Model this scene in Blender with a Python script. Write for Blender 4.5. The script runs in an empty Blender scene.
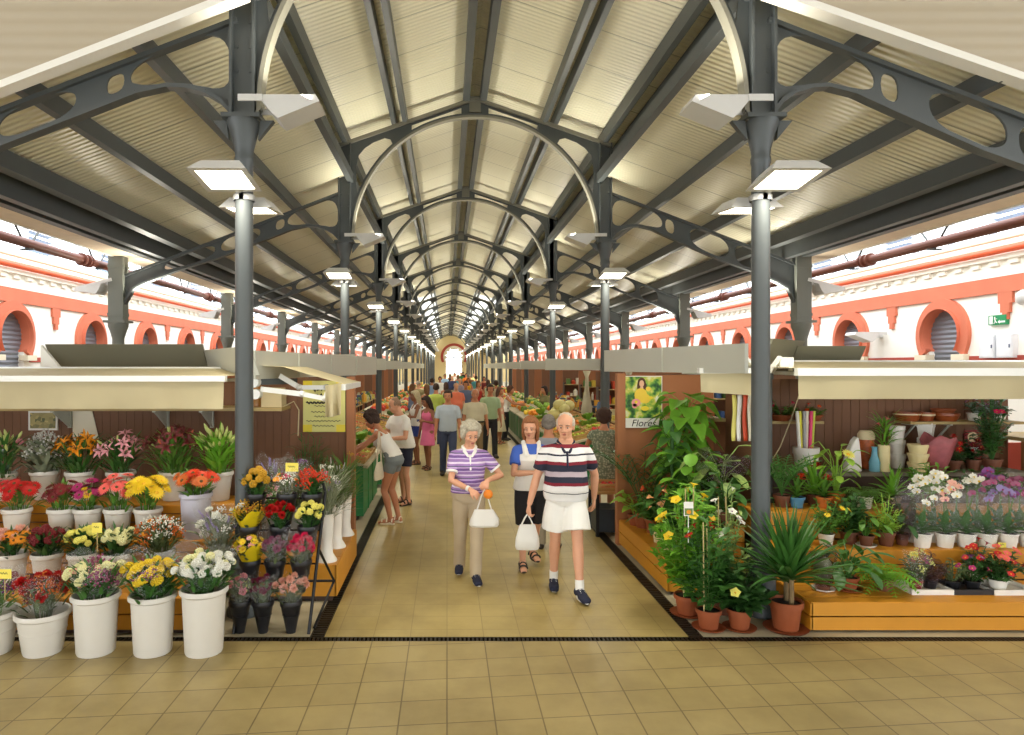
import bpy, math, random
from mathutils import Vector, Matrix, Euler, Quaternion
R = random.Random(7)
PI = math.pi
C = bpy.data.collections.new('market_hall')      # linked to the scene once everything is built
F, CU, CV, H0 = 680.0, 447.0, 367.0, 2.2      # focal length in pixels, vanishing point, eye height
XC = 0.495                                      # centre line of the nave
AISLE = (-1.0, 1.97)

def px(u, Y): return (u - CU) * Y / F
def pz(v, Y): return H0 - (v - CV) * Y / F

# ------------------------------------------------------------------ materials
MATS = {}
def lin(c):
    c = c / 255.0
    return c / 12.92 if c <= 0.04045 else ((c + 0.055) / 1.055) ** 2.4
def rgb(c): return (lin(c[0]), lin(c[1]), lin(c[2]), 1)

def mat(name, col, rough=0.6, metal=0.0, var=0.06, scale=6.0, bump=0.0, bscale=40.0, trans=0.0, sheen=0, spec=0.5):
    if name in MATS: return MATS[name]
    m = bpy.data.materials.new(name); m.use_nodes = True
    nt = m.node_tree; b = nt.nodes['Principled BSDF']
    b.inputs['Roughness'].default_value = rough
    b.inputs['Metallic'].default_value = metal
    b.inputs['Specular IOR Level'].default_value = spec
    tc = nt.nodes.new('ShaderNodeTexCoord')
    n = nt.nodes.new('ShaderNodeTexNoise'); n.inputs['Scale'].default_value = scale; n.inputs['Detail'].default_value = 3
    nt.links.new(tc.outputs['Object'], n.inputs['Vector'])
    mx = nt.nodes.new('ShaderNodeMix'); mx.data_type = 'RGBA'
    a = rgb(col)
    mx.inputs[6].default_value = tuple(max(0, x * (1 - var * 2)) for x in a[:3]) + (1,)
    mx.inputs[7].default_value = tuple(min(1, x * (1 + var * 2)) for x in a[:3]) + (1,)
    nt.links.new(n.outputs['Fac'], mx.inputs[0])
    nt.links.new(mx.outputs[2], b.inputs['Base Color'])
    if bump:
        n2 = nt.nodes.new('ShaderNodeTexNoise'); n2.inputs['Scale'].default_value = bscale
        nt.links.new(tc.outputs['Object'], n2.inputs['Vector'])
        bp = nt.nodes.new('ShaderNodeBump'); bp.inputs['Strength'].default_value = bump; bp.inputs['Distance'].default_value = 0.01
        nt.links.new(n2.outputs['Fac'], bp.inputs['Height']); nt.links.new(bp.outputs['Normal'], b.inputs['Normal'])
    if trans:
        t = nt.nodes.new('ShaderNodeBsdfTranslucent'); nt.links.new(mx.outputs[2], t.inputs['Color'])
        ms = nt.nodes.new('ShaderNodeMixShader'); ms.inputs[0].default_value = trans
        nt.links.new(b.outputs[0], ms.inputs[1]); nt.links.new(t.outputs[0], ms.inputs[2])
        nt.links.new(ms.outputs[0], nt.nodes['Material Output'].inputs['Surface'])
    MATS[name] = m
    return m

def emis(name, col, s):
    if name in MATS: return MATS[name]
    m = bpy.data.materials.new(name); m.use_nodes = True
    nt = m.node_tree; nt.nodes.remove(nt.nodes['Principled BSDF'])
    e = nt.nodes.new('ShaderNodeEmission'); e.inputs[0].default_value = rgb(col); e.inputs[1].default_value = s
    nt.links.new(e.outputs[0], nt.nodes['Material Output'].inputs['Surface'])
    MATS[name] = m; return m

def film(name, col, alpha=0.8, rough=0.12):
    "clear cellophane / thin glass: mostly see-through with a gloss"
    if name in MATS: return MATS[name]
    m = bpy.data.materials.new(name); m.use_nodes = True
    nt = m.node_tree; b = nt.nodes['Principled BSDF']
    b.inputs['Base Color'].default_value = rgb(col); b.inputs['Roughness'].default_value = rough
    t = nt.nodes.new('ShaderNodeBsdfTransparent'); ms = nt.nodes.new('ShaderNodeMixShader')
    tc = nt.nodes.new('ShaderNodeTexCoord'); n = nt.nodes.new('ShaderNodeTexNoise'); n.inputs['Scale'].default_value = 14
    n.inputs['Detail'].default_value = 4
    nt.links.new(tc.outputs['Object'], n.inputs['Vector'])
    bp = nt.nodes.new('ShaderNodeBump'); bp.inputs['Strength'].default_value = 0.9; bp.inputs['Distance'].default_value = 0.03
    nt.links.new(n.outputs['Fac'], bp.inputs['Height']); nt.links.new(bp.outputs['Normal'], b.inputs['Normal'])
    ms.inputs[0].default_value = alpha
    nt.links.new(b.outputs[0], ms.inputs[1]); nt.links.new(t.outputs[0], ms.inputs[2])
    nt.links.new(ms.outputs[0], nt.nodes['Material Output'].inputs['Surface'])
    MATS[name] = m; return m

def node_mat(name, build):
    if name in MATS: return MATS[name]
    m = bpy.data.materials.new(name); m.use_nodes = True
    build(m.node_tree, m.node_tree.nodes['Principled BSDF'])
    MATS[name] = m; return m

# ------------------------------------------------------------------ mesh builder
class MB:
    def __init__(s): s.v = []; s.f = []; s.m = []; s.cur = 0
    def add(s, vs, fs):
        o = len(s.v); s.v += [tuple(p) for p in vs]
        for f in fs: s.f.append(tuple(i + o for i in f)); s.m.append(s.cur)
        return s
    def box(s, x0, x1, y0, y1, z0, z1):
        v = [(x, y, z) for z in (z0, z1) for y in (y0, y1) for x in (x0, x1)]
        return s.add(v, [(0, 2, 3, 1), (4, 5, 7, 6), (0, 1, 5, 4), (2, 6, 7, 3), (0, 4, 6, 2), (1, 3, 7, 5)])
    def bar(s, a, b, w, h, up=(0, 0, 1)):
        a, b = Vector(a), Vector(b); d = (b - a).normalized(); up = Vector(up)
        x = d.cross(up)
        x = x.normalized() if x.length > 1e-6 else Vector((1, 0, 0))
        y = x.cross(d).normalized()
        v = [p + x * i * w / 2 + y * j * h / 2 for p in (a, b) for i, j in ((-1, -1), (1, -1), (1, 1), (-1, 1))]
        return s.add(v, [(3, 2, 1, 0), (4, 5, 6, 7), (0, 1, 5, 4), (1, 2, 6, 5), (2, 3, 7, 6), (3, 0, 4, 7)])
    def lathe(s, prof, n=20, c=(0, 0, 0), cap0=True, cap1=True, sx=1, sy=1, sq=0):
        o = []; k = len(prof)
        for r, z in prof:
            for i in range(n):
                a = 2 * PI * i / n; ca, sa = math.cos(a), math.sin(a); q = 1
                o.append((c[0] + r * ca * sx * q, c[1] + r * sa * sy * q, c[2] + z))
        fs = [(j * n + i, j * n + (i + 1) % n, (j + 1) * n + (i + 1) % n, (j + 1) * n + i) for j in range(k - 1) for i in range(n)]
        if cap0: fs.append(tuple(range(n - 1, -1, -1)))
        if cap1: fs.append(tuple((k - 1) * n + i for i in range(n)))
        return s.add(o, fs)
    def tube(s, pts, rad, n=8, caps=True, ell=None):
        pts = [Vector(p) for p in pts]; k = len(pts)
        if not isinstance(rad, (list, tuple)): rad = [rad] * k
        o = []; px_ = None
        for i, p in enumerate(pts):
            d = (pts[min(i + 1, k - 1)] - pts[max(i - 1, 0)])
            d = d.normalized() if d.length > 1e-9 else Vector((0, 0, 1))
            if px_ is None:
                t = Vector((0, 0, 1)) if abs(d.z) < 0.9 else Vector((1, 0, 0))
                x = d.cross(t).normalized()
            else:
                x = (px_ - d * px_.dot(d))
                x = x.normalized() if x.length > 1e-6 else d.orthogonal().normalized()
            px_ = x; y = d.cross(x)
            for j in range(n):
                a = 2 * PI * j / n
                o.append(p + (x * math.cos(a) + y * math.sin(a)) * rad[i])
        fs = [(i * n + j, i * n + (j + 1) % n, (i + 1) * n + (j + 1) % n, (i + 1) * n + j) for i in range(k - 1) for j in range(n)]
        if caps: fs += [tuple(range(n - 1, -1, -1)), tuple((k - 1) * n + j for j in range(n))]
        return s.add(o, fs)
    def ell(s, c, r, n=12, m=8, rot=None):
        c = Vector(c); r = (r, r, r) if not isinstance(r, (tuple, list)) else r
        o = []
        for j in range(1, m):
            t = PI * j / m
            for i in range(n):
                a = 2 * PI * i / n
                p = Vector((r[0] * math.sin(t) * math.cos(a), r[1] * math.sin(t) * math.sin(a), r[2] * math.cos(t)))
                o.append(c + (rot @ p if rot else p))
        top = Vector((0, 0, r[2])); 
        if rot: top = rot @ top
        o += [c + top, c - top]; T, B = len(o) - 2, len(o) - 1
        fs = [((j) * n + i, (j + 1) * n + i, (j + 1) * n + (i + 1) % n, j * n + (i + 1) % n) for j in range(m - 2) for i in range(n)]
        fs += [(T, i, (i + 1) % n) for i in range(n)] + [(B, (m - 2) * n + (i + 1) % n, (m - 2) * n + i) for i in range(n)]
        return s.add(o, fs)
    def leaf(s, p, d, L, W, droop=0.5, seg=4, fold=0.25, up=(0, 0, 1), shape=0):
        "a blade: shape 0 lance, 1 oval, 2 strap, 3 heart"
        p = Vector(p); d = Vector(d).normalized(); u = Vector(up)
        x = d.cross(u)
        x = x.normalized() if x.length > 1e-4 else d.orthogonal().normalized()
        o = []; q = p.copy(); st = L / seg; dd = d.copy()
        for i in range(seg + 1):
            t = i / seg
            if shape == 0: w = math.sin(PI * min(1, 0.12 + 0.88 * t) ** 0.75)
            elif shape == 1: w = math.sin(PI * (0.06 + 0.94 * t)) ** 0.6
            elif shape == 2: w = 1 - t ** 3
            else: w = (1 - t) ** 0.55 * (0.75 + 0.6 * (1 - t)) * (1 if i else 0.75)
            w = max(w, 0.03) * W / 2
            n = x.cross(dd).normalized()
            o += [q - x * w + n * w * fold * 2, q, q + x * w + n * w * fold * 2]
            q = q + dd * st
            dd = (dd - u * droop / seg).normalized()
        fs = []
        for i in range(seg):
            a = i * 3
            fs += [(a, a + 1, a + 4, a + 3), (a + 1, a + 2, a + 5, a + 4)]
        return s.add(o, fs)
    def poly(s, pts): return s.add(pts, [tuple(range(len(pts)))])
    def mesh(s, name, mats, smooth=True, ang=40):
        me = bpy.data.meshes.new(name); me.from_pydata(s.v, [], s.f)
        for m in (mats if isinstance(mats, (list, tuple)) else [mats]): me.materials.append(m)
        me.polygons.foreach_set('material_index', s.m)
        if smooth:
            me.polygons.foreach_set('use_smooth', [True] * len(me.polygons))
            me.update()
            try: me.set_sharp_from_angle(angle=math.radians(ang))
            except Exception: pass
        me.update(); return me
    def build(s, name, mats, parent=None, smooth=True, ang=40, loc=None):
        return link(name, s.mesh(name, mats, smooth, ang), parent, loc)

def link(name, me, parent=None, loc=None, rot=None, scale=None):
    o = bpy.data.objects.new(name, me); C.objects.link(o)
    if parent: o.parent = parent
    if loc is not None: o.location = loc
    if rot is not None: o.rotation_euler = rot
    if scale is not None: o.scale = (scale, scale, scale) if isinstance(scale, (int, float)) else scale
    return o
def empty(name, loc=(0, 0, 0), rz=0):
    o = bpy.data.objects.new(name, None); C.objects.link(o); o.location = loc; o.rotation_euler = (0, 0, rz)
    o.empty_display_size = 0.1; return o
def tag(o, label=None, cat=None, group=None, kind=None):
    if label: o['label'] = label
    if cat: o['category'] = cat
    if group: o['group'] = group
    if kind: o['kind'] = kind
    return o
def struct(o): o['kind'] = 'structure'; return o
def dup(root, loc=None, rz=None, parent=None):
    c = root.copy(); C.objects.link(c)
    if parent: c.parent = parent
    if loc is not None: c.location = loc
    if rz is not None: c.rotation_euler = (0, 0, rz)
    for ch in list(root.children): dup(ch, parent=c)
    return c
def evaluated_mesh(ob):
    'evaluate one object alone, away from the big scene'
    bpy.context.scene.collection.objects.link(ob)
    dg = bpy.context.evaluated_depsgraph_get()
    me = bpy.data.meshes.new_from_object(ob.evaluated_get(dg))
    bpy.data.objects.remove(ob); return me
def plate(name, outline, holes, th, mats, frame, parent=None):
    "flat plate with holes. outline in (a, b); frame maps (a, b, c) -> world with c the thickness axis"
    cu = bpy.data.curves.new('tmp', 'CURVE'); cu.dimensions = '2D'; cu.fill_mode = 'BOTH'; cu.extrude = th / 2
    for ring in [outline] + holes:
        sp = cu.splines.new('POLY'); sp.points.add(len(ring) - 1); sp.use_cyclic_u = True
        for i, (a, b) in enumerate(ring): sp.points[i].co = (a, b, 0, 1)
    ob = bpy.data.objects.new('tmp', cu); me = evaluated_mesh(ob); bpy.data.curves.remove(cu)
    for v in me.vertices: v.co = frame(*v.co)
    me.materials.clear()
    for m in (mats if isinstance(mats, (list, tuple)) else [mats]): me.materials.append(m)
    me.name = name; me.update()
    return me
def text_mesh(body, size, mats, ext=0.001, shear=0.0, align='CENTER'):
    cu = bpy.data.curves.new('tmp', 'FONT'); cu.body = body; cu.size = size; cu.extrude = ext; cu.shear = shear
    cu.align_x = align; cu.align_y = 'CENTER'
    ob = bpy.data.objects.new('tmp', cu); me = evaluated_mesh(ob); bpy.data.curves.remove(cu)
    me.materials.clear(); me.materials.append(mats); me.name = 'lettering'
    return me
def arc(cx, cz, r, a0, a1, n, rz=None):
    rz = rz or r
    return [(cx + r * math.cos(math.radians(a0 + (a1 - a0) * i / n)), cz + rz * math.sin(math.radians(a0 + (a1 - a0) * i / n))) for i in range(n + 1)]

# ------------------------------------------------------------------ camera, world, colour management
sc = bpy.context.scene
cam = bpy.data.cameras.new('camera'); co = bpy.data.objects.new('camera', cam); C.objects.link(co)
co.location = (0, 0, H0); co.rotation_euler = (PI / 2, 0, 0)
cam.sensor_width = 36; cam.lens = F / 1024 * 36; cam.shift_x = (512 - CU) / 1024; cam.shift_y = (CV - 367.5) / 1024
cam.clip_end = 400
sc.camera = co
sc.view_settings.view_transform = 'Standard'; sc.view_settings.look = 'None'
sc.view_settings.gamma = 1; sc.view_settings.use_curve_mapping = False
sc.view_settings.exposure = EXPOSURE = 0.0
sc.cycles.use_denoising = True
sc.cycles.max_bounces = 8; sc.cycles.transparent_max_bounces = 16
sc.cycles.sample_clamp_indirect = 6
w = bpy.data.worlds.new('world'); sc.world = w; w.use_nodes = True
nt = w.node_tree; bg = nt.nodes['Background']
bg.inputs[0].default_value = (0.93, 0.97, 1.0, 1); bg.inputs[1].default_value = 4.6
# ================================================================== THE HALL
STEEL = mat('slate_paint', (78, 83, 84), 0.45, 0.1, 0.03)
STEELG = mat('grey_green_paint', (112, 116, 108), 0.5, 0.1, 0.03)
WHITE = mat('white_paint', (236, 234, 226), 0.5, 0, 0.02)
Y0, BAY, NB = 6.07, 5.98, 16
YF = Y0 + BAY * NB + 0.3                         # end wall
LX, RX = -1.81, 2.80                             # inner columns
HS = (RX - LX) / 2
XO_L, XO_R = 6.32, 5.78                            # outer columns, from the centre line
WX = 9.3                                         # outer walls, from the centre line

# floor ------------------------------------------------------------
def floor_nodes(skew, tile, c1, c2, cm, mortar):
    def b(nt, bs):
        tc = nt.nodes.new('ShaderNodeTexCoord'); sx = nt.nodes.new('ShaderNodeSeparateXYZ'); cb = nt.nodes.new('ShaderNodeCombineXYZ')
        nt.links.new(tc.outputs['Object'], sx.inputs[0])
        ma = nt.nodes.new('ShaderNodeMath'); ma.operation = 'MULTIPLY_ADD'; ma.inputs[1].default_value = -skew
        nt.links.new(sx.outputs[0], ma.inputs[0]); nt.links.new(sx.outputs[1], ma.inputs[2])
        nt.links.new(sx.outputs[0], cb.inputs[0]); nt.links.new(ma.outputs[0], cb.inputs[1])
        br = nt.nodes.new('ShaderNodeTexBrick'); br.offset = 0; br.squash = 1
        br.inputs['Scale'].default_value = 1; br.inputs['Brick Width'].default_value = tile; br.inputs['Row Height'].default_value = tile
        br.inputs['Mortar Size'].default_value = mortar; br.inputs['Mortar Smooth'].default_value = 0.3
        br.inputs['Color1'].default_value = rgb(c1); br.inputs['Color2'].default_value = rgb(c2); br.inputs['Mortar'].default_value = rgb(cm)
        nt.links.new(cb.outputs[0], br.inputs['Vector'])
        n = nt.nodes.new('ShaderNodeTexNoise'); n.inputs['Scale'].default_value = 1.3; n.inputs['Detail'].default_value = 6; n.inputs['Roughness'].default_value = 0.65
        nt.links.new(tc.outputs['Object'], n.inputs['Vector'])
        rp = nt.nodes.new('ShaderNodeValToRGB'); rp.color_ramp.elements[0].position = 0.33; rp.color_ramp.elements[1].position = 0.62
        rp.color_ramp.elements[0].color = (0.72, 0.70, 0.66, 1); rp.color_ramp.elements[1].color = (1, 1, 1, 1)
        nt.links.new(n.outputs['Fac'], rp.inputs[0])
        mx = nt.nodes.new('ShaderNodeMix'); mx.data_type = 'RGBA'; mx.blend_type = 'MULTIPLY'; mx.inputs[0].default_value = 1
        nt.links.new(br.outputs['Color'], mx.inputs[6]); nt.links.new(rp.outputs[0], mx.inputs[7])
        nt.links.new(mx.outputs[2], bs.inputs['Base Color'])
        bs.inputs['Roughness'].default_value = 0.42
        bp = nt.nodes.new('ShaderNodeBump'); bp.inputs['Strength'].default_value = 0.25; bp.inputs['Distance'].default_value = 0.004; bp.invert = True
        nt.links.new(br.outputs['Fac'], bp.inputs['Height']); nt.links.new(bp.outputs[0], bs.inputs['Normal'])
    return b
T_FRONT = node_mat('concourse_tile', floor_nodes(0.10, 0.30, (168, 150, 99), (161, 143, 94), (118, 102, 64), 0.0055))
T_AISLE = node_mat('aisle_tile', floor_nodes(0.0, 0.30, (180, 160, 101), (175, 155, 97), (154, 135, 83), 0.004))
STONE = mat('pale_stone', (178, 168, 140), 0.6, 0, 0.08, 3)
YD = 5.50                                        # cross drain
def flat(name, x0, x1, y0, y1, z, m, thick=0.12): return struct(MB().box(x0, x1, y0, y1, z - thick, z).build(name, m, smooth=False))
flat('floor', -13, 14, -9, YD - 0.045, 0, T_FRONT)
flat('floor_aisle', AISLE[0], AISLE[1], YD + 0.045, YF + 6, 0, T_AISLE)
flat('floor_stalls_left', -13, AISLE[0] - 0.12, YD + 0.045, YF + 6, 0, STONE)
flat('floor_stalls_right', AISLE[1] + 0.12, 14, YD + 0.045, YF + 6, 0, STONE)
DARKM = mat('drain_iron', (58, 50, 38), 0.5, 0.6, 0.1, 12)
def grate(name, x0, x1, y0, y1, along):
    m = MB(); m.box(x0, x1, y0, y1, -0.12, -0.045)
    e = 0.012
    if along == 'x':
        m.box(x0, x1, y0, y0 + e, -0.05, -0.001); m.box(x0, x1, y1 - e, y1, -0.05, -0.001)
        n = int((x1 - x0) / 0.034)
        for i in range(n): xx = x0 + (i + .5) * (x1 - x0) / n; m.box(xx - .008, xx + .008, y0, y1, -0.05, -0.001)
    else:
        m.box(x0, x0 + e, y0, y1, -0.05, -0.001); m.box(x1 - e, x1, y0, y1, -0.05, -0.001)
        n = int((y1 - y0) / 0.05)
        for i in range(n): yy = y0 + (i + .5) * (y1 - y0) / n; m.box(x0, x1, yy - .012, yy + .012, -0.05, -0.001)
    return struct(m.build(name, DARKM, smooth=False))
grate('floor_drain_cross', -13, 14, YD - 0.045, YD + 0.045, 'x')
grate('floor_drain_left', AISLE[0] - 0.12, AISLE[0], YD + 0.045, 60, 'y')
grate('floor_drain_right', AISLE[1], AISLE[1] + 0.12, YD + 0.045, 60, 'y')

# roof --------------------------------------------------------------
def roof_nodes(base):
    def b(nt, bs):
        tc = nt.nodes.new('ShaderNodeTexCoord')
        wv = nt.nodes.new('ShaderNodeTexWave'); wv.wave_type = 'BANDS'; wv.bands_direction = 'Y'; wv.inputs['Scale'].default_value = 3.4
        nt.links.new(tc.outputs['Object'], wv.inputs['Vector'])
        sp = nt.nodes.new('ShaderNodeSeparateXYZ'); nt.links.new(tc.outputs['Object'], sp.inputs[0])
        md = nt.nodes.new('ShaderNodeMath'); md.operation = 'FRACT'
        dv = nt.nodes.new('ShaderNodeMath'); dv.operation = 'DIVIDE'; dv.inputs[1].default_value = 1.0
        nt.links.new(sp.outputs[1], dv.inputs[0]); nt.links.new(dv.outputs[0], md.inputs[0])
        lt = nt.nodes.new('ShaderNodeMath'); lt.operation = 'LESS_THAN'; lt.inputs[1].default_value = 0.022; nt.links.new(md.outputs[0], lt.inputs[0])
        n = nt.nodes.new('ShaderNodeTexNoise'); n.inputs['Scale'].default_value = 0.7; nt.links.new(tc.outputs['Object'], n.inputs['Vector'])
        m1 = nt.nodes.new('ShaderNodeMix'); m1.data_type = 'RGBA'; nt.links.new(n.outputs['Fac'], m1.inputs[0])
        a = rgb(base); m1.inputs[6].default_value = tuple(x * .9 for x in a[:3]) + (1,); m1.inputs[7].default_value = a
        m2 = nt.nodes.new('ShaderNodeMix'); m2.data_type = 'RGBA'; nt.links.new(lt.outputs[0], m2.inputs[0])
        nt.links.new(m1.outputs[2], m2.inputs[6]); m2.inputs[7].default_value = tuple(x * .5 for x in a[:3]) + (1,)
        nt.links.new(m2.outputs[2], bs.inputs['Base Color'])
        bs.inputs['Roughness'].default_value = 0.32
        bp = nt.nodes.new('ShaderNodeBump'); bp.inputs['Strength'].default_value = 0.55; bp.inputs['Distance'].default_value = 0.02
        nt.links.new(wv.outputs['Fac'], bp.inputs['Height']); nt.links.new(bp.outputs[0], bs.inputs['Normal'])
    return b
ROOF = node_mat('corrugated_roof_sheet', roof_nodes((228, 224, 198)))
SKYL = mat('translucent_roof_sheet', (245, 245, 240), 0.4, 0, 0.01, trans=0.75)
def zn(x): return 7.20 - 0.345 * abs(x)           # nave roof underside, x from centre
def za(x): return 5.57 - 0.372 * (abs(x) - 2.33)  # aisle roof underside
def slab(name, x0, x1, zf, y0, y1, m, t=0.06):
    xa, xb = XC + x0, XC + x1; z0, z1 = zf(x0), zf(x1)
    v = [(xa, y0, z0), (xb, y0, z1), (xb, y0, z1 + t), (xa, y0, z0 + t), (xa, y1, z0), (xb, y1, z1), (xb, y1, z1 + t), (xa, y1, z0 + t)]
    return struct(MB().add(v, [(0, 1, 2, 3), (7, 6, 5, 4), (0, 4, 5, 1), (1, 5, 6, 2), (2, 6, 7, 3), (3, 7, 4, 0)]).build(name, m, smooth=False))
YSK = Y0 + BAY * 6
RY0 = Y0 - 0.25
for s, nm in ((-1, 'left'), (1, 'right')):
    slab('roof_nave_' + nm, 0, s * 2.75, zn, RY0, YSK, ROOF)
    slab('roof_nave_far_' + nm, 0, s * 1.2, zn, YSK, YF, ROOF)
    slab('roof_skylight_' + nm, s * 1.2, s * 2.75, zn, YSK, YF, SKYL)
    slab('roof_aisle_' + nm, s * 2.25, s * 5.9, za, RY0, YF, ROOF)
    # soffit beyond the gutter and the upright strip between the two roofs
    struct(MB().box(XC + (5.84 if s > 0 else -6.35), XC + (6.35 if s > 0 else -5.84), RY0, YF, 4.15, 4.19).build('roof_soffit_' + nm, mat('pinkish_soffit', (226, 208, 184), 0.6), smooth=False))
    struct(MB().box(XC + s * 2.62, XC + s * 2.66, RY0, YF, 5.5, 6.28).build('wall_clerestory_' + nm, ROOF, smooth=False))

def beam(name, x, z, w, h, y0=RY0, y1=YF, m=None):
    return struct(MB().box(XC + x - w / 2, XC + x + w / 2, y0, y1, z - h, z).build(name, m or STEEL, smooth=False))
for s in (-1, 1):
    beam('beam_ridge', s * 0.15, 7.13, 0.11, 0.24)
    for d in (-0.1, 0.1): beam('beam_purlin', s * 1.34 + d, zn(1.34) - 0.02, 0.08, 0.20)
    for d, h in ((-0.12, .22), (0.2, .16)): beam('beam_eave', s * (2.42 + d), zn(2.42 + d) - 0.03, 0.09, h)
    beam('beam_valley', s * 2.2, 5.62, 0.10, 0.16)
    for xx, d, ww in ((3.25, .18, .09), (4.3, .18, .10), (5.2, .2, .16), (5.52, .25, .12)): beam('beam_purlin', s * xx, za(xx) - 0.015, ww, d)
    beam('beam_gutter', s * 5.8, 4.33, 0.14, 0.2)
    beam('beam_soffit_edge', s * 6.37, 4.24, 0.05, 0.1, m=WHITE)

# trusses -----------------------------------------------------------
def zc(x): return 6.97 - 0.345 * abs(x)           # nave top chord
def zs(x): return 5.32 - 0.385 * (abs(x) - 2.33)  # aisle top chord
AR = 2.17; AZ = 4.47
def arch_pts(r, n=28, a0=0, a1=90): return arc(0, AZ, r, a0, a1, n)
def nave_half(sg):
    arch = arch_pts(AR)                            # from right foot to crown
    out = [(2.33, 4.4), (AR, 4.4)] + arch + [(0, zc(0)), (2.33, zc(2.33))]
    def a(x, off): return AZ + math.sqrt(max(0.0, (AR + off) ** 2 - x * x))
    def slot(x0, x1):
        t = [(x0 + (x1 - x0) * i / 10) for i in range(11)]
        lo = [(x, a(x, .06)) for x in t]; up = [(x, zc(x) - 0.10) for x in t]
        lo = [(x, z) for (x, z), (_, z2) in zip(lo, up)]
        return lo + up[::-1]
    h1 = slot(0.24, 1.12)
    xs = [1.46, 1.55, 1.7, 1.85, 1.95, 2.03, 2.08]
    lo = [(x, a(x, .06)) for x in xs]
    hi = [(2.10, 5.45), (2.10, 5.75), (2.06, 5.95), (1.95, 6.08), (1.8, zc(1.8) - 0.17), (1.6, zc(1.6) - .16), (1.5, zc(1.5) - 0.22)]
    h2 = lo + hi
    f = lambda p: [(XC + sg * x, z) for x, z in p]
    return plate('roof_truss_web', f(out), [f(h1), f(h2)], 0.024, STEEL, lambda a_, b_, c_: (a_, c_, b_))
NAVE = [nave_half(1), nave_half(-1)]
def rib_mesh():
    m = MB()
    m.cur = 0
    for k, (r0, r1, w) in enumerate(((AR - 0.03, AR + 0.01, 0.13),)):
        pts = arc(0, AZ, r0, 0, 180, 56); pt2 = arc(0, AZ, r1, 0, 180, 56)
        vs = []
        for (x, z), (x2, z2) in zip(pts, pt2): vs += [(XC + x, -w / 2, z), (XC + x, w / 2, z), (XC + x2, w / 2, z2), (XC + x2, -w / 2, z2)]
        fs = []
        for i in range(56):
            a = i * 4
            for j in range(4): fs.append((a + j, a + 4 + j, a + 4 + (j + 1) % 4, a + (j + 1) % 4))
        m.add(vs, fs)
    for s in (-1, 1):
        m.bar((XC + s * 2.4, 0, zc(2.4) - 0.03), (XC, 0, zc(0) - 0.03), 0.13, 0.06)
        m.box(XC + s * AR - .015, XC + s * AR + .015, -.065, .065, 4.38, AZ)
    m.box(XC - 0.1, XC + .1, -.05, .05, 6.7, 6.98)
    return m.mesh('roof_truss', mat('rib_lit_paint', (126, 124, 112), 0.4, .1, .03), ang=30)  # lighter than the slate webs: the rib's lit underside put into its colour
RIB = rib_mesh()
def side_mesh(sg, xo):
    k = (xo - 2.33) / (6.12 - 2.33)
    low = [(2.33, 4.40), (2.385, 4.44), (2.5, 4.57), (2.62, 4.645), (2.78, 4.69), (2.95, 4.70), (3.21, 4.64), (3.57, 4.49), (4.46, 4.13), (5.17, 3.90), (5.6, 3.72), (5.85, 3.6), (6.02, 3.3), (6.10, 3.0)]
    low = [(2.33 + (x - 2.33) * k, z) for x, z in low]
    out = low + [(xo, 3.0), (xo, zs(xo)), (2.33, zs(2.33))]
    def lo(x):
        for (a, b), (c, d) in zip(low, low[1:]):
            if a <= x <= c: return b + (d - b) * (x - a) / max(1e-6, c - a)
        return low[-1][1]
    def hole(x0, x1, n=8, e=.09):
        xs = [x0 + (x1 - x0) * (.5 - .5 * math.cos(PI * i / n)) for i in range(n + 1)]
        ins = [max(0, 1 - abs(math.cos(PI * i / n)) ** 3) ** .45 for i in range(n + 1)]
        mid = [(lo(x) + e + zs(x) - e) / 2 for x in xs]; hh = [max(.015, (zs(x) - lo(x)) / 2 - e) for x in xs]
        return [(x, m - h * i) for x, m, h, i in zip(xs, mid, hh, ins)] + [(x, m + h * i) for x, m, h, i in list(zip(xs, mid, hh, ins))[::-1][1:-1]]
    hs = [hole(2.42, 3.32, 18, .035), hole(3.37, 3.53, 8, .08), hole(3.80, 4.5, 16, .04), hole(4.60, 5.5 if xo > 6 else 5.1, 16, .04)]
    f = lambda p: [(XC + sg * x, z) for x, z in p]
    web = plate('aisle_truss', f(out), [f(h) for h in hs], 0.022, STEEL, lambda a_, b_, c_: (a_, c_, b_))
    m = MB()
    m.bar((XC + sg * 2.36, 0, zs(2.36) - .02), (XC + sg * xo, 0, zs(xo) - .02), 0.10, 0.04)
    for (a, b), (c, d) in zip(low[1:], low[2:]): m.bar((XC + sg * a, 0, b), (XC + sg * c, 0, d), 0.11, 0.035)
    return web, m.mesh('aisle_truss_flange', STEEL, smooth=False)
SIDE = {1: side_mesh(1, XO_R), -1: side_mesh(-1, XO_L)}
def join(name, meshes):
    m = MB(); mats = []
    for me in meshes:
        for mm in me.materials:
            if mm not in mats: mats.append(mm)
        o = len(m.v); m.v += [tuple(v.co) for v in me.vertices]
        for p in me.polygons:
            m.f.append(tuple(i + o for i in p.vertices)); m.m.append(mats.index(me.materials[p.material_index]))
    return m.mesh(name, mats, ang=30)
TR = join('roof_truss', NAVE + [RIB]); TS = {s: join('aisle_truss', SIDE[s]) for s in SIDE}

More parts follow.
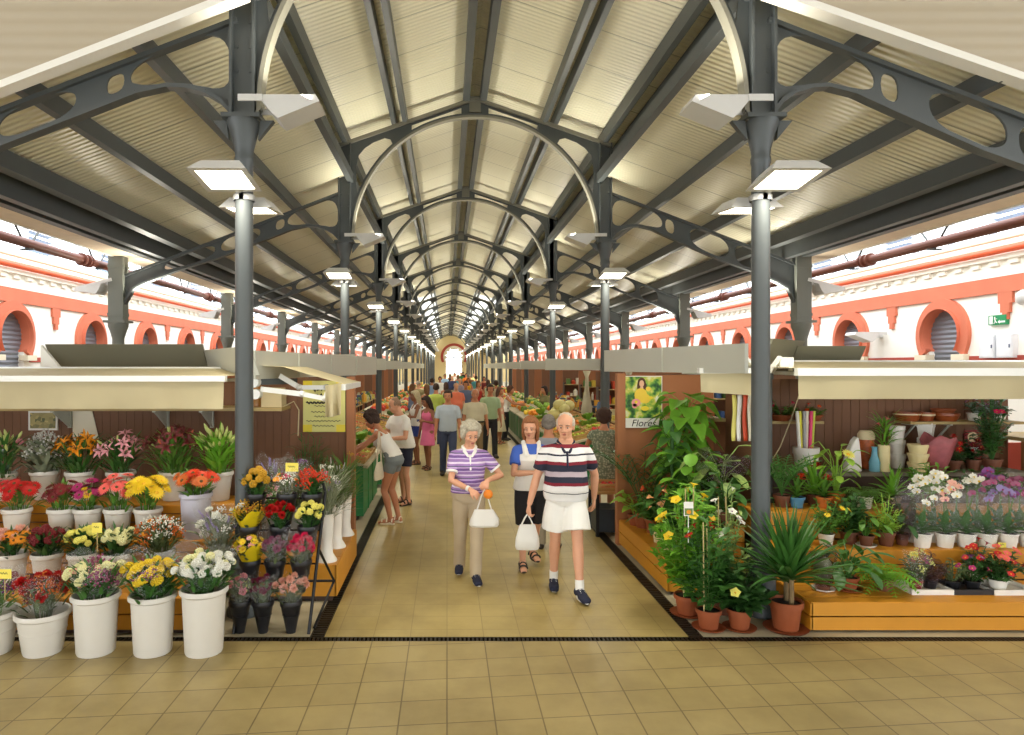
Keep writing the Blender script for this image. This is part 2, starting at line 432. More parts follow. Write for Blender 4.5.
def inner_col():
    m = MB()
    m.lathe([(0.15, 0), (0.15, 0.05), (0.125, 0.10), (0.125, 0.42), (0.135, 0.44), (0.115, 0.50), (0.085, 0.56), (0.08, 0.62), (0.078, 4.0), (0.085, 4.02), (0.085, 4.06), (0.078, 4.08), (0.085, 4.14), (0.12, 4.28), (0.15, 4.36), (0.15, 4.39)], 20)
    m.box(-0.17, 0.17, -0.13, 0.13, 4.39, 4.43)
    m.box(-0.11, 0.11, -0.012, 0.012, 4.43, 6.15)
    for s in (-1, 1): m.box(s * .1 - .012, s * .1 + .012, -.08, .08, 4.43, 6.15)
    for k in range(7):
        for s in (-1, 1): m.box(s * .06 - .012, s * .06 + .012, -.022, .022, 4.6 + k * .22, 4.625 + k * .22)
    # corbel ears under the abacus
    for s in (-1, 1):
        m.add([(s * .15, -.03, 4.39), (s * .15, .03, 4.39), (s * .27, .03, 4.39), (s * .27, -.03, 4.39), (s * .13, -.03, 4.22), (s * .13, .03, 4.22)],
              [(0, 1, 2, 3), (0, 3, 4), (1, 5, 2), (4, 3, 2, 5), (0, 4, 5, 1)])
    return m.mesh('column', STEEL, ang=35)
def outer_col():
    m = MB()
    m.lathe([(0.12, 0), (0.12, 0.5), (0.09, 0.6), (0.09, 2.5), (0.1, 2.52), (0.1, 2.57), (0.1, 2.7), (0.14, 2.84), (0.17, 2.92), (0.17, 2.98)], 18)
    m.box(-0.19, 0.19, -0.17, 0.17, 2.98, 3.02)
    m.box(-0.13, 0.13, -0.11, 0.11, 3.02, 4.3)
    for z in (3.1, 3.95): m.box(-.14, .14, -.12, .12, z, z + .05)
    return m.mesh('column_outer', STEELG, ang=35)
IC, OC = inner_col(), outer_col()
for k in range(NB):
    y = Y0 + BAY * k
    struct(link('roof_truss', TR, loc=(0, y, 0)))
    for s, xo in ((-1, XO_L), (1, XO_R)):
        struct(link('aisle_truss', TS[s], loc=(0, y, 0)))
        struct(link('column', IC, loc=(XC + s * HS, y, 0)))
        if k: struct(link('column_outer', OC, loc=(XC + s * xo, y, 0)))

# gables of the cross hall over the camera
def gable_nodes(nt, bs):
    tc = nt.nodes.new('ShaderNodeTexCoord'); wv = nt.nodes.new('ShaderNodeTexWave'); wv.bands_direction = 'Z'; wv.inputs['Scale'].default_value = 3.0
    nt.links.new(tc.outputs['Object'], wv.inputs['Vector'])
    bs.inputs['Base Color'].default_value = rgb((178, 166, 144)); bs.inputs['Roughness'].default_value = 0.5
    bp = nt.nodes.new('ShaderNodeBump'); bp.inputs['Strength'].default_value = 0.35; bp.inputs['Distance'].default_value = 0.02
    nt.links.new(wv.outputs['Fac'], bp.inputs['Height']); nt.links.new(bp.outputs[0], bs.inputs['Normal'])
GAB = node_mat('ribbed_gable_cladding', gable_nodes)
YG = 5.72
for s, x0, z0, sl, nm in ((-1, -1.85, 5.33, .385, 'left'), (1, 2.86, 5.35, .345, 'right')):
    x1 = s * 11 + XC; z1 = z0 - sl * abs(x1 - x0)
    z1c = 3.4; x1 = x0 + s * (z0 - z1c) / sl
    m = MB()
    v = [(x0, z0), (x1, z1c), (x1 + s * 3, z1c), (x1 + s * 3, 8.2), (x0, 8.2)]
    n = len(v); vs = [(a, YG, b) for a, b in v] + [(a, YG + .05, b) for a, b in v]
    m.add(vs, [tuple(range(n)), tuple(range(2 * n - 1, n - 1, -1))] + [(i, n + i, n + (i + 1) % n, (i + 1) % n) for i in range(n)])
    struct(m.build('wall_gable_' + nm, GAB, smooth=False))
    b = MB().bar((x0 - s * .15, YG + .06, z0 + sl * .15 - .02), (x1, YG + .06, z1c - .02), 0.14, 0.06)
    struct(b.build('trim_gable_' + nm, WHITE, smooth=False))
struct(MB().box(LX, RX, YG, YG + .05, 7.6, 8.2).build('wall_gable_middle', GAB, smooth=False))
struct(MB().box(-13, 14, -7.2, -7, 3.2, 8.3).build('wall_back', GAB, smooth=False))  # unseen wall added behind the camera to cut daylight on the front floor
struct(MB().box(-13, 14, -7, YG, 8.2, 8.3).build('ceiling_cross_hall', GAB, smooth=False))

# outer walls -------------------------------------------------------
WALLW = mat('white_plaster', (246, 243, 234), 0.8, 0, 0.02, 1.5)
TERR = mat('terracotta_paint', (208, 116, 86), 0.75, 0, 0.08, 2.2)
RED = mat('red_dado', (176, 74, 58), 0.75, 0, 0.06, 2)
SHUT = mat('roller_shutter', (128, 132, 140), 0.45, 0.3, 0.04, 3)
CREAM = mat('cream_paint', (236, 226, 200), 0.6, 0, 0.03)
RI, RO, ZA = 0.50, 0.70, 2.82
def shoe(r, zb=2.34, a=-38, n=26):
    p = arc(0, ZA, r, a, 180 - a, n)
    xe = p[0][0]
    return p
def wall_outer(s, nm):
    xw = XC + s * WX
    frame = lambda a_, b_, c_: (xw + c_, a_, b_)
    ys = [(13.5 if s < 0 else 13.2) + 3.0 * k for k in range(-2, 29)]
    holes = []
    for y in ys:
        h = [(y + x, z) for x, z in shoe(RI + .01)]
        h += [(h[-1][0], 0.02 + .0), (h[0][0], 0.02)]
        holes.append(h)
    me = plate('wall_' + nm, [(2.0, 0), (YF + 2, 0), (YF + 2, 4.48), (2.0, 4.48)], holes, 0.3, WALLW, frame)
    struct(link('wall_' + nm, me))
    xi = xw - s * 0.15
    # arch surround, shared
    ring_o = shoe(RO, a=-30); ring_i = shoe(RI, a=-38)
    fr2 = lambda a_, b_, c_: (c_, a_, b_)
    rm = plate('trim_arch', ring_o + [(-RO * .88, ZA - RO * .62), (-RO * .86, 2.36)][:1] + ring_i[::-1] + [(RO * .88, ZA - RO * .62)], [], 0.10, TERR, fr2)
    lm = MB(); pi_ = shoe(RI + .005); vs = []
    for a_, b_ in pi_: vs += [(-.15, a_, b_), (.17, a_, b_)]
    lm.add(vs, [(2 * i, 2 * i + 1, 2 * i + 3, 2 * i + 2) for i in range(len(pi_) - 1)]); lmm = lm.mesh('trim_reveal', TERR)
    # impost blocks
    im = MB()
    for q in (-1, 1): im.box(-.09, .09, q * .50 - .16, q * .50 + .16, 2.33, 2.44)
    imm = im.mesh('trim_impost', CREAM, smooth=False)
    sm = MB()
    nsl = 34
    for i in range(nsl):
        z = 0.05 + i * 3.25 / nsl; h = 3.25 / nsl
        hw = RI + .02
        sm.add([(.0, -hw, z), (.0, hw, z), (-.02 * s, hw, z + h * .5), (-.02 * s, -hw, z + h * .5), (.0, hw, z + h), (.0, -hw, z + h)], [(0, 1, 2, 3), (3, 2, 4, 5)])
    shm = sm.mesh('window', SHUT, smooth=False)
    cm = MB()
    for ww, z0, z1 in ((.15, 3.30, 3.50), (.10, 3.14, 3.30), (.055, 3.02, 3.14)): cm.box(-.05, .05, -ww, ww, z0, z1)
    cbm = cm.mesh('trim_corbel', TERR, smooth=False)
    for i, y in enumerate(ys):
        struct(link('trim_arch', rm, loc=(xi - s * .02, y, 0)))
        struct(link('trim_reveal', lmm, loc=(xi + s * .02, y, 0)))
        struct(link('trim_impost', imm, loc=(xi - s * .03, y, 0)))
        struct(link('window_%d' % (i + 1), shm, loc=(xi + s * .12, y, 0)))
        if i: struct(link('trim_corbel', cbm, loc=(xi - s * .0, y - 1.5, 0)))
    struct(MB().box(xi - .05, xi + .05, 2, YF, 3.49, 3.77).build('trim_band_' + nm, TERR, smooth=False))
    struct(MB().box(xi - .09, xi + .09, 2, YF, 4.06, 4.14).build('trim_cornice_' + nm, WALLW, smooth=False))
    d = MB()
    for i in range(220): y = 2.2 + i * .42; d.box(xi - .045, xi + .045, y, y + .2, 3.97, 4.06)
    struct(d.build('trim_dentils_' + nm, WALLW, smooth=False))
    bb = MB(); bd = MB()
    for y in [(13.5 if s < 0 else 13.2) + 3.0 * k + 1.5 for k in range(-3, 29)]: bb.box(xi - .02, xi + .02, max(2, y - .92), y + .92, 0, .85); bd.box(xi - .02, xi + .02, max(2, y - .92), y + .92, 2.30, 2.40)
    struct(bd.build('trim_dado_' + nm, RED, smooth=False))
    struct(bb.build('baseboard_' + nm, RED, smooth=False))
    # clerestory glazing: posts, rails and open louvre blades against the sky
    g = MB()
    yy = 2.2
    BL = mat('blue_grey_mullion', (190, 200, 212), .5, .1, .03)
    for i in range(int((YF - 2.2) / 1.0)): g.box(xw - .03, xw + .03, 2.2 + i - .06, 2.2 + i + .06, 4.5, 5.75)
    g.box(xw - .06, xw + .06, 2, YF, 4.48, 4.55); g.box(xw - .06, xw + .06, 2, YF, 5.72, 5.85)
    struct(g.build('window_frame_' + nm, BL, smooth=False))
    l = MB()
    for i in range(0, int((YF - 2.2)), 3):
        for q in range(8): z = 4.68 + q * .125; l.bar((xw - .02, 2.3 + i, z), (xw - .02, 3.1 + i, z), .1, .012, up=(s * .5, 0, 1))
    struct(l.build('window_louvres_' + nm, mat('louvre', (150, 165, 190), .4, .2, .02), smooth=False))
wall_outer(-1, 'left'); wall_outer(1, 'right')

# end wall with the great horseshoe doorway --------------------------
YEL = mat('ochre_plaster', (226, 204, 150), 0.8, 0, 0.05, .6)
ec = XC + 0.55
def fe(a_, b_, c_): return (a_, YF + c_, b_)
ho = arc(ec, 3.75, 1.35, -32, 212, 36)
ho = ho + [(ho[-1][0] - 0.05, 0.02), (ho[0][0] + 0.05, 0.02)]
struct(link('wall_end', plate('wall_end', [(-9.2, 0), (10, 0), (10, 6.4), (XC + 2.8, 6.4), (XC, 7.3), (XC - 2.8, 6.4), (-9.2, 6.4)], [ho], 0.3, YEL, fe)))
ro = arc(ec, 3.75, 2.0, -25, 205, 36); ri = arc(ec, 3.75, 1.62, -28, 208, 36)
struct(link('trim_doorway_red', plate('trim_doorway_red', ro + ri[::-1], [], .14, RED, lambda a_, b_, c_: (a_, YF - .2 + c_, b_))))
ri2 = arc(ec, 3.75, 1.60, -28, 208, 36)
lob = []
for i in range(9):
    a = math.radians(212 - 244 * (i + .5) / 9)
    lob += arc(ec + 1.30 * math.cos(a), 3.75 + 1.30 * math.sin(a), .20, math.degrees(a) + 90 + 0, math.degrees(a) + 270, 6) if False else [(ec + 1.05 * math.cos(a + .1), 3.75 + 1.05 * math.sin(a + .1)), (ec + 1.36 * math.cos(a), 3.75 + 1.36 * math.sin(a)), (ec + 1.05 * math.cos(a - .1), 3.75 + 1.05 * math.sin(a - .1))]
struct(link('trim_doorway_cream', plate('trim_doorway_cream', ri2 + lob, [], .12, CREAM, lambda a_, b_, c_: (a_, YF - .2 + c_, b_))))
dm = MB()
for x in (-.02,): dm.box(ec - .07, ec + .07, YF - .05, YF + .05, 0, 5.1)
for z in (2.35, 3.6): dm.box(ec - 1.3, ec + 1.3, YF - .05, YF + .05, z - .07, z + .07)
for x in (-1.22, 1.22): dm.box(ec + x - .05, ec + x + .05, YF - .05, YF + .05, 0, 3.2)
struct(dm.build('door_1', mat('door_bars', (120, 124, 130), .5, .1), smooth=False))
struct(MB().box(-14, 15, YF + 6, YF + 6.2, 0, 1.2).build('wall_outside', WALLW, smooth=False))

# pipes along both sides ---------------------------------------------
BRN = mat('brown_pipe', (112, 62, 48), 0.5, 0.1, 0.06, 2)
ORG = mat('orange_pipe', (226, 96, 56), 0.5, 0, 0.05, 2)
for s, nm in ((-1, 'left'), (1, 'right')):
    x = XC + s * 6.67; z = 4.02
    t = empty('suspended_pipe', (x, 3, z)); tag(t, 'brown suspended pipe with flanges along the %s eaves' % nm, 'pipe')
    m = MB(); m.tube([(0, 0, 0), (0, 55, 0)], .07, 14); m.build('pipe_run', BRN, t)
    f = MB()
    for i in range(9):
        for d in (0, .14, .22): f.lathe([(.0, -.02), (.11, -.02), (.11, .02), (0, .02)], 14, cap0=False, cap1=False)
        for j in range(len(f.v) - 56 * 3, len(f.v)):
            q = (j - (len(f.v) - 56 * 3)) // 56
            px0, py0, pz0 = f.v[j]; f.v[j] = (px0, 2.5 + 6 * i + (0, .14, .22)[q] + pz0, py0)
    tag(f.build('flange', BRN, t), kind='stuff')
    hg = MB()
    for i in range(26):
        yy = 1.0 + 2.0 * i
        hg.bar((0, yy, -.1), (0, yy - .45, .42), .03, .015); hg.bar((0, yy, -.1), (0, yy + .45, .42), .03, .015)
        hg.bar((-.1, yy, -.09), (.1, yy, -.09), .04, .02)
    tag(hg.build('hanger', STEEL, t), kind='stuff')
    v = MB(); v.tube([(0, 5.1, 0), (-s * .02, 5.1, -.1), (-s * .02, 5.1, .32)], .06, 10); v.lathe([(.09, .12), (.09, .16)], 12, c=(-s * .02, 5.1, 0)); v.build('valve_riser', BRN, t)
    xw = XC + s * (WX - .30)
    o = MB().tube([(xw, 3, 4.21), (xw, 70, 4.21)], .065, 12).build('wall_pipe', ORG); tag(o, 'orange water pipe running along the %s wall above the cornice' % nm, 'pipe')
    o = MB().tube([(xw, 3, 4.40), (xw, 70, 4.40)], .035, 10).build('wall_pipe', CREAM); tag(o, 'thin cream pipe running along the %s wall above the orange one' % nm, 'pipe')

# exit sign, wall boxes
xs = XC + WX - 0.15
e = empty('exit_sign', (xs - .03, 11.85, 3.02)); tag(e, 'green emergency exit sign with running figure on the white wall', 'sign')
MB().box(-.03, .03, -.19, .19, -.085, .085).build('sign_panel', mat('exit_green', (24, 140, 84), .4), e, smooth=False)
p = MB()
p.box(-.036, -.031, -.17, -.06, -.05, -.02); p.add([(-.034, -.02, -.035), (-.034, -.06, .0), (-.034, -.06, -.07)], [(0, 1, 2)])
p.box(-.036, -.031, .09, .16, -.07, .07); p.ell((-.034, .045, .045), (.004, .014, .014), 8, 6)
p.bar((-.034, .045, .03), (-.034, .03, -.02), .02, .01); p.bar((-.034, .03, -.02), (-.034, .06, -.065), .014, .01); p.bar((-.034, .03, -.02), (-.034, .0, -.05), .014, .01); p.bar((-.034, .045, .02), (-.034, .0, .02), .012, .01)
p.build('pictogram', mat('sign_white', (245, 245, 240), .4), e, smooth=False)
for i, y in enumerate((11.65, 12.03)):
    b = empty('meter_box', (xs - .05, y, 2.56)); tag(b, ('white meter box under the exit sign, nearer the front', 'white meter box under the exit sign, nearer the shuttered arch')[i], 'meter box')
    MB().box(-.05, .05, -.17, .17, -.2, .2).build('case', mat('box_white', (228, 230, 234), .4), b, smooth=False)
    MB().box(-.058, -.05, -.15, .15, -.18, .18).build('hatch', mat('box_hatch', (236, 237, 240), .35), b, smooth=False)
    MB().box(-.068, -.058, -.13, -.11, -.03, .03).build('latch', mat('dark_latch', (80, 90, 120), .4), b, smooth=False)
# ================================================================== LAMPS
LAMPW = mat('lamp_housing', (206, 206, 204), 0.4, 0.1, 0.03)
GLOW = emis('lamp_glass_lit', (255, 244, 214), 9.0)
DIM = mat('lamp_glass_off', (214, 214, 205), .25)
def down_meshes():
    h = MB()   # flood lamp tilted slightly, facing down; lens below. local: arm at +x side
    top = [(-.16, -.17, .10), (.16, -.17, .10), (.16, .17, .10), (-.16, .17, .10)]
    bot = [(-.24, -.25, .0), (.24, -.25, .0), (.24, .25, .0), (-.24, .25, .0)]
    h.add(top + bot, [(0, 1, 2, 3), (0, 4, 5, 1), (1, 5, 6, 2), (2, 6, 7, 3), (3, 7, 4, 0)])
    h.add([(-.24, -.25, 0), (.24, -.25, 0), (.24, .25, 0), (-.24, .25, 0), (-.19, -.2, 0.001), (.19, -.2, .001), (.19, .2, .001), (-.19, .2, .001)],
          [(4, 5, 1, 0), (5, 6, 2, 1), (6, 7, 3, 2), (7, 4, 0, 3)])
    l = MB().add([(-.19, -.2, .004), (.19, -.2, .004), (.19, .2, .004), (-.19, .2, .004)], [(0, 3, 2, 1)])
    return h.mesh('housing', LAMPW, smooth=False), l.mesh('lens', GLOW, smooth=False)
DH, DL = down_meshes()
def up_mesh():
    m = MB()  # wedge: flat open top, deep at the column
    pr = [(0, 0), (.16, -.20), (.22, -.25), (.66, -.07), (.62, 0)]; n = 5
    m.add([(a, -.2, b) for a, b in pr] + [(a, .2, b) for a, b in pr], [tuple(range(n)), tuple(range(2 * n - 1, n - 1, -1))] + [(i, n + i, n + (i + 1) % n, (i + 1) % n) for i in range(n - 1)])
    m.box(-.2, .06, -.215, -.2, -.07, .0); m.box(-.2, .06, .2, .215, -.07, 0)
    return m.mesh('housing', LAMPW, smooth=False)
UM = up_mesh()
ULENS = MB().add([(.04, -.18, -.02), (.04, .18, -.02), (.58, .18, -.02), (.58, -.18, -.02)], [(0, 3, 2, 1)]).mesh('lens', emis('uplight_glass', (255, 244, 214), 3.0), smooth=False)
DPOW, UPOW = 28, 52
def down_lamp(col, k, side, which, tilt, label):
    y = Y0 + BAY * k; x = XC + side * HS
    ang = {0: -PI / 2, 1: PI / 2}[which] + side * .25 * (1 if which else -1) * (-1)
    t = empty('flood_lamp', (x, y, 0)); tag(t, label, 'lamp', 'downlight floods on the inner columns')
    off = .40
    cx_, cy_ = math.cos(ang) * off - side * 0.06, math.sin(ang) * off
    hz = 3.76 if which == 0 else 3.68
    h = link('housing', DH, t, (cx_, cy_, hz), ((-.12, .08)[which], 0, 0))
    link('lens', DL, h)
    MB().bar((math.cos(ang) * .09, math.sin(ang) * .09, 3.76), (cx_ * .85, cy_ * .85, hz + .07), .05, .06).lathe([(.075,3.68),(.095,3.68),(.095,3.73),(.075,3.74)],14,cap0=False,cap1=False).build('bracket', LAMPW, t, smooth=False)
    return (x + cx_, y + cy_, hz - .03)
def area(loc, rot, size, power, col=(1, .935, .79), spread=PI):
    l = bpy.data.lights.new('lamp_light', 'AREA'); l.shape = 'SQUARE'; l.size = size; l.energy = power; l.color = col; l.spread = spread
    o = bpy.data.objects.new('lamp_light', l); C.objects.link(o); o.location = loc; o.rotation_euler = rot
    return o
ORD = ['first', 'second', 'third', 'fourth', 'fifth', 'sixth', 'seventh', 'eighth', 'ninth', 'tenth', 'eleventh', 'twelfth', 'thirteenth', 'fourteenth', 'fifteenth', 'sixteenth']
for k in range(NB):
    for s, nm in ((-1, 'left'), (1, 'right')):
        for wch in (0, 1):
            if k > 9 and wch: continue
            p = down_lamp(None, k, s, wch, .12, 'lit flood lamp %s the %s column of the %s row' % (('before', 'behind')[wch], ORD[k], nm))
            if k < 7: area(p, (0, 0, 0), .36, DPOW * (1 if k < 5 else 1.6))
            elif k % 2: area(p, (0, 0, 0), .5, DPOW * 3)
        x = XC + s * HS; y = Y0 + BAY * k
        t = empty('wedge_uplight', (x - s * .2, y - .15, 4.51)); t.rotation_euler = (0, 0, (PI if s > 0 else 0))
        tag(t, 'grey wedge uplight on the %s column of the %s row' % (ORD[k], nm), 'lamp', 'wedge uplights on the inner columns')
        link('housing', UM, t, scale=.8); link('lens', ULENS, t, scale=.8)
        if k < 8: area((x - s * .5, y - .15, 4.55), (PI, -s * .5, 0), .34, UPOW)
        elif k % 2: area((x - s * .5, y - .15, 4.55), (PI, -s * .5, 0), .34, UPOW * 2)
        if not k: continue
        xo = (XO_L, XO_R)[s > 0]
        t = empty('wedge_uplight', (XC + s * xo + s * .2, y, 3.72)); t.rotation_euler = (0, 0, 0 if s > 0 else PI)
        tag(t, 'grey wedge lamp on the %s outer column from the front on the %s' % (ORD[k], nm), 'lamp', 'wedge lamps on the outer columns')
        link('housing', UM, t, (0, 0, 0), (0, .25, 0), .8); MB().bar((-.04,0,-.05),(.1,0,-.05),.05,.05).build('bracket', LAMPW, t, smooth=False)
        if k < 7: area((XC + s * (xo - .55), y, 3.5), (PI, 0, 0), .3, UPOW * .7)

for s, u, y, z, lab in ((1, 878, 15.1, 2.97, 'grey wedge lamp fixed to the white wall between two shuttered arches'), (-1, 130, 18.4, 2.80, 'grey wedge lamp fixed to the white wall on the far left')):
    t = empty('wall_lamp', (XC + s * (WX - .14), y, z)); t.rotation_euler = (0, 0, PI if s > 0 else 0); tag(t, lab, 'lamp')
    link('housing', UM, t, (.12, 0, 0), None, .9); MB().box(0, .16, -.05, .05, -.12, -.02).build('bracket', LAMPW, t, smooth=False)
t = empty('bulkhead_lamp', (XC + WX - .16, 11.3, 3.36)); tag(t, 'small round white lamp on the wall beside the exit sign', 'lamp')
MB().ell((-.06, 0, 0), (.09, .13, .13), 14, 10).build('globe', LAMPW, t); MB().box(-.03, .02, -.1, .1, -.1, .1).build('back_plate', LAMPW, t, smooth=False)
# ================================================================== STALLS
WOODY = mat('ochre_slat', (200, 136, 30), 0.5, 0, 0.06, 5)
BROWN = mat('brown_panel', (120, 82, 56), 0.65, 0, 0.05, 2)
BROWNR = mat('red_brown_panel', (164, 106, 66), 0.6, 0, 0.05, 2)
DKBR = mat('dark_brown', (66, 44, 32), 0.6)
PARA = mat('grey_sheet_metal', (186, 187, 174), 0.45, 0.1, 0.05, 1.2)
PARD = mat('olive_grey_metal', (118, 116, 98), 0.5, 0.1, 0.04, 1.2)
CANV = mat('beige_awning_canvas', (202, 190, 152), 0.75, 0, 0.04, 2.5, 0.25, 9, trans=0.15)
RAIL = mat('white_rail', (232, 232, 226), 0.35, 0.1, 0.02)
TAN = mat('tan_plank', (176, 152, 98), 0.55, 0, 0.06, 4)
BLK = mat('black_metal', (26, 26, 28), 0.45, 0.3, 0.05)
BLKP = mat('black_plastic', (30, 30, 33), 0.4, 0, 0.05)

def slat_step(m, x0, x1, y0, y1, z0, z1, nb=2, sides=(1, 1), gap=.012, nt=4):
    "boxed step clad in boards, with shadow gaps"
    h = (z1 - z0) / nb
    for i in range(nb): m.box(x0, x1, y0, y0 + .02, z0 + i * h + gap / 2, z0 + (i + 1) * h - gap / 2)
    for sx, xx in ((sides[0], x0), (sides[1], x1)):
        if sx:
            for i in range(nb): m.box(xx - .01, xx + .01, y0 + .0, y1, z0 + i * h + gap / 2, z0 + (i + 1) * h - gap / 2)
    w = (y1 - y0) / nt
    for i in range(nt): m.box(x0, x1, y0 + i * w + gap / 3, y0 + (i + 1) * w - gap / 3, z1 - .02, z1)
    return m

# left steps: three tiers facing the concourse
L_T = [(5.575, 6.22, .04, .30), (6.24, 6.62, .30, .60), (6.64, 7.15, .60, .85)]
XL = -2.06
t = empty('flower_steps', (-4.4, 6.4, 0)); tag(t, 'ochre slatted display steps under the white flower buckets', 'display steps')
t_off = Vector(t.location)
def child_box(m, name, mt, par, **k):
    o = m.build(name, mt, par, smooth=False, **k); o.location = -Vector(par.location); return o
for (y0, y1, z0, z1) in L_T: child_box(slat_step(MB(), -5.4, XL, y0, y1, z0, z1, 2 if z1 < .5 else 3), 'step', WOODY, t)
child_box(MB().box(-5.35, XL - .05, 5.63, 7.1, 0, .04).box(-5.35, XL - .04, 6.27, 7.1, .05, .29).box(-5.35, XL - .04, 6.67, 7.1, .3, .59), 'plinth', DKBR, t)
t = empty('aisle_step', (-1.4, 7.0, 0)); tag(t, 'low ochre slatted step beside the aisle holding the white trumpet vases', 'display steps')
child_box(slat_step(MB(), -1.99, -1.04, 6.36, 7.75, .05, .35, 1, nt=5), 'step', WOODY, t)
child_box(MB().box(-1.95, -1.08, 6.4, 7.7, 0, .06), 'plinth', DKBR, t)
# right steps: low L-shaped bench along the aisle, and tiers facing the concourse
R_T = [(5.63, 6.22, .015, .25), (6.24, 6.62, .25, .52), (6.64, 7.1, .52, .78)]
XR = 3.02
t = empty('flower_steps', (5, 6.3, 0)); tag(t, 'ochre slatted display steps holding the orchids and small pot plants', 'display steps')
for (y0, y1, z0, z1) in R_T: child_box(slat_step(MB(), XR, 5.95, y0, y1, z0, z1, 2), 'step', WOODY, t)
child_box(MB().box(XR + .05, 5.9, 5.78, 7.05, 0, .04).box(XR + .04, 5.9, 6.27, 7.05, .04, .27).box(XR + .04, 5.9, 6.67, 7.05, .28, .51), 'plinth', DKBR, t)
t = empty('aisle_step', (2.5, 7.3, 0)); tag(t, 'low ochre slatted bench along the aisle under the big leafy plants', 'display steps')
child_box(slat_step(MB(), 2.13, 2.9, 6.55, 8.4, .03, .32, 2, nt=5), 'step', WOODY, t)
child_box(slat_step(MB(), 2.55, 2.92, 6.7, 8.38, .325, .62, 2, nt=3), 'step', WOODY, t)
child_box(MB().box(2.18, 2.86, 6.6, 8.35, 0, .04).box(2.6, 2.88, 6.8, 8.3, .04, .6), 'plinth', DKBR, t)

# kiosk back walls and the panels toward the aisle
def panel(name, x0, x1, y0, y1, z0, z1, m, label=None, rib=0.0):
    b = MB(); b.box(x0, x1, y0, y1, z0, z1)
    if rib:
        n = int((x1 - x0) / rib)
        for i in range(n): xx = x0 + (i + .5) * (x1 - x0) / n; b.box(xx - rib * .47, xx + rib * .47, y0 - .006, y0, z0 + .01, z1 - .01)
    return struct(b.build(name, m, smooth=False))
panel('wall_kiosk_left', -8.5, -1.24, 8.42, 8.48, 0, 2.06, BROWN, rib=.1)
struct(MB().box(-1.24, -1.14, 8.38, 8.5, 0, 2.08).build('trim_kiosk_post_left', BROWNR, smooth=False))
panel('wall_kiosk_right', 2.2, 3.3, 8.42, 8.48, 0, 2.10, BROWNR, rib=.55)
struct(MB().box(2.1, 2.2, 8.38, 8.5, 0, 2.12).build('trim_kiosk_post_right', BROWNR, smooth=False))
panel('wall_kiosk_back', 3.3, 6.6, 8.0, 8.06, 0, 2.06, BROWN, rib=.1)
panel('wall_kiosk_side', 3.28, 3.34, 7.2, 8.0, 0, 2.0, BROWN)
panel('wall_kiosk_low', 6.6, 9, 9.5, 9.56, 0, 1.14, RED)
o = MB().box(6.5, 9, 7.6, 8.4, 1.36, 1.40).build('side_counter_plank', TAN, smooth=False); tag(o, 'pale plank top at the far end of the pot plant stall', 'plank')
struct(MB().box(6.5, 9, 7.62, 7.7, 0, 1.36).build('wall_kiosk_end', BROWNR, smooth=False))
# tan wall plate running under the left awning, jars behind it
o = MB().box(-8.5, -1.93, 7.95, 8.4, 1.685, 1.725).build('wall_shelf', TAN, smooth=False); tag(o, 'long tan shelf along the brown wall of the left flower stall', 'shelf')
for i, x in enumerate((-6.0, -4.65, -3.45, -2.9)):
    b = MB(); b.box(x - .02, x + .02, 8.0, 8.4, 1.665, 1.685).box(x - .02, x + .02, 8.37, 8.41, 1.45, 1.685)
    b.add([(x - .01, 8.02, 1.665), (x + .01, 8.02, 1.665), (x + .01, 8.37, 1.46), (x - .01, 8.37, 1.46), (x - .01, 8.37, 1.665), (x + .01, 8.37, 1.665)], [(0, 1, 2, 3), (0, 3, 4), (1, 5, 2), (0, 4, 5, 1)])
    o = b.build('shelf_bracket', PARA, smooth=False); tag(o, 'grey steel bracket under the tan shelf, the %s from the outer end' % ORD[i], 'bracket', 'shelf brackets')
JAR = mat('amber_jar', (168, 116, 52), .3); BOXC = mat('beige_carton', (206, 190, 150), .7)
for i, (x, h, w) in enumerate(((-2.42, .26, .07), (-2.28, .3, .06))):
    r = empty('storage_jar', (x, 8.15, 1.725)); tag(r, ('amber storage jar on the tan shelf, left of the slim one', 'slim amber storage jar on the tan shelf by the column')[i], 'jar')
    MB().lathe([(w, 0), (w, h * .8), (w * .7, h * .9), (w * .7, h)], 16).build('jar_body', JAR, r)
    MB().lathe([(w * .75, h), (w * .75, h + .03)], 16).build('lid', DKBR, r)
o = MB().box(-2.2, -1.96, 8.05, 8.3, 1.725, 1.93).box(-2.19, -1.97, 8.06, 8.29, 1.93, 1.95).build('carton', BOXC, smooth=False); tag(o, 'beige carton at the end of the tan shelf', 'carton')
# framed picture and cream panel on the brown wall
r = empty('framed_picture', (-4.98, 8.40, 1.54)); tag(r, 'white framed flower picture on the brown wall behind the orange lilies', 'picture')
MB().box(-.18, .18, -.02, .0, -.12, .12).build('frame', WHITE, r, smooth=False)
PICN = node_mat('picture_print', lambda nt, bs: (lambda v, rp, tc: (nt.links.new(tc.outputs['Object'], v.inputs['Vector']), nt.links.new(v.outputs['Color'], rp.inputs[0]), nt.links.new(rp.outputs[0], bs.inputs['Base Color']),
    setattr(v.inputs['Scale'], 'default_value', 22), setattr(rp.color_ramp.elements[0], 'color', rgb((60, 76, 40))), setattr(rp.color_ramp.elements[1], 'color', rgb((196, 176, 110)))))(nt.nodes.new('ShaderNodeTexVoronoi'), nt.nodes.new('ShaderNodeValToRGB'), nt.nodes.new('ShaderNodeTexCoord')))
MB().box(-.155, .155, -.024, -.02, -.095, .095).build('print', PICN, r, smooth=False)
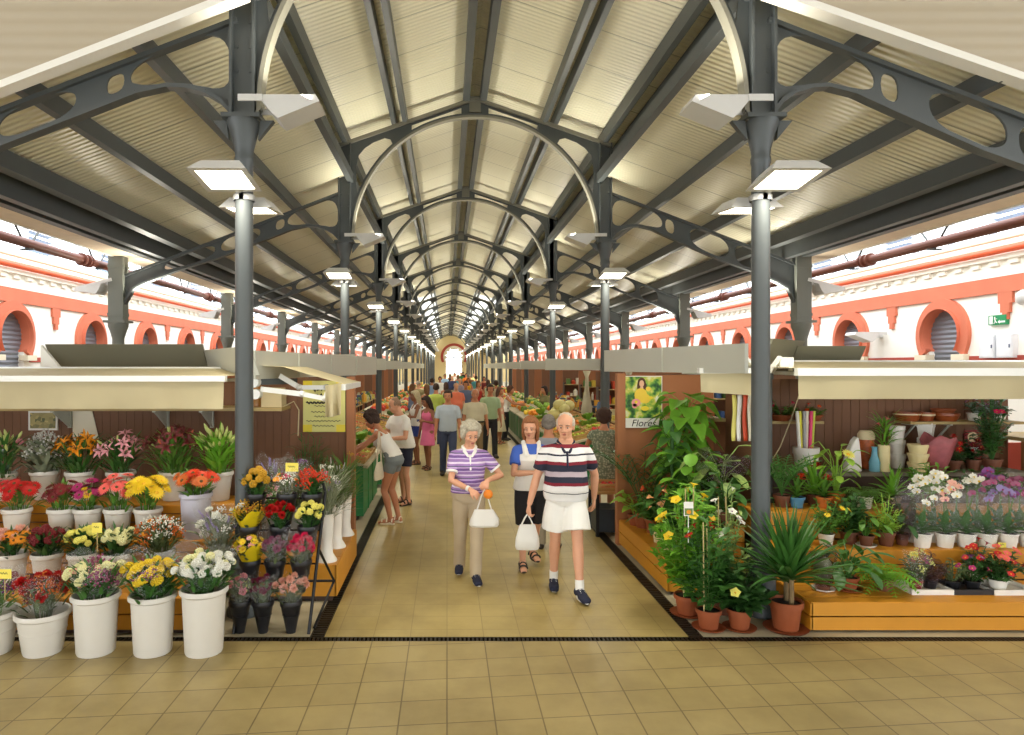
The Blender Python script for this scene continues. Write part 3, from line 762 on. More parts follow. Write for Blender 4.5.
o = MB().add([(-4.62, 8.39, 1.66), (-4.38, 8.39, 1.66), (-4.3, 8.39, 1.32), (-4.62, 8.39, 1.22), (-4.62, 8.40, 1.66), (-4.38, 8.40, 1.66), (-4.3, 8.40, 1.32), (-4.62, 8.40, 1.22)], [(3, 2, 1, 0), (4, 5, 6, 7), (0, 1, 5, 4), (1, 2, 6, 5), (2, 3, 7, 6), (3, 0, 4, 7)]).build('cream_board', CREAM, smooth=False); tag(o, 'cream board leaning on the brown wall under the shelf', 'board')

# sheet-metal parapets over the kiosks
def para(name, a, b, z0, z1, m=PARA, lean=0.0):
    a, b = Vector((a[0], a[1], 0)), Vector((b[0], b[1], 0)); d = (b - a).normalized(); n = Vector((d.y, -d.x, 0))
    t_ = .04; w = MB()
    v = [a + Vector((0, 0, z0)), b + Vector((0, 0, z0)), b + n * lean + Vector((0, 0, z1)), a + n * lean + Vector((0, 0, z1))]
    v += [p - n * t_ for p in v]
    w.add(v, [(0, 1, 2, 3), (7, 6, 5, 4), (0, 4, 5, 1), (1, 5, 6, 2), (2, 6, 7, 3), (3, 7, 4, 0)])
    k = int((b - a).length / 1.1)
    for i in range(1, k): p = a + d * (b - a).length * i / k; w.bar(p + n * (.006) + Vector((0, 0, z0)), p + n * (lean + .006) + Vector((0, 0, z1)), .015, .012, up=n)
    return struct(w.build(name, m, smooth=False))
para('wall_parapet_left', (-4.76, 8.3), (-2.9, 8.3), 2.10, 2.47, PARD, .25)
para('wall_parapet_left_end', (-2.9, 8.3), (-1.86, 6.6), 2.12, 2.40, PARA, .1)
para('wall_parapet_aisle_left', (-1.86, 6.6), (-1.14, 11.0), 2.08, 2.36, PARA, 0)
para('wall_parapet_right', (4.0, 8.0), (4.78, 8.0), 2.10, 2.44, PARD, .25)
para('wall_parapet_aisle_right', (2.08, 9.0), (2.78, 6.35), 2.14, 2.42, PARA, 0)
para('wall_parapet_right_end', (3.3, 7.3), (4.0, 8.0), 2.12, 2.5, PARD, .2)
w = MB().add([(-4.78, 8.0, 2.16), (-4.53, 8.0, 2.16), (-4.78, 8.0, 2.46), (-4.78, 8.05, 2.16), (-4.53, 8.05, 2.16), (-4.78, 8.05, 2.46)], [(0, 1, 2), (5, 4, 3), (0, 3, 4, 1), (1, 4, 5, 2), (2, 5, 3, 0)])
struct(w.build('trim_parapet_gusset', WHITE, smooth=False))

# awnings --------------------------------------------------------------
def awning(label, x0, x1, yb, zb, yf, zf, rail, val, uneven=0.0):
    r = empty('awning', ((x0 + x1) / 2, yf, zf)); tag(r, label, 'awning', 'canvas awnings')
    off = -Vector(r.location)
    n = 14; m = MB(); vs = []
    for i in range(n + 1):
        x = x0 + (x1 - x0) * i / n
        for j in range(5):
            q = j / 4; vs.append((x, yb + (yf - yb) * q, zb + (zf - zb) * q - .025 * math.sin(PI * q)))
    m.add(vs, [(i * 5 + j, i * 5 + j + 1, (i + 1) * 5 + j + 1, (i + 1) * 5 + j) for i in range(n) for j in range(4)])
    o = m.build('canopy', CANV, r); o.location = off
    mm = MB().box(x0, x1, yf - .05, yf + .02, zf - rail, zf); o = mm.build('front_rail', RAIL, r, smooth=False); o.location = off
    m = MB(); vs = []; nx = max(10, int((x1 - x0) * 14)); nz = 6
    for i in range(nx + 1):
        x = x0 + .02 + (x1 - x0 - .04) * i / nx; q = i / nx
        for j in range(nz + 1):
            d = j / nz
            w_ = (.012 * math.sin(x * 9.1) + .016 * math.sin(x * 4.3 + 1.3 * d) + .008 * math.sin(x * 23)) * d
            vs.append((x, yf - .02 + w_, zf - rail - (val + uneven * q) * d))
    m.add(vs, [(i * (nz + 1) + j, (i + 1) * (nz + 1) + j, (i + 1) * (nz + 1) + j + 1, i * (nz + 1) + j + 1) for i in range(nx) for j in range(nz)])
    o = m.build('valance', CANV, r); o.location = off
    for x in (x0 + .1, x1 - .1):
        a = MB(); a.bar((x, yb, zb - .12), (x + .12 if x < (x0 + x1) / 2 else x - .12, (yb + yf) / 2, (zb + zf) / 2 - .09), .05, .035); a.bar((x + .12 if x < (x0 + x1) / 2 else x - .12, (yb + yf) / 2, (zb + zf) / 2 - .09), (x, yf, zf - .06), .05, .035)
        o = a.build('folding_arm', RAIL, r, smooth=False); o.location = off
    o = MB().tube([(x0, yb + .03, zb - .03), (x1, yb + .03, zb - .03)], .05, 10).build('roller', RAIL, r); o.location = off
    return r
awning('wide beige canvas awning with white rail over the cut flower stall', -8.6, -2.14, 7.7, 2.185, 6.6, 2.115, .055, .265)
awning('wide beige canvas awning with white rail over the pot plant stall', 3.38, 9.2, 7.7, 2.26, 6.6, 2.19, .075, .225)
awning('short beige awning with sagging valance beside the poster panel', 2.58, 3.2, 7.7, 2.26, 7.0, 2.19, .055, .19, .04)
# side awning folded out toward the aisle, seen end on
r = empty('side_awning', (-1.88, 7.0, 2.1)); tag(r, 'folding arm awning seen end on in front of the yellow notice', 'awning', 'canvas awnings'); off = -Vector(r.location)
m = MB(); prof = [(-1.88, 2.215), (-1.62, 2.2), (-1.35, 2.12), (-1.02, 2.03)]
m.add([(x, y, z) for x, z in prof for y in (6.75, 7.9)], [(i * 2, i * 2 + 1, i * 2 + 3, i * 2 + 2) for i in range(3)])
o = m.build('canopy', CANV, r); o.location = off
m = MB().bar((-1.03, 6.72, 2.0), (-1.03, 7.92, 2.0), .05, .06); o = m.build('front_rail', RAIL, r, smooth=False); o.location = off
m = MB(); vs = []
for i in range(9):
    x = -1.2 + .16 * i / 8
    for j in range(4): vs.append((x, 6.7 + .02 * math.sin(i * 1.3) * j, 2.02 - .105 * j + .03 * (i / 8) ** 2))
m.add(vs, [(i * 4 + j, i * 4 + 4 + j, i * 4 + 5 + j, i * 4 + 1 + j) for i in range(8) for j in range(3)])
o = m.build('valance', CANV, r); o.location = off
for (p, q, s_, zz) in (((-1.86, 1.98), (-1.45, 1.93), (-1.22, 1.885), 0), ((-1.72, 2.11), (-1.52, 1.99), (-1.24, 1.99), .2)):
    m = MB().bar((p[0], 6.8 + zz, p[1]), (q[0], 6.8 + zz, q[1]), .04, .05).bar((q[0], 6.8 + zz, q[1]), (s_[0], 6.8 + zz, s_[1]), .04, .045)
    for c in (q, s_): m.ell((c[0], 6.8 + zz, c[1]), .035, 10, 8)
    o = m.build('folding_arm', RAIL, r); o.location = off
m = MB().bar((-1.22, 6.8, 1.885), (-1.17, 6.8, 2.0), .04, .045); o = m.build('elbow_link', RAIL, r, smooth=False); o.location = off
m = MB().lathe([(.055, -.05), (.055, .05)], 16); m.v = [(x - 1.92, y * 0 + 6.78 + z, 2.05 + y) for x, y, z in m.v]
m2 = MB().lathe([(.05, -.05), (.05, .05)], 16); m.add([(x - 1.9, 6.78 + z, 1.93 + y) for x, y, z in m2.v], m2.f)
m.box(-1.97, -1.87, 6.74, 6.84, 2.12, 2.22)
o = m.build('end_bracket', RAIL, r); o.location = off
o = MB().bar((-1.98, 6.8, 2.05), (-1.6, 7.2, 2.05), .05, .06).build('support_bar', STEEL, r, smooth=False); o.location = off
# thin dark post with bracket, right stall
r = empty('awning_post', (3.36, 7.14, 0)); tag(r, 'short dark grey steel post with cap beside the big column', 'post')
MB().lathe([(.05, .0), (.05, 2.12)], 16).build('pole', STEEL, r); MB().lathe([(.062, 2.07), (.062, 2.13), (.03, 2.15)], 16).build('cap', STEEL, r)
m = MB().bar((-.28, -.1, 2.3), (-.1, 0, 2.13), .06, .03).bar((.02, 0, 2.13), (.1, -.1, 2.3), .07, .05).box(.08, .22, -.12, -.06, 2.2, 2.3).bar((.19, -.12, 2.16), (.19, -.12, 2.24), .04, .02)
m.build('awning_bracket', RAIL, r, smooth=False)
# hanging cord
o = MB().tube([(3.95, 7.6, 1.93), (3.85, 7.62, 1.6), (3.72, 7.6, 1.3), (3.6, 7.6, 1.1)], .006, 6).build('pale_string', mat('cord', (196, 180, 140), .7)); tag(o, 'thin pale cord slanting down from the right awning', 'cord')
o = MB().tube([(-1.9, 7.9, 1.74), (-1.78, 7.9, 1.8), (-1.72, 7.9, 1.7), (-1.73, 7.9, 1.4)], .008, 6).build('pale_string', MATS['cord']); tag(o, 'pale cord hooked over the shelf end by the left column', 'cord')

# posters ---------------------------------------------------------------
PY = mat('poster_paper', (214, 208, 128), .6, 0, .02); TAPE = mat('yellow_tape', (226, 204, 40), .4); INK = mat('dark_ink', (50, 48, 44), .7)
r = empty('yellow_notice', (-1.515, 8.40, 1.72)); tag(r, 'yellow handwritten notice taped to the brown end panel', 'notice')
MB().box(-.26, .26, -.012, 0, -.32, .31).build('sheet', PY, r, smooth=False)
for sx in (-1, 1):
    for z in (-.275, .265): MB().box(sx * .205 - .055, sx * .205 + .055, -.016, -.011, z - .045, z + .045).build('tape', TAPE, r, smooth=False)
rr = random.Random(3)
def script_line(z, x0, x1, h, wt):
    pts = []; n = int((x1 - x0) / .012)
    for i in range(n): pts.append((x0 + i * .012, -.016, z + h * math.sin(i * 1.7) * rr.uniform(.4, 1)))
    return pts
m = MB()
for z, x0, x1, h in ((.0, -.12, .1, .010), (-.075, -.16, .18, .012), (-.13, -.12, .14, .012), (-.185, -.22, .22, .012), (-.245, -.14, .14, .012)): m.tube(script_line(z, x0, x1, h, 0), .0035, 5)
for z, x0, x1, h in ((.215, -.15, .05, .045), (.12, -.18, .08, .035), (.04, -.22, .1, .016)): m.tube(script_line(z, x0, x1, h, 0), .010, 5)
m.build('handwriting', INK, r)
r = empty('flower_poster', (2.42, 8.40, 1.79)); tag(r, 'white bordered garden poster headed with black script on the right end panel', 'poster')
MB().box(-.235, .235, -.012, 0, -.34, .30).build('sheet', WHITE, r, smooth=False)
def pnodes(nt, bs):
    tc = nt.nodes.new('ShaderNodeTexCoord'); v = nt.nodes.new('ShaderNodeTexNoise'); v.inputs['Scale'].default_value = 9; v.inputs['Detail'].default_value = 5
    nt.links.new(tc.outputs['Object'], v.inputs['Vector']); rp = nt.nodes.new('ShaderNodeValToRGB'); cr = rp.color_ramp
    cr.elements[0].position = .36; cr.elements[0].color = rgb((24, 70, 34)); cr.elements[1].position = .68; cr.elements[1].color = rgb((224, 232, 200))
    for p, c in ((.45, (70, 126, 52)), (.52, (150, 186, 70)), (.58, (210, 204, 90))): e = cr.elements.new(p); e.color = rgb(c)
    nt.links.new(v.outputs['Fac'], rp.inputs[0]); nt.links.new(rp.outputs[0], bs.inputs['Base Color'])
MB().box(-.225, .225, -.016, -.012, -.22, .29).build('printed_garden', node_mat('garden_print', pnodes), r, smooth=False)
def disc(m, x, z, rx, rz, y, n=16): m.add([(x + rx * math.cos(2 * PI * i / n), y, z + rz * math.sin(2 * PI * i / n)) for i in range(n)], [tuple(range(n))])
def pf(name, col, lst):
    m = MB()
    for i, (x, z, rx, rz, y) in enumerate(lst): disc(m, x, z, rx, rz, -.017 - y)
    return m.build(name, mat('print_' + name, col, .5), r, smooth=False)
pf('printed_hair', (92, 56, 32), [(-.02, .22, .05, .06, 0), (-.055, .17, .022, .06, 0), (.015, .17, .022, .06, 0)])
pf('printed_face', (232, 182, 146), [(-.02, .205, .03, .042, .001), (-.02, .15, .02, .03, .0005)])
pf('printed_dress', (240, 206, 70), [(-.03, .06, .08, .09, .0008), (.02, .02, .07, .06, .0009), (.06, .14, .03, .03, .0005)])
pf('printed_bloom', (240, 150, 150), [(-.09, -.03, .055, .05, .002), (-.11, -.07, .03, .03, .002)])
pf('printed_yellow_bloom', (238, 214, 60), [(.09, .03, .03, .02, .002), (.02, -.1, .05, .03, .002), (.2, .01, .02, .02, .002)][:1])
pf('printed_yellow_bloom', (238, 214, 60), [(.02, -.1, .05, .03, .002)]); pf('printed_yellow_bloom', (238, 214, 60), [(-.09, -.02, .02, .02, .003)])
o = link('lettering', text_mesh('Flores', .12, INK, .001, .25), r, (.0, -.015, -.285), (PI / 2, 0, 0)); o['label'] = 'black script lettering'

# ------------------------------------------------------------------ farther stalls
GREEN = mat('green_counter', (34, 124, 66), 0.5, 0, 0.06, 2); GREEND = mat('dark_green_counter', (58, 98, 58), .5, 0, .08, 2)
BOARD = mat('grey_board', (196, 188, 160), .6, 0, .06, 3); CRATE = mat('wood_crate', (196, 156, 96), .7, 0, .08, 8)
def counter(sg, y0, ln, label, side_m=GREEND):
    x0 = AISLE[0] - .2 if sg < 0 else AISLE[1] + .2
    r = empty('market_counter', (x0, y0, 0)); tag(r, label, 'counter', 'green market counters'); s = sg
    a = lambda q: (min(0, q), max(0, q))
    e = a(s * 1.0)
    MB().box(e[0], e[1], 0, .04, .06, .78).build('end_panel', GREEN, r, smooth=False)
    m = MB().box(min(0, s * .03), max(0, s * .03), .04, ln, .06, .74)
    for i in range(1, int(ln / .6)): m.box(min(-s * .012, 0), max(-s * .012, 0), i * .6 - .02, i * .6 + .02, .06, .74)
    m.build('front_panel', side_m, r, smooth=False)
    m = MB(); z0, z1 = .74, 1.02
    m.add([(-s * .06, 0, z0), (s * 1.05, 0, z1), (s * 1.05, ln, z1), (-s * .06, ln, z0), (-s * .06, 0, z0 + .04), (s * 1.05, 0, z1 + .04), (s * 1.05, ln, z1 + .04), (-s * .06, ln, z0 + .04)],
          [(0, 1, 2, 3), (7, 6, 5, 4), (0, 4, 5, 1), (1, 5, 6, 2), (2, 6, 7, 3), (3, 7, 4, 0)] if s > 0 else [(3, 2, 1, 0), (4, 5, 6, 7), (1, 5, 4, 0), (2, 6, 5, 1), (3, 7, 6, 2), (0, 4, 7, 3)])
    m.build('sloping_top', BOARD, r, smooth=False)
    MB().box(min(s * .1, s * .95), max(s * .1, s * .95), .05, ln - .05, 0, .06).build('plinth', DKBR, r, smooth=False)
    return x0
def topz(sg, x0, x): return .78 + (abs(x - x0) + .06) / 1.11 * .28
CY = [9.75]
for _k in range(1, 7): CY += [Y0 + BAY * _k + .35, Y0 + BAY * _k + 3.1]
FR = {}
def fruit(kind):
    if kind in FR: return FR[kind]
    m = MB()
    def M2(n, c): return mat(n, c, .4, 0, .08, 14)
    if kind == 'orange': m.ell((0, 0, .038), .038, 12, 8); m.cur = 1; m.lathe([(.006, .074), (.003, .078)], 6); me = m.mesh('orange', [M2('orange_peel', (232, 132, 28)), M2('stalk', (70, 90, 40))])
    elif kind == 'tomato': m.ell((0, 0, .032), (.038, .038, .032), 12, 8); m.cur = 1; [m.leaf((0, 0, .062), (math.cos(a), math.sin(a), .3), .025, .01, .5, 2) for a in (0, 1.25, 2.5, 3.75, 5)]; me = m.mesh('tomato', [M2('tomato_skin', (204, 44, 28)), M2('stalk', (70, 90, 40))])
    elif kind == 'lemon': m.ell((0, 0, .03), (.044, .03, .03), 12, 8); m.ell((.045, 0, .03), .01, 6, 4); me = m.mesh('lemon', [M2('lemon_peel', (240, 206, 50))])
    elif kind == 'apple': m.lathe([(.01, .004), (.028, 0), (.04, .03), (.036, .058), (.02, .066), (.006, .06)], 12); m.cur = 1; m.tube([(0, 0, .06), (.005, 0, .078)], .003, 5); me = m.mesh('apple', [M2('apple_skin', (170, 180, 50)), M2('stalk', (70, 90, 40))])
    elif kind == 'pepper': m.lathe([(.008, 0), (.03, .01), (.034, .05), (.028, .08), (.01, .075)], 10, sx=1.05); m.cur = 1; m.tube([(0, 0, .075), (.006, 0, .1)], .006, 6); me = m.mesh('pepper', [M2('pepper_skin', (60, 120, 36)), M2('stalk', (70, 90, 40))])
    elif kind == 'melon': m.ell((0, 0, .105), (.125, .105, .105), 16, 10); m.cur = 1; m.tube([(.12, 0, .105), (.14, 0, .11)], .008, 6); me = m.mesh('melon', [M2('melon_rind', (214, 206, 134)), M2('stalk', (70, 90, 40))])
    elif kind == 'peach': m.ell((0, 0, .035), (.036, .036, .035), 12, 8); me = m.mesh('peach', [M2('peach_skin', (220, 140, 84))])
    elif kind == 'lettuce':
        q = random.Random(5)
        m.ell((0, 0, .08), .075, 10, 8)
        for i in range(14): a = i * 2.4; m.leaf((.03 * math.cos(a), .03 * math.sin(a), .02), (math.cos(a), math.sin(a), .8), .16, .14, -.7, 4, .1, shape=1)
        me = m.mesh('lettuce', [M2('lettuce_leaf', (126, 168, 62))])
    elif kind == 'aubergine': m.ell((0, 0, .035), (.085, .036, .035), 12, 8); m.cur = 1; m.ell((.08, 0, .035), (.018, .022, .022), 8, 6); me = m.mesh('aubergine', [M2('aubergine_skin', (58, 28, 60)), M2('stalk', (70, 90, 40))])
    FR[kind] = me; return me
def crate(x, y, z, rz, kind, n, label, where, tilt=0.0, w=.4, d=.32):
    r = empty('produce_crate', (x, y, z), rz); r.rotation_euler = (0, tilt, rz); tag(r, label, 'crate', 'produce crates')
    m = MB().box(-w / 2, w / 2, -d / 2, d / 2, 0, .012)
    for s in (-1, 1):
        for zz in (.015, .06): m.box(-w / 2, w / 2, s * d / 2 - .006, s * d / 2 + .006, zz, zz + .035); m.box(s * w / 2 - .006, s * w / 2 + .006, -d / 2, d / 2, zz, zz + .035)
    m.build('crate_slats', CRATE, r, smooth=False)
    p = MB()
    for i in (-1, 1):
        for j in (-1, 1): p.box(i * (w / 2 - .012) - .012, i * (w / 2 - .012) + .012, j * (d / 2 - .012) - .012, j * (d / 2 - .012) + .012, 0, .11)
    p.build('corner_post', CRATE, r, smooth=False)
    mw = Matrix.Translation(r.location) @ r.rotation_euler.to_matrix().to_4x4()
    q = random.Random(hash(label) & 255)
    nx = 5 if kind not in ('melon', 'lettuce') else 2
    ny = 4 if nx == 5 else 2
    k = 0
    for lay in range(3):
        for i in range(nx - lay):
            for j in range(ny - lay):
                if k >= n: break
                px_ = (i - (nx - lay - 1) / 2) * (w - .04) / nx; py_ = (j - (ny - lay - 1) / 2) * (d - .04) / ny
                o = link(kind, fruit(kind), None, mw @ Vector((px_, py_, .016 + lay * (.055 if nx == 5 else .14))), (q.uniform(-.3, .3), q.uniform(-.3, .3), q.uniform(0, 6)))
                tag(o, '%s heaped in the crate %s' % (kind, where), kind, '%ss %s' % (kind.rstrip('s'), where)); k += 1
names = {-1: 'left', 1: 'right'}
kinds = ['tomato', 'orange', 'pepper', 'apple', 'lemon', 'peach', 'lettuce', 'aubergine']
for sg in (-1, 1):
    for i, y in enumerate(CY):
        if sg > 0 and i < 1: continue
        ln = 1.95 if i == 0 else 2.55
        x0 = counter(sg, y, ln, 'green market counter, %s one along the %s side of the aisle' % (ORD[i], names[sg]), GREEND if (i + (sg > 0)) % 3 else GREEN)
        sl = math.atan2(.28, 1.11)
        if i < 3:
            for a in range(4 if i else 3):
                for b in range(2):
                    kd = kinds[(a * 3 + b * 5 + i * 2 + (sg > 0)) % 8]
                    xx = x0 + sg * (.22 + .5 * b); yy = y + .28 + a * .52
                    if yy > y + ln - .2: continue
                    n = 24 if i < 2 else 16
                    if kd == 'lettuce': n = 5
                    crate(xx, yy, topz(sg, x0, xx) + .0, PI / 2 * 0, kd, n, 'crate of %ss, %s in the %s row on the %s %s counter' % (kd, ORD[a], ('aisle', 'back')[b], ORD[i], names[sg]),
                          '%s in the %s row on the %s %s counter' % (ORD[a], ('aisle', 'back')[b], ORD[i], names[sg]), tilt=-sg * sl, w=.46, d=.42)
        else:
            m = MB(); q = random.Random(i * 7 + sg)
            cs = [(204, 60, 34), (232, 140, 34), (120, 160, 50), (226, 196, 60), (214, 200, 140), (80, 110, 40)]
            mts = [mat('produce_%d' % c, cs[c], .45, 0, .1, 10) for c in range(6)]
            for a in range(int(ln / .5)):
                for b in range(2):
                    m.cur = q.randrange(6); xx = x0 + sg * (.22 + .5 * b); zz = topz(sg, x0, xx)
                    for c in range(16): m.ell((xx + q.uniform(-.2, .2), y + .25 + a * .5 + q.uniform(-.2, .2), zz + .05 + q.uniform(0, .09)), q.uniform(.04, .07), 7, 5)
            o = m.build('heaped_produce', mts); tag(o, 'heaps of fruit and vegetables on the %s counter along the %s' % (ORD[i], names[sg]), 'produce', kind='stuff')
        # what stands behind the counters: brown booth walls and grey parapets
        xw0, xw1 = (x0 + sg * 2.4, x0 + sg * 4.4)
        panel('wall_booth', min(xw0, xw1), max(xw0, xw1), y + ln - .1, y + ln - .04, 0, 2.06, BROWN if i % 2 else BROWNR, rib=.4)
        if i % 2 == 0:
            a_, b_ = (x0 + sg * .4, y + ln + .1), (x0 + sg * 4.6, y + ln + .1)
            para('wall_parapet_booth', a_ if sg > 0 else b_, b_ if sg > 0 else a_, 2.12, 2.42)
        panel('wall_booth_back', min(x0 + sg * 4.4, x0 + sg * 4.46), max(x0 + sg * 4.4, x0 + sg * 4.46), y, y + ln + .3, 0, 2.06, BROWN)
        if i < 7:
            r = empty('back_table', (x0 + sg * 2.0, y + .1, 0)); tag(r, 'brown back table heaped with goods behind the %s %s counter' % (ORD[i], names[sg]), 'table', 'back tables')
            MB().box(-.3, .3, 0, ln - .4, .90, .94).build('table_top', TAN, r, smooth=False)
            for aa in (-.26, .26):
                for bb_ in (.04, ln - .44): MB().box(aa - .025, aa + .025, bb_ - .025, bb_ + .025, 0, .90).build('leg', DKBR, r, smooth=False)
            q = random.Random(i * 11 + sg); ms = [mat('goods_%d' % c, cc, .5, 0, .12, 9) for c, cc in enumerate(((196, 186, 150), (70, 90, 120), (206, 150, 50), (90, 120, 56), (50, 48, 52), (214, 196, 90), (160, 70, 44)))]
            m = MB()
            for a in range(int((ln - .5) / .22)):
                for b in range(3):
                    m.cur = q.randrange(7); xx = x0 + sg * 2.0 - .2 + .2 * b; yy = y + .25 + a * .22; h = q.uniform(.06, .3)
                    if q.random() < .4: m.box(xx - .08, xx + .08, yy - .08, yy + .08, .94, .94 + h)
                    elif q.random() < .5: m.lathe([(.07, 0), (.08, h * .7), (.04, h), (.04, h + .03)], 8, c=(xx, yy, .94))
                    else:
                        for c in range(5): m.ell((xx + q.uniform(-.06, .06), yy + q.uniform(-.06, .06), .98 + q.uniform(0, .08)), .05, 7, 5)
            tag(m.build('heaped_goods', ms), 'mixed goods on the back table behind the %s %s counter' % (ORD[i], names[sg]), 'goods', kind='stuff')
        if i < 6 and not (sg < 0 and i == 0):
            r = empty('booth_shelf', (x0 + sg * 3.2, y + ln - .3, 0)); tag(r, 'stocked brown shelf behind the %s %s counter' % (ORD[i], names[sg]), 'shelf', 'booth shelves')
            m = MB()
            for z in (1.05, 1.5): m.box(-.8, .8, -.16, .16, z, z + .03)
            m.build('shelf_board', TAN, r, smooth=False)
            for x in (-.78, .78): MB().box(x - .03, x + .03, -.15, .15, 0, 1.6).build('upright', DKBR, r, smooth=False)
            q = random.Random(i + 40 * sg); ms = [mat('stock_%d' % c, cc, .5) for c, cc in enumerate(((226, 220, 200), (60, 90, 140), (190, 70, 40), (210, 180, 60), (40, 46, 52), (90, 120, 60)))]
            m = MB()
            for z in (1.08, 1.53):
                x = -.7
                while x < .7:
                    m.cur = q.randrange(6); w = q.uniform(.08, .2); h = q.uniform(.1, .3)
                    if q.random() < .5: m.box(x, x + w * .9, -.1, .1, z, z + h)
                    else: m.lathe([(w * .42, 0), (w * .45, h * .7), (w * .2, h * .85), (w * .2, h)], 10, c=(x + w / 2, 0, z))
                    x += w + .02
            tag(m.build('stock', ms, r, smooth=False), kind='stuff')
# melons stacked on the second counter on the right, tomatoes crate by the end panel
x0 = AISLE[1] + .2
for i, (dx, dy, dz) in enumerate(((.35, 0, 0), (.6, .05, .06), (.45, .28, .03), (.5, .12, .2), (.75, .28, .1))):
    o = link('melon', fruit('melon'), None, (x0 + dx, 16.0 + dy, topz(1, x0, x0 + dx) + .07 + dz * .9), (0, 0, i)); o.scale = (1.25,) * 3
    tag(o, 'pale yellow melon stacked on the third counter along the right', 'melon', 'stacked melons')
r = empty('low_table', (2.05, 9.0, 0)); tag(r, 'dark low table holding tomatoes beside the right end panel', 'table')
MB().box(-.12, .42, -.2, .3, .55, .58).build('table_top', CRATE, r, smooth=False)
for xx in (-.1, .4):
    for yy in (-.18, .28): MB().box(xx - .02, xx + .02, yy - .02, yy + .02, 0, .55).build('leg', BLK, r, smooth=False)
MB().box(-.1, .4, -.16, .26, .05, .35).build('lower_bin', mat('dark_bin', (46, 56, 62), .5), r, smooth=False)
crate(2.2, 9.05, .58, 0, 'tomato', 18, 'slatted crate of tomatoes on the low table by the end panel', 'on the low table by the end panel', w=.44, d=.36)
# hanging curtains of white cloth on the right booths
for i, (x, y, s_) in enumerate(((3.6, 17.5, 1), (4.6, 17.2, 1))):
    m = MB(); vs = []; n = 12
    for j in range(9):
        z = 2.1 - j * .16; w = .04 + .10 * math.exp(-((j - 6.5) / 2.6) ** 2) + .06 * (j == 0)
        for k in range(n): a = 2 * PI * k / n; vs.append((x + w * math.cos(a) * (1 + .15 * math.sin(3 * a)), y + w * .6 * math.sin(a), z))
    m.add(vs, [(j * n + k, j * n + (k + 1) % n, (j + 1) * n + (k + 1) % n, (j + 1) * n + k) for j in range(8) for k in range(n)])
    o = m.build('gathered_curtain', mat('white_cloth', (206, 199, 174), .8, trans=.3)); tag(o, ('white cloth curtain gathered beside the booth opening, nearer the aisle', 'white cloth curtain gathered deeper in the right booth')[i], 'curtain')
# ================================================================== FLOWERS AND PLANTS
G = {
 'mid': mat('leaf_mid', (92, 138, 50), .5, 0, .2, 9, trans=.2), 'dark': mat('leaf_dark', (54, 94, 42), .42, 0, .2, 9, trans=.12),
 'light': mat('leaf_light', (156, 196, 72), .5, 0, .16, 9, trans=.25), 'bright': mat('leaf_bright', (122, 180, 56), .45, 0, .16, 9, trans=.25),
 'grey': mat('leaf_grey', (140, 148, 118), .7, 0, .14, 9, trans=.15), 'dusty': mat('leaf_dusty', (92, 108, 66), .7, 0, .2, 9, trans=.15), 'deep': mat('leaf_deep', (66, 114, 48), .4, 0, .2, 9, trans=.15),
 'varieg': mat('leaf_variegated', (150, 176, 96), .45, 0, .42, 30, trans=.2), 'wine': mat('leaf_wine', (92, 56, 44), .5, 0, .2, 9, trans=.1),
}
STEMM = mat('stem', (88, 122, 56), .6); SOIL = mat('soil', (44, 34, 26), .95, 0, .1, 30)
COL = dict(red=(196, 30, 26), darkred=(118, 18, 24), magenta=(172, 34, 104), coral=(236, 106, 96), yellow=(240, 204, 36), orange=(252, 156, 30), rust=(206, 104, 34), redorange=(218, 62, 24), white=(242, 240, 226), cream=(240, 234, 176),
           pink=(232, 164, 172), hotpink=(226, 44, 98), purple=(124, 64, 130), lavender=(158, 140, 192), burgundy=(130, 24, 62), palepink=(244, 186, 164), mustard=(204, 156, 30), bud=(206, 214, 130), mauve=(160, 88, 120), peach=(244, 170, 120), paleyellow=(238, 228, 110), maroon=(108, 34, 34), salmon=(226, 120, 92), silver=(206, 204, 196))
def petal(c): return mat('petal_' + c, COL[c], .55, 0, .1, 12, trans=.2)
CEN = mat('flower_centre', (90, 66, 26), .8); YCEN = mat('flower_yellow_centre', (226, 176, 40), .8)
BL = {}
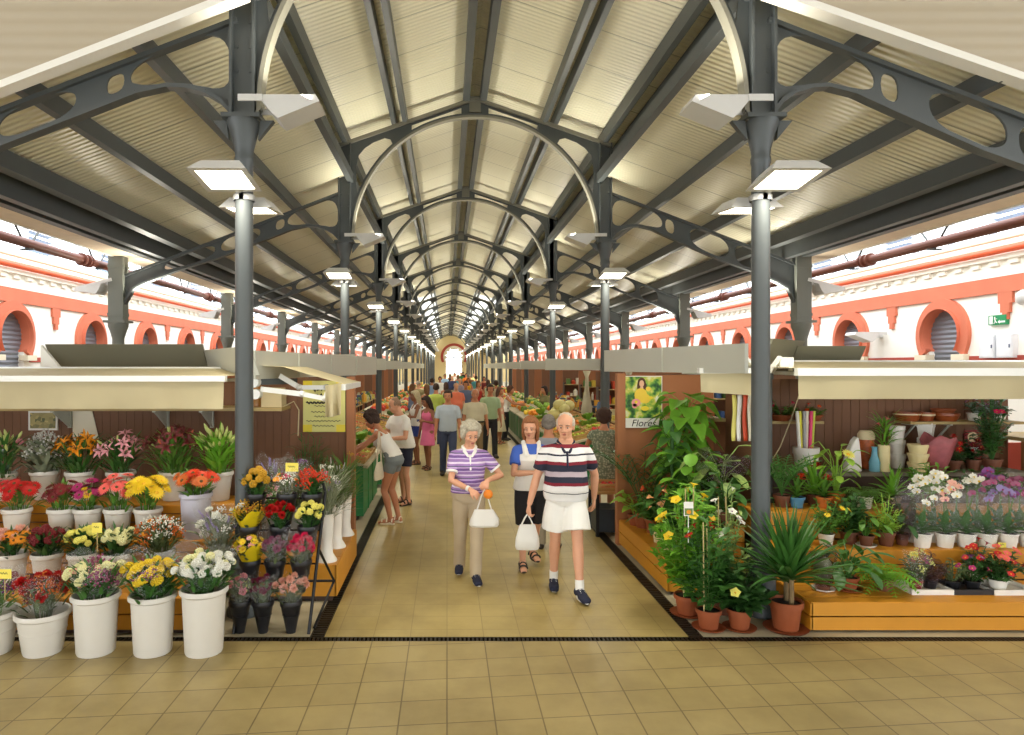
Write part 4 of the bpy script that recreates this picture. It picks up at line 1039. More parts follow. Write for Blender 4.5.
def bloom(kind, c):
    key = (kind, c)
    if key in BL: return BL[key]
    q = random.Random(11); m = MB(); ms = [petal(c), CEN]
    if kind == 'gerbera':
        for ring, (n, L, el) in enumerate(((18, 1.0, .12), (14, .7, .35))):
            for i in range(n):
                a = 2 * PI * (i + ring * .5) / n; m.leaf((.12 * math.cos(a), .12 * math.sin(a), .02), (math.cos(a), math.sin(a), el), L * .9, .26, .3, 3, .1)
        m.cur = 1; m.ell((0, 0, .05), (.22, .22, .12), 10, 6); ms[1] = CEN if c not in ('yellow', 'white') else YCEN
    elif kind == 'daisy':
        for i in range(12): a = 2 * PI * i / 12; m.leaf((.15 * math.cos(a), .15 * math.sin(a), .0), (math.cos(a), math.sin(a), .25), .85, .34, .4, 2, .1, shape=1)
        m.cur = 1; m.ell((0, 0, .04), (.26, .26, .14), 8, 5); ms[1] = YCEN
    elif kind == 'carnation':
        for i in range(46):
            t = math.acos(1 - 1.45 * (i + .5) / 46); a = i * 2.399
            d = (math.sin(t) * math.cos(a), math.sin(t) * math.sin(a), math.cos(t) + .15)
            m.leaf((0, 0, -.1), (d[0] + q.uniform(-.15, .15), d[1] + q.uniform(-.15, .15), d[2]), q.uniform(.85, 1.05), .55, q.uniform(-.5, .6), 2, .5, shape=1)
        m.cur = 1; m.lathe([(.1, -.5), (.22, -.1)], 8); ms[1] = STEMM
    elif kind == 'pompon':
        for i in range(34):
            t = math.acos(1 - 1.3 * (i + .5) / 34); a = i * 2.399
            m.ell((.75 * math.sin(t) * math.cos(a), .75 * math.sin(t) * math.sin(a), .6 * math.cos(t)), q.uniform(.2, .3), 5, 4)
        m.ell((0, 0, 0), (.7, .7, .5), 8, 6)
    elif kind == 'rose':
        for i in range(18): a = i * 2.4; r = .1 + .04 * i; m.leaf((r * .5 * math.cos(a), r * .5 * math.sin(a), -.2), (math.cos(a) * r, math.sin(a) * r, .8), .95, .8, .9 * r, 3, -.35, shape=1)
        m.cur = 1; m.lathe([(.08, -.45), (.25, -.2)], 8); ms[1] = STEMM
    elif kind == 'lily':
        for i in range(6): a = PI / 3 * i; m.leaf((0, 0, -.25), (math.cos(a) * .8, math.sin(a) * .8, .75), 1.15, .42 if i % 2 else .32, 1.3, 5, .22)
        m.cur = 1
        for i in range(6): a = PI / 3 * i + .4; m.tube([(0, 0, -.2), (.14 * math.cos(a), .14 * math.sin(a), .5)], .02, 4); m.ell((.15 * math.cos(a), .15 * math.sin(a), .52), (.05, .05, .03), 5, 4)
    elif kind == 'bud':
        m.lathe([(.03, -.6), (.16, -.3), (.2, 0), (.15, .35), (.03, .7)], 7)
    elif kind == 'cluster':
        for i in range(22): m.ell((q.gauss(0, .45), q.gauss(0, .45), q.gauss(0, .3)), q.uniform(.11, .2), 5, 4)
    elif kind == 'spike':
        for i in range(26): z = i / 26; a = i * 2.4; m.ell((.16 * (1.1 - z) * math.cos(a), .16 * (1.1 - z) * math.sin(a), z * 2 - .6), .09, 5, 4)
    elif kind == 'orchid':
        for a, L, w in ((PI / 2, .85, .5), (PI / 2 + 2.1, .85, .5), (PI / 2 - 2.1, .85, .5), (.15, 1, .95), (PI - .15, 1, .95)): m.leaf((0, 0, 0), (math.cos(a), math.sin(a), .15), L, w, .3, 3, .1, shape=1)
        m.cur = 1; m.leaf((0, 0, .05), (0, -.6, .8), .5, .4, .9, 3, .3, shape=1); ms[1] = petal('magenta' if c != 'white' else 'yellow')
    elif kind == 'spathe':
        m.leaf((0, -.2, 0), (0, .6, .55), 1.4, 1.2, .6, 4, .12, shape=3); m.cur = 1; m.tube([(0, -.15, .05), (0, .1, .35), (0, .2, .75)], [.07, .06, .03], 6); ms[1] = YCEN
    elif kind == 'trumpet':
        for i in range(5): a = 2 * PI * i / 5; m.leaf((0, 0, -.1), (math.cos(a), math.sin(a), .35), .95, .85, .35, 3, .05, shape=1)
        m.cur = 1; m.ell((0, 0, 0), (.16, .16, .1), 6, 4); ms[1] = YCEN if c != 'white' else petal('purple')
        m.cur = 0; m.lathe([(.06, -.8), (.12, -.35), (.3, 0)], 8, cap0=False, cap1=False)
    elif kind == 'star':
        for k in range(3):
            for i in range(7): a = 2 * PI * (i + k * .4) / 7; m.leaf((0, 0, .15 * k), (math.cos(a), math.sin(a), .3 + .5 * k), 1.0 - .2 * k, .3, .3, 3, .2)
        m.cur = 1; m.ell((0, 0, .4), (.1, .1, .2), 6, 5); ms[1] = YCEN
    me = m.mesh(kind + '_bloom', ms, ang=60); BL[key] = me; return me

def orient(d, spin):
    q = Vector((0, 0, 1)).rotation_difference(Vector(d).normalized())
    return (q @ Quaternion((0, 0, 1), spin)).to_euler()

def sheath(m, r0, r1, z0, z1, n=22, wob=.1, seed=0):
    q = random.Random(seed); vs = []
    ph = [q.uniform(0, 6) for _ in range(4)]
    for j in range(6):
        t = j / 5; r = r0 + (r1 - r0) * t ** .8
        for i in range(n):
            a = 2 * PI * i / n; w = 1 + wob * t * (math.sin(3 * a + ph[0]) + .6 * math.sin(7 * a + ph[1]))
            vs.append((r * w * math.cos(a), r * w * math.sin(a), z0 + (z1 - z0) * t + (.04 * math.sin(2 * a + ph[2]) + .025 * math.sin(5 * a + ph[3])) * t))
    m.add(vs, [(j * n + i, j * n + (i + 1) % n, (j + 1) * n + (i + 1) % n, (j + 1) * n + i) for j in range(5) for i in range(n)])
CLEAR = film('cellophane', (235, 238, 240), .92); CLEAR2 = film('thin_cellophane', (235, 238, 240), .955); YWRAP = mat('yellow_wrap', (226, 200, 30), .35, 0, .06, 8, trans=.3); DWRAP = film('dark_wrap', (70, 56, 64), .55)
def bunch(name, label, x, y, z, r, h, blooms, green='mid', leaf=(.12, .035, 0), nl=40, wrap=None, seed=0, group='bunches of cut flowers', down=.16, flat=.45, stems=True, rootr=.05):
    "cut flowers in a vessel whose rim is at z: blooms on a dome of radius r and height h"
    t = empty(name, (x, y, z)); tag(t, label, 'flowers', group)
    q = random.Random(seed + int(abs(x) * 1000)); m = MB(); m.cur = 0
    blooms = [(a, b, max(n_, int(n_ * 1.35)), s_) for a, b, n_, s_ in blooms]
    tot = sum(b[2] for b in blooms); k = 0; spots = []
    for i in range(tot):
        th = math.acos(1 - (1 - math.cos(1.25)) * (i + .5) / tot); a = i * 2.399 + q.uniform(-.3, .3)
        spots.append((th, a))
    order = list(range(tot)); q.shuffle(order)
    for kind, c, n, s in blooms:
        for _ in range(n):
            th, a = spots[order[k]]; k += 1
            d = Vector((math.sin(th) * math.cos(a), math.sin(th) * math.sin(a), math.cos(th)))
            p = Vector((r * d.x, r * d.y, h * (flat + (1 - flat) * d.z))) * q.uniform(.74, 1.1)
            o = link(kind + '_bloom', bloom(kind, c), t, p, orient((d.x + q.uniform(-.3, .3), d.y - .3 + q.uniform(-.3, .2), d.z + (.5 if kind != 'lily' else .1)), q.uniform(0, 6)), s * {'gerbera': 1.14, 'lily': 1.22}.get(kind, 1) * q.uniform(.82, 1.15))
            if stems: m.tube([(d.x * rootr, d.y * rootr, -down), (d.x * r * .4, d.y * r * .4, h * .15), p - Vector((d.x, d.y, 1.2)) * s * .3], .0035, 4, caps=False)
    L, W, sh = leaf; nl = int(nl * 1.9)
    for i in range(nl):
        th = math.acos(1 - .85 * q.random()); a = q.uniform(0, 2 * PI); f = q.uniform(.2, .95)
        p = Vector((r * f * math.sin(th) * math.cos(a), r * f * math.sin(th) * math.sin(a), h * q.uniform(-.12, .72)))
        m.leaf(p, (math.cos(a) * q.uniform(.3, 1), math.sin(a) * q.uniform(.3, 1), q.uniform(.3, 1.1)), L * q.uniform(.7, 1.2), W * q.uniform(.8, 1.2), q.uniform(.2, 1), 3, .2, shape=sh)
    m.build('foliage', G[green], t, ang=70)
    if wrap == 'clear': w = MB(); sheath(w, .07, r * 1.12, -.04, h * 1.12, seed=seed); w.build('cellophane_wrap', CLEAR, t); 
    elif wrap == 'yellow': w = MB(); sheath(w, .05, r * 1.02, -.04, h * .62, seed=seed); w.build('yellow_paper_wrap', YWRAP, t)
    return t

# vessels ---------------------------------------------------------------
BUCK = mat('white_bucket_plastic', (214, 209, 198), .38, 0, .03, 3); CLRV = film('clear_vase', (220, 228, 230), .55); LAVB = mat('lavender_bucket', (196, 194, 206), .4); TERC = mat('terracotta', (146, 74, 36), .7, 0, .1, 8); POTBR = mat('brown_pot', (112, 66, 44), .55, 0, .08); CREAMP = mat('cream_pot', (226, 208, 166), .5); WPOT = mat('white_pot', (234, 230, 220), .4)
GREYB = mat('grey_bucket', (150, 152, 150), .45)
def vessel_mesh(rb, rt, h, mt, name='bucket', lip=.012, n=26, ribs=0, sq=False):
    pr = [(rb * .96, 0), (rb, .012), (rb + (rt - rb) * .93, h - .05), (rt + lip * .3, h - .045), (rt + lip, h - .035), (rt + lip, h - .012), (rt + lip * .6, h), (rt, h - .004), (rt - .01, h - .06), (rb - .004, .03)]
    m = MB(); m.lathe(pr, n, cap1=False)
    m.add([( (rt - .012) * math.cos(2 * PI * i / n), (rt - .012) * math.sin(2 * PI * i / n), h * .55) for i in range(n)], [tuple(range(n))])
    if ribs:
        for i in range(ribs): a = 2 * PI * i / ribs; m.bar((rb * math.cos(a) * 1.0, rb * math.sin(a), .02), ((rb + (rt - rb) * .9) * math.cos(a), (rb + (rt - rb) * .9) * math.sin(a), h - .06), .012, .012)
    return m.mesh(name, mt, ang=35)
VM = {}
def vessel(kind, label, x, y, z, cat='bucket', group=None, tilt=0):
    if kind not in VM:
        VM[kind] = {'small': lambda: vessel_mesh(.094, .120, .27, BUCK), 'smallhigh': lambda: vessel_mesh(.10, .132, .29, BUCK), 'big50': lambda: vessel_mesh(.142, .165, .50, BUCK, lip=.018), 'big45': lambda: vessel_mesh(.14, .162, .455, BUCK, lip=.018), 'big30': lambda: vessel_mesh(.14, .18, .32, BUCK, lip=.018),
                    'rib': lambda: vessel_mesh(.095, .13, .24, BUCK, ribs=26), 'vase': lambda: vessel_mesh(.085, .12, .30, CLRV, 'vase'), 'lav': lambda: vessel_mesh(.12, .14, .42, LAVB), 'cone': lambda: vessel_mesh(.04, .086, .27, BLKP, 'cone_bucket', .006, 16), 'grey': lambda: vessel_mesh(.08, .11, .45, GREYB),
                    'trumpet': lambda: MB().lathe([(.1, 0), (.1, .008), (.062, .07), (.055, .14), (.07, .44), (.08, .455), (.07, .45), (.05, .2)], 22, cap1=True).mesh('trumpet_vase', WPOT)}[kind]()
    o = link({'cone': 'cone_bucket', 'vase': 'glass_vase', 'trumpet': 'trumpet_vase'}.get(kind, 'flower_bucket'), VM[kind], None, (x, y, z), (0, 0, R.uniform(0, 6)))
    tag(o, label, cat, group); return o

GB = 'white flower buckets'
def bk(kind, h, what, where, u, y, z, r, hh, blooms, off=0, grp=GB, **kw):
    x = px(u, y)
    col = {'cone': 'black cone bucket', 'vase': 'clear glass vase', 'trumpet': 'white trumpet vase', 'lav': 'lavender plastic bucket', 'grey': 'grey bucket', 'rib': 'white ribbed bucket'}.get(kind, 'white bucket')
    vessel(kind, '%s of %s %s' % (col, what, where), x, y, z, 'vase' if kind in ('vase', 'trumpet') else 'bucket', grp)
    return bunch(kw.pop('name', 'flower_bunch'), '%s in a %s %s' % (what, col, where), x, y, z + h, r, hh, blooms, **kw)

# row on the floor
YA = 5.26; fl = 'on the floor'
bk('big30', .32, 'mixed purple flowers', fl, -8, YA, 0, .2, .27, [('cluster', 'purple', 7, .05), ('cluster', 'mauve', 7, .05), ('pompon', 'darkred', 4, .04)], wrap='clear')
bk('big30', .32, 'wrapped red carnations', fl, 43, YA, 0, .2, .27, [('carnation', 'red', 15, .05), ('cluster', 'maroon', 6, .05), ('cluster', 'rust', 4, .05)], green='dusty', wrap='clear', down=.1)
bk('big45', .455, 'white and lilac wrapped flowers', fl, 96, YA, 0, .21, .23, [('pompon', 'cream', 13, .04), ('cluster', 'mauve', 6, .055), ('cluster', 'palepink', 5, .05)], wrap='clear', green='deep', nl=90)
bk('big45', .455, 'yellow chrysanthemums with a purple bunch', fl, 153, YA, 0, .21, .25, [('pompon', 'yellow', 28, .04), ('cluster', 'mauve', 6, .05)], wrap='clear', nl=110, green='deep')
bk('big50', .50, 'white chrysanthemums', fl, 204, YA, 0, .22, .25, [('pompon', 'white', 34, .04), ('pompon', 'cream', 8, .04)], wrap='clear', nl=110, green='deep')
# first tier
YB, ZB = 5.98, .30; w1 = 'on the lowest step'
bk('small', .27, 'cream roses and orange flowers', w1, 12, YB, ZB, .16, .2, [('rose', 'palepink', 5, .055), ('gerbera', 'orange', 8, .05)], green='dark')
bk('small', .27, 'dark red pompons', w1, 47, YB, ZB, .15, .2, [('pompon', 'darkred', 13, .042)], green='dark', nl=60)
bk('small', .27, 'pale yellow chrysanthemums', w1, 83, YB, ZB, .15, .2, [('pompon', 'paleyellow', 15, .036)], green='dark', nl=60)
bk('small', .27, 'ivory chrysanthemums', w1, 118, YB, ZB, .15, .2, [('pompon', 'cream', 15, .038)], green='dark', nl=60)
bk('vase', .30, 'white freesias with rust flowers', w1, 160, YB, ZB, .2, .26, [('cluster', 'rust', 9, .055), ('cluster', 'white', 11, .045), ('gerbera', 'orange', 3, .035)], green='dusty', nl=80)
bk('rib', .24, 'white roses with lavender sprigs', w1, 219, YB + .02, ZB + .03, .19, .36, [('rose', 'white', 9, .04), ('cluster', 'white', 9, .045), ('spike', 'lavender', 8, .05)], green='grey', nl=80, wrap='clear')
o = MB().box(-.15, .15, -.15, .15, 0, .03).build('riser_block', BUCK, smooth=False); o.location = (px(219, YB + .02), YB + .02, ZB); tag(o, 'low white riser under the ribbed bucket', 'riser')
# second tier
YC_, ZC_ = 6.43, .60; w2 = 'on the middle step'
bk('small', .27, 'red gerberas', w2, 17, YC_, ZC_, .19, .24, [('gerbera', 'red', 13, .062)], nl=14)
bk('small', .27, 'deep red gerberas', w2, 62, YC_, ZC_, .17, .24, [('gerbera', 'darkred', 12, .055)], nl=14)
bk('small', .27, 'magenta gerberas', w2, 88, YC_, ZC_, .15, .24, [('gerbera', 'magenta', 11, .055), ('gerbera', 'yellow', 2, .04)], nl=14)
bk('small', .27, 'coral pink gerberas', w2, 118, YC_, ZC_, .18, .30, [('gerbera', 'coral', 15, .06)], nl=14)
bk('small', .27, 'yellow gerberas', w2, 148, YC_, ZC_, .19, .29, [('gerbera', 'yellow', 17, .062)], nl=14)
bk('lav', .42, 'orange gerberas', w2, 196, YC_ - .03, ZC_ - .0, .2, .2, [('gerbera', 'redorange', 9, .066), ('gerbera', 'rust', 6, .06)], nl=20)
# top tier
YD_, ZD_ = 6.9, .855; w3 = 'on the top step'
bk('small', .27, 'lily buds and pink roses', w3, 3, YD_, ZD_, .2, .42, [('bud', 'bud', 12, .085), ('rose', 'pink', 4, .05)], green='deep', leaf=(.2, .035, 0), nl=40)
bk('smallhigh', .29, 'silvery foliage', w3, 45, YD_ + .05, ZD_, .2, .34, [('cluster', 'silver', 12, .07)], green='grey', leaf=(.16, .06, 1), nl=70, name='foliage_bunch')
bk('smallhigh', .29, 'orange lilies', w3, 80, YD_, ZD_, .24, .36, [('lily', 'orange', 11, .085), ('bud', 'orange', 4, .06)], green='deep', leaf=(.18, .03, 0), nl=60)
bk('smallhigh', .29, 'pale pink lilies', w3, 121, YD_, ZD_, .22, .36, [('lily', 'pink', 9, .075), ('bud', 'bud', 7, .06)], green='deep', leaf=(.18, .03, 0), nl=60)
bk('smallhigh', .29, 'dark burgundy lilies', w3, 173, YD_, ZD_, .26, .42, [('lily', 'maroon', 11, .075), ('bud', 'bud', 5, .06), ('bud', 'salmon', 3, .06)], green='mid', leaf=(.18, .03, 0), nl=70)
bk('smallhigh', .29, 'green lily buds', w3, 219, YD_, ZD_, .21, .42, [('bud', 'bud', 24, .085)], green='bright', leaf=(.2, .035, 0), nl=70, flat=.6)
bk('small', .27, 'dusty pink roses', 'at the outer end of the middle step', -18, YC_, ZC_, .18, .28, [('rose', 'pink', 8, .055), ('rose', 'burgundy', 4, .055)], nl=30)

# black ladder rack with cone buckets ------------------------------------
r = empty('flower_rack', (-1.42, 5.75, 0)); tag(r, 'black tubular flower rack in front of the left column', 'rack'); off = -Vector(r.location)
def rk(name, pts, rad=.014): o = MB().tube(pts, rad, 8).build(name, BLK, r); o.location = off
rk('side_rail', [(-1.14, 5.6, 0), (-1.07, 5.98, 1.10), (-1.09, 5.99, 1.17), (-1.16, 6.0, 1.2), (-1.42, 6.0, 1.2), (-1.68, 6.0, 1.2)])
rk('side_rail', [(-1.76, 5.6, 0), (-1.72, 5.98, 1.12), (-1.70, 5.99, 1.18), (-1.68, 6.0, 1.2)])
rk('leg', [(-1.1, 5.86, .62), (-1.02, 6.14, .27), (-1.12, 5.72, 0)], .012); rk('foot_rail', [(-1.72, 6.12, .27), (-1.02, 6.14, .27)], .012)
TY = [(5.94, 1.10), (5.84, .84), (5.73, .58), (5.64, .30)]
for i, (yy, zz) in enumerate(TY): rk('crossbar', [(-1.75 + .02 * i * 0, yy + .08, zz - .06), (-1.1, yy + .08, zz - .06)], .008)
rowsT = [('top', [(256, 'mustard marigolds', [('pompon', 'mustard', 12, .038)], None), (287, 'pink and white posies', [('cluster', 'white', 5, .04), ('cluster', 'hotpink', 4, .035), ('daisy', 'orange', 4, .03)], 'clear'), (312, 'scarlet geraniums', [('cluster', 'redorange', 12, .045)], None)]),
         ('second', [(249, 'yellow wrapped rust flowers', [('cluster', 'mustard', 8, .045), ('rose', 'white', 1, .04), ('cluster', 'rust', 3, .045)], 'yellow'), (280, 'red carnations', [('carnation', 'red', 10, .042)], None), (308, 'lemon chrysanthemums', [('pompon', 'paleyellow', 11, .036)], None)]),
         ('third', [(250, 'yellow daisies in yellow paper', [('daisy', 'yellow', 9, .04), ('daisy', 'pink', 3, .035)], 'yellow'), (275, 'mauve carnations', [('carnation', 'mauve', 10, .038)], 'clear'), (301, 'hot pink carnations', [('carnation', 'hotpink', 11, .04)], 'clear')]),
         ('lowest', [(240, 'pink rosebuds with greenery', [('rose', 'pink', 5, .034), ('cluster', 'bud', 4, .04)], 'clear'), (263, 'burgundy carnations', [('carnation', 'burgundy', 10, .038)], 'clear'), (291, 'pale pink carnations', [('carnation', 'palepink', 11, .042)], 'clear')])]
for (rn, lst), (yy, zz) in zip(rowsT, TY):
    for u, what, bl, wr in lst:
        bk('cone', .27, what, 'in the %s rack row' % rn, u, yy, zz - .27 if zz > .3 else .0, .125, .19, bl, wrap=wr, green='dusty' if wr else 'dark', nl=26, leaf=(.09, .03, 0), grp='black cone buckets on the rack', group='posies on the rack', rootr=.02)
TAGY = mat('yellow_card', (240, 222, 90), .6)
def price(x, y, z, label, w=.09, h=.06):
    t = empty('price_card', (x, y, z)); tag(t, label, 'price card', 'yellow price cards')
    MB().box(-w / 2, w / 2, -.003, .003, -h / 2, h / 2).build('card', TAGY, t, smooth=False)
    MB().bar((0, .004, -h / 2 - .16), (0, .004, 0), .006, .004).build('stick', TAN, t, smooth=False)
    m = MB(); m.tube([(-w * .3 + i * .006, -.005, .006 + .008 * math.sin(i * 1.9)) for i in range(int(w * .6 / .006))], .002, 4); m.build('pen_mark', INK, t)
price(px(294, 5.98), 5.9, 1.33, 'yellow price card above the top row of the rack', .11, .075)
price(px(8, 5.1), 5.06, .66, 'yellow price card in the mixed purple flowers', .1, .07)
price(px(97, 5.5), 5.5, .9, 'yellow price card between the ivory chrysanthemums and lilac flowers', .08, .08)
# trumpet vases along the aisle step
for i, (x, y, what, gr, bl) in enumerate(((-1.15, 6.5, 'grey green herbs', 'grey', [('cluster', 'white', 8, .03), ('cluster', 'lavender', 5, .03)]), (-1.14, 7.0, 'feathery grasses', 'dusty', [('spike', 'silver', 8, .04)]), (-1.12, 7.5, 'fine olive grasses', 'mid', [('cluster', 'mustard', 4, .03)]))):
    vessel('trumpet', 'tall white trumpet vase of %s on the aisle step' % what, x, y, .35, 'vase', 'white trumpet vases')
    bunch('foliage_bunch', '%s standing in a white trumpet vase on the aisle step' % what, x, y, .80, .16, .42, bl, green=gr, leaf=(.26, .012, 0), nl=110, rootr=.03)
for i, (x, y, what, gr, bl, wr) in enumerate(((-1.78, 6.9, 'dried lavender in cellophane', 'dusty', [('spike', 'lavender', 14, .05)], 'clear'), (-1.5, 6.85, 'violet statice in cellophane', 'dusty', [('cluster', 'purple', 7, .045), ('cluster', 'white', 4, .04)], 'clear'), (-1.62, 6.5, 'white and rose posies', 'mid', [('cluster', 'white', 6, .04), ('cluster', 'pink', 5, .04)], None))):
    vessel('grey', 'tall grey bucket of %s on the aisle step' % what, x, y, .35, 'bucket', 'grey buckets behind the rack')
    bunch('flower_bunch', '%s standing in a tall grey bucket' % what, x, y, .80, .13, .42 if i < 2 else .26, bl, green=gr, nl=30, wrap=wr)

# ------------------------------------------------------------------ POTTED PLANTS
PMS = {}
def pot_mesh(rt, h, mt, rb=None, collar=True):
    rb = rb or rt * .76
    pr = [(rb * .95, 0), (rb, .008), (rt * .95, h * .78), (rt * 1.06, h * .79), (rt * 1.08, h), (rt * .98, h), (rt * .95, h * .9)] if collar else [(rb, 0), (rt, h * .92), (rt * 1.08, h * .93), (rt * 1.08, h), (rt * .98, h), (rt * .95, h * .9)]
    m = MB().lathe(pr, 22, cap1=True); return m.mesh('pot', mt, ang=35)
def fol(m, kind, q, rim, h, r, p):
    "append foliage of the given habit to mesh builder m; returns points where flowers may sit"
    tips = []
    if kind == 'bush':
        L, W = p.get('leaf', (.09, .045)); n = p.get('n', 110)
        for i in range(int(n / 7)):
            a = q.uniform(0, 2 * PI); th = math.acos(1 - .95 * q.random())
            e = Vector((r * math.sin(th) * math.cos(a), r * math.sin(th) * math.sin(a), rim + h * (.25 + .75 * math.cos(th)))) * q.uniform(.85, 1.03)
            b = Vector((0, 0, rim - .03)); m.tube([b, (b + e) / 2 + Vector((0, 0, h * .08)), e], .004, 4, caps=False)
            for j in range(8):
                t = .35 + .65 * j / 7; c = b.lerp(e, t); aa = a + (j % 2 * 2 - 1) * 1.1 + q.uniform(-.5, .5)
                m.leaf(c, (math.cos(aa), math.sin(aa), q.uniform(-.1, .8)), L * q.uniform(.7, 1.2), W * q.uniform(.8, 1.2), q.uniform(.2, 1.1), 3, .15, shape=p.get('shape', 1))
            tips.append(e)
    elif kind == 'broad':
        n = p.get('n', 22); L, W = p.get('leaf', (.2, .15))
        for i in range(n):
            a = i * 2.399 + q.uniform(-.3, .3); t = (i + .5) / n
            e = Vector((r * math.cos(a) * q.uniform(.35, 1), r * math.sin(a) * q.uniform(.35, 1), rim + h * (.2 + .8 * t) * q.uniform(.85, 1.0)))
            m.tube([(0, 0, rim - .03), (e.x * .35, e.y * .35, e.z * .75 + rim * .2), e], .005, 5, caps=False)
            m.leaf(e, (math.cos(a) * .8, math.sin(a) * .8, q.uniform(-.75, .25)), L * q.uniform(.7, 1.1), W * q.uniform(.8, 1.1), q.uniform(.2, .8), 5, .12, shape=p.get('shape', 3)); tips.append(e)
    elif kind == 'strap':
        n = p.get('n', 36); W = p.get('w', .045)
        for c in range(p.get('canes', 1)):
            cx_, cy_ = (0, 0) if p.get('canes', 1) == 1 else (.05 * math.cos(c * 2.1), .05 * math.sin(c * 2.1)); zb = rim + p.get('stem', .0) * (1 - .25 * c)
            for i in range(n):
                a = i * 2.399; t = i / n
                m.leaf((cx_, cy_, zb + .06 * t), (math.cos(a) * (1.15 - t), math.sin(a) * (1.15 - t), .35 + 1.3 * t), h * q.uniform(.7, 1.05), W, q.uniform(.35, .9) * p.get('droop', 1), 6, .3, shape=p.get('shape', 0))
        tips = [Vector((q.uniform(-.05, .05), q.uniform(-.05, .05), rim + h * q.uniform(.55, .8))) for _ in range(8)]
    elif kind == 'fern':
        for i in range(p.get('n', 20)):
            a = i * 2.399; t = i / p.get('n', 20); d = Vector((math.cos(a), math.sin(a), .5 + 1.1 * t)).normalized(); pos = Vector((0, 0, rim)); st = r * 1.25 / 11
            for j in range(11):
                w = math.sin(PI * (.1 + .85 * j / 11)) * p.get('pin', .085)
                side = d.cross(Vector((0, 0, 1))).normalized()
                for s in (-1, 1): m.leaf(pos, side * s + d * .5, w, .02, .3, 2, .1)
                m.leaf(pos, d, st * 1.1, .006, 0, 1, 0, shape=2); pos = pos + d * st; d = (d - Vector((0, 0, .2))).normalized()
    elif kind == 'pole':
        m.tube([(0, 0, 0), (0, 0, rim + h)], .02, 8)
        n = p.get('n', 40); L, W = p.get('leaf', (.2, .15))
        for i in range(n):
            t = (i + .5) / n; a = i * 2.399; rr_ = r * q.uniform(.35, 1) * (1 - .35 * t)
            e = Vector((rr_ * math.cos(a), rr_ * math.sin(a), rim + h * t + .05)); m.tube([(0, 0, rim + h * t * .9), e], .004, 4, caps=False)
            m.leaf(e, (math.cos(a) * .8, math.sin(a) * .8, q.uniform(-.95, .1)), L * q.uniform(.7, 1.1), W * q.uniform(.8, 1.1), q.uniform(.1, .6), 5, .12, shape=p.get('shape', 3)); tips.append(e)
    elif kind == 'palm':
        for i in range(p.get('n', 12)):
            a = i * 2.399; t = i / 12; d = Vector((math.cos(a) * .34, math.sin(a) * .34, 1.1)).normalized(); pos = Vector((0, 0, rim)); st = h * 1.1 / 12
            for j in range(12):
                side = d.cross(Vector((0, 0, 1))).normalized()
                if j > 3:
                    for s in (-1, 1): m.leaf(pos, side * s + d * .9, p.get('pin', .2) * math.sin(PI * (.2 + .75 * j / 12)), .022, .5, 3, .15)
                m.tube([pos, pos + d * st], .005, 4, caps=False); pos = pos + d * st; d = (d - Vector((0, 0, .10)) + Vector((math.cos(a), math.sin(a), 0)) * .03).normalized()
    elif kind == 'spiny':
        m.ell((0, 0, rim + h * .4), (r * .7, r * .7, h * .45), 14, 9); tips = [Vector((0, 0, rim + h))]
    return tips
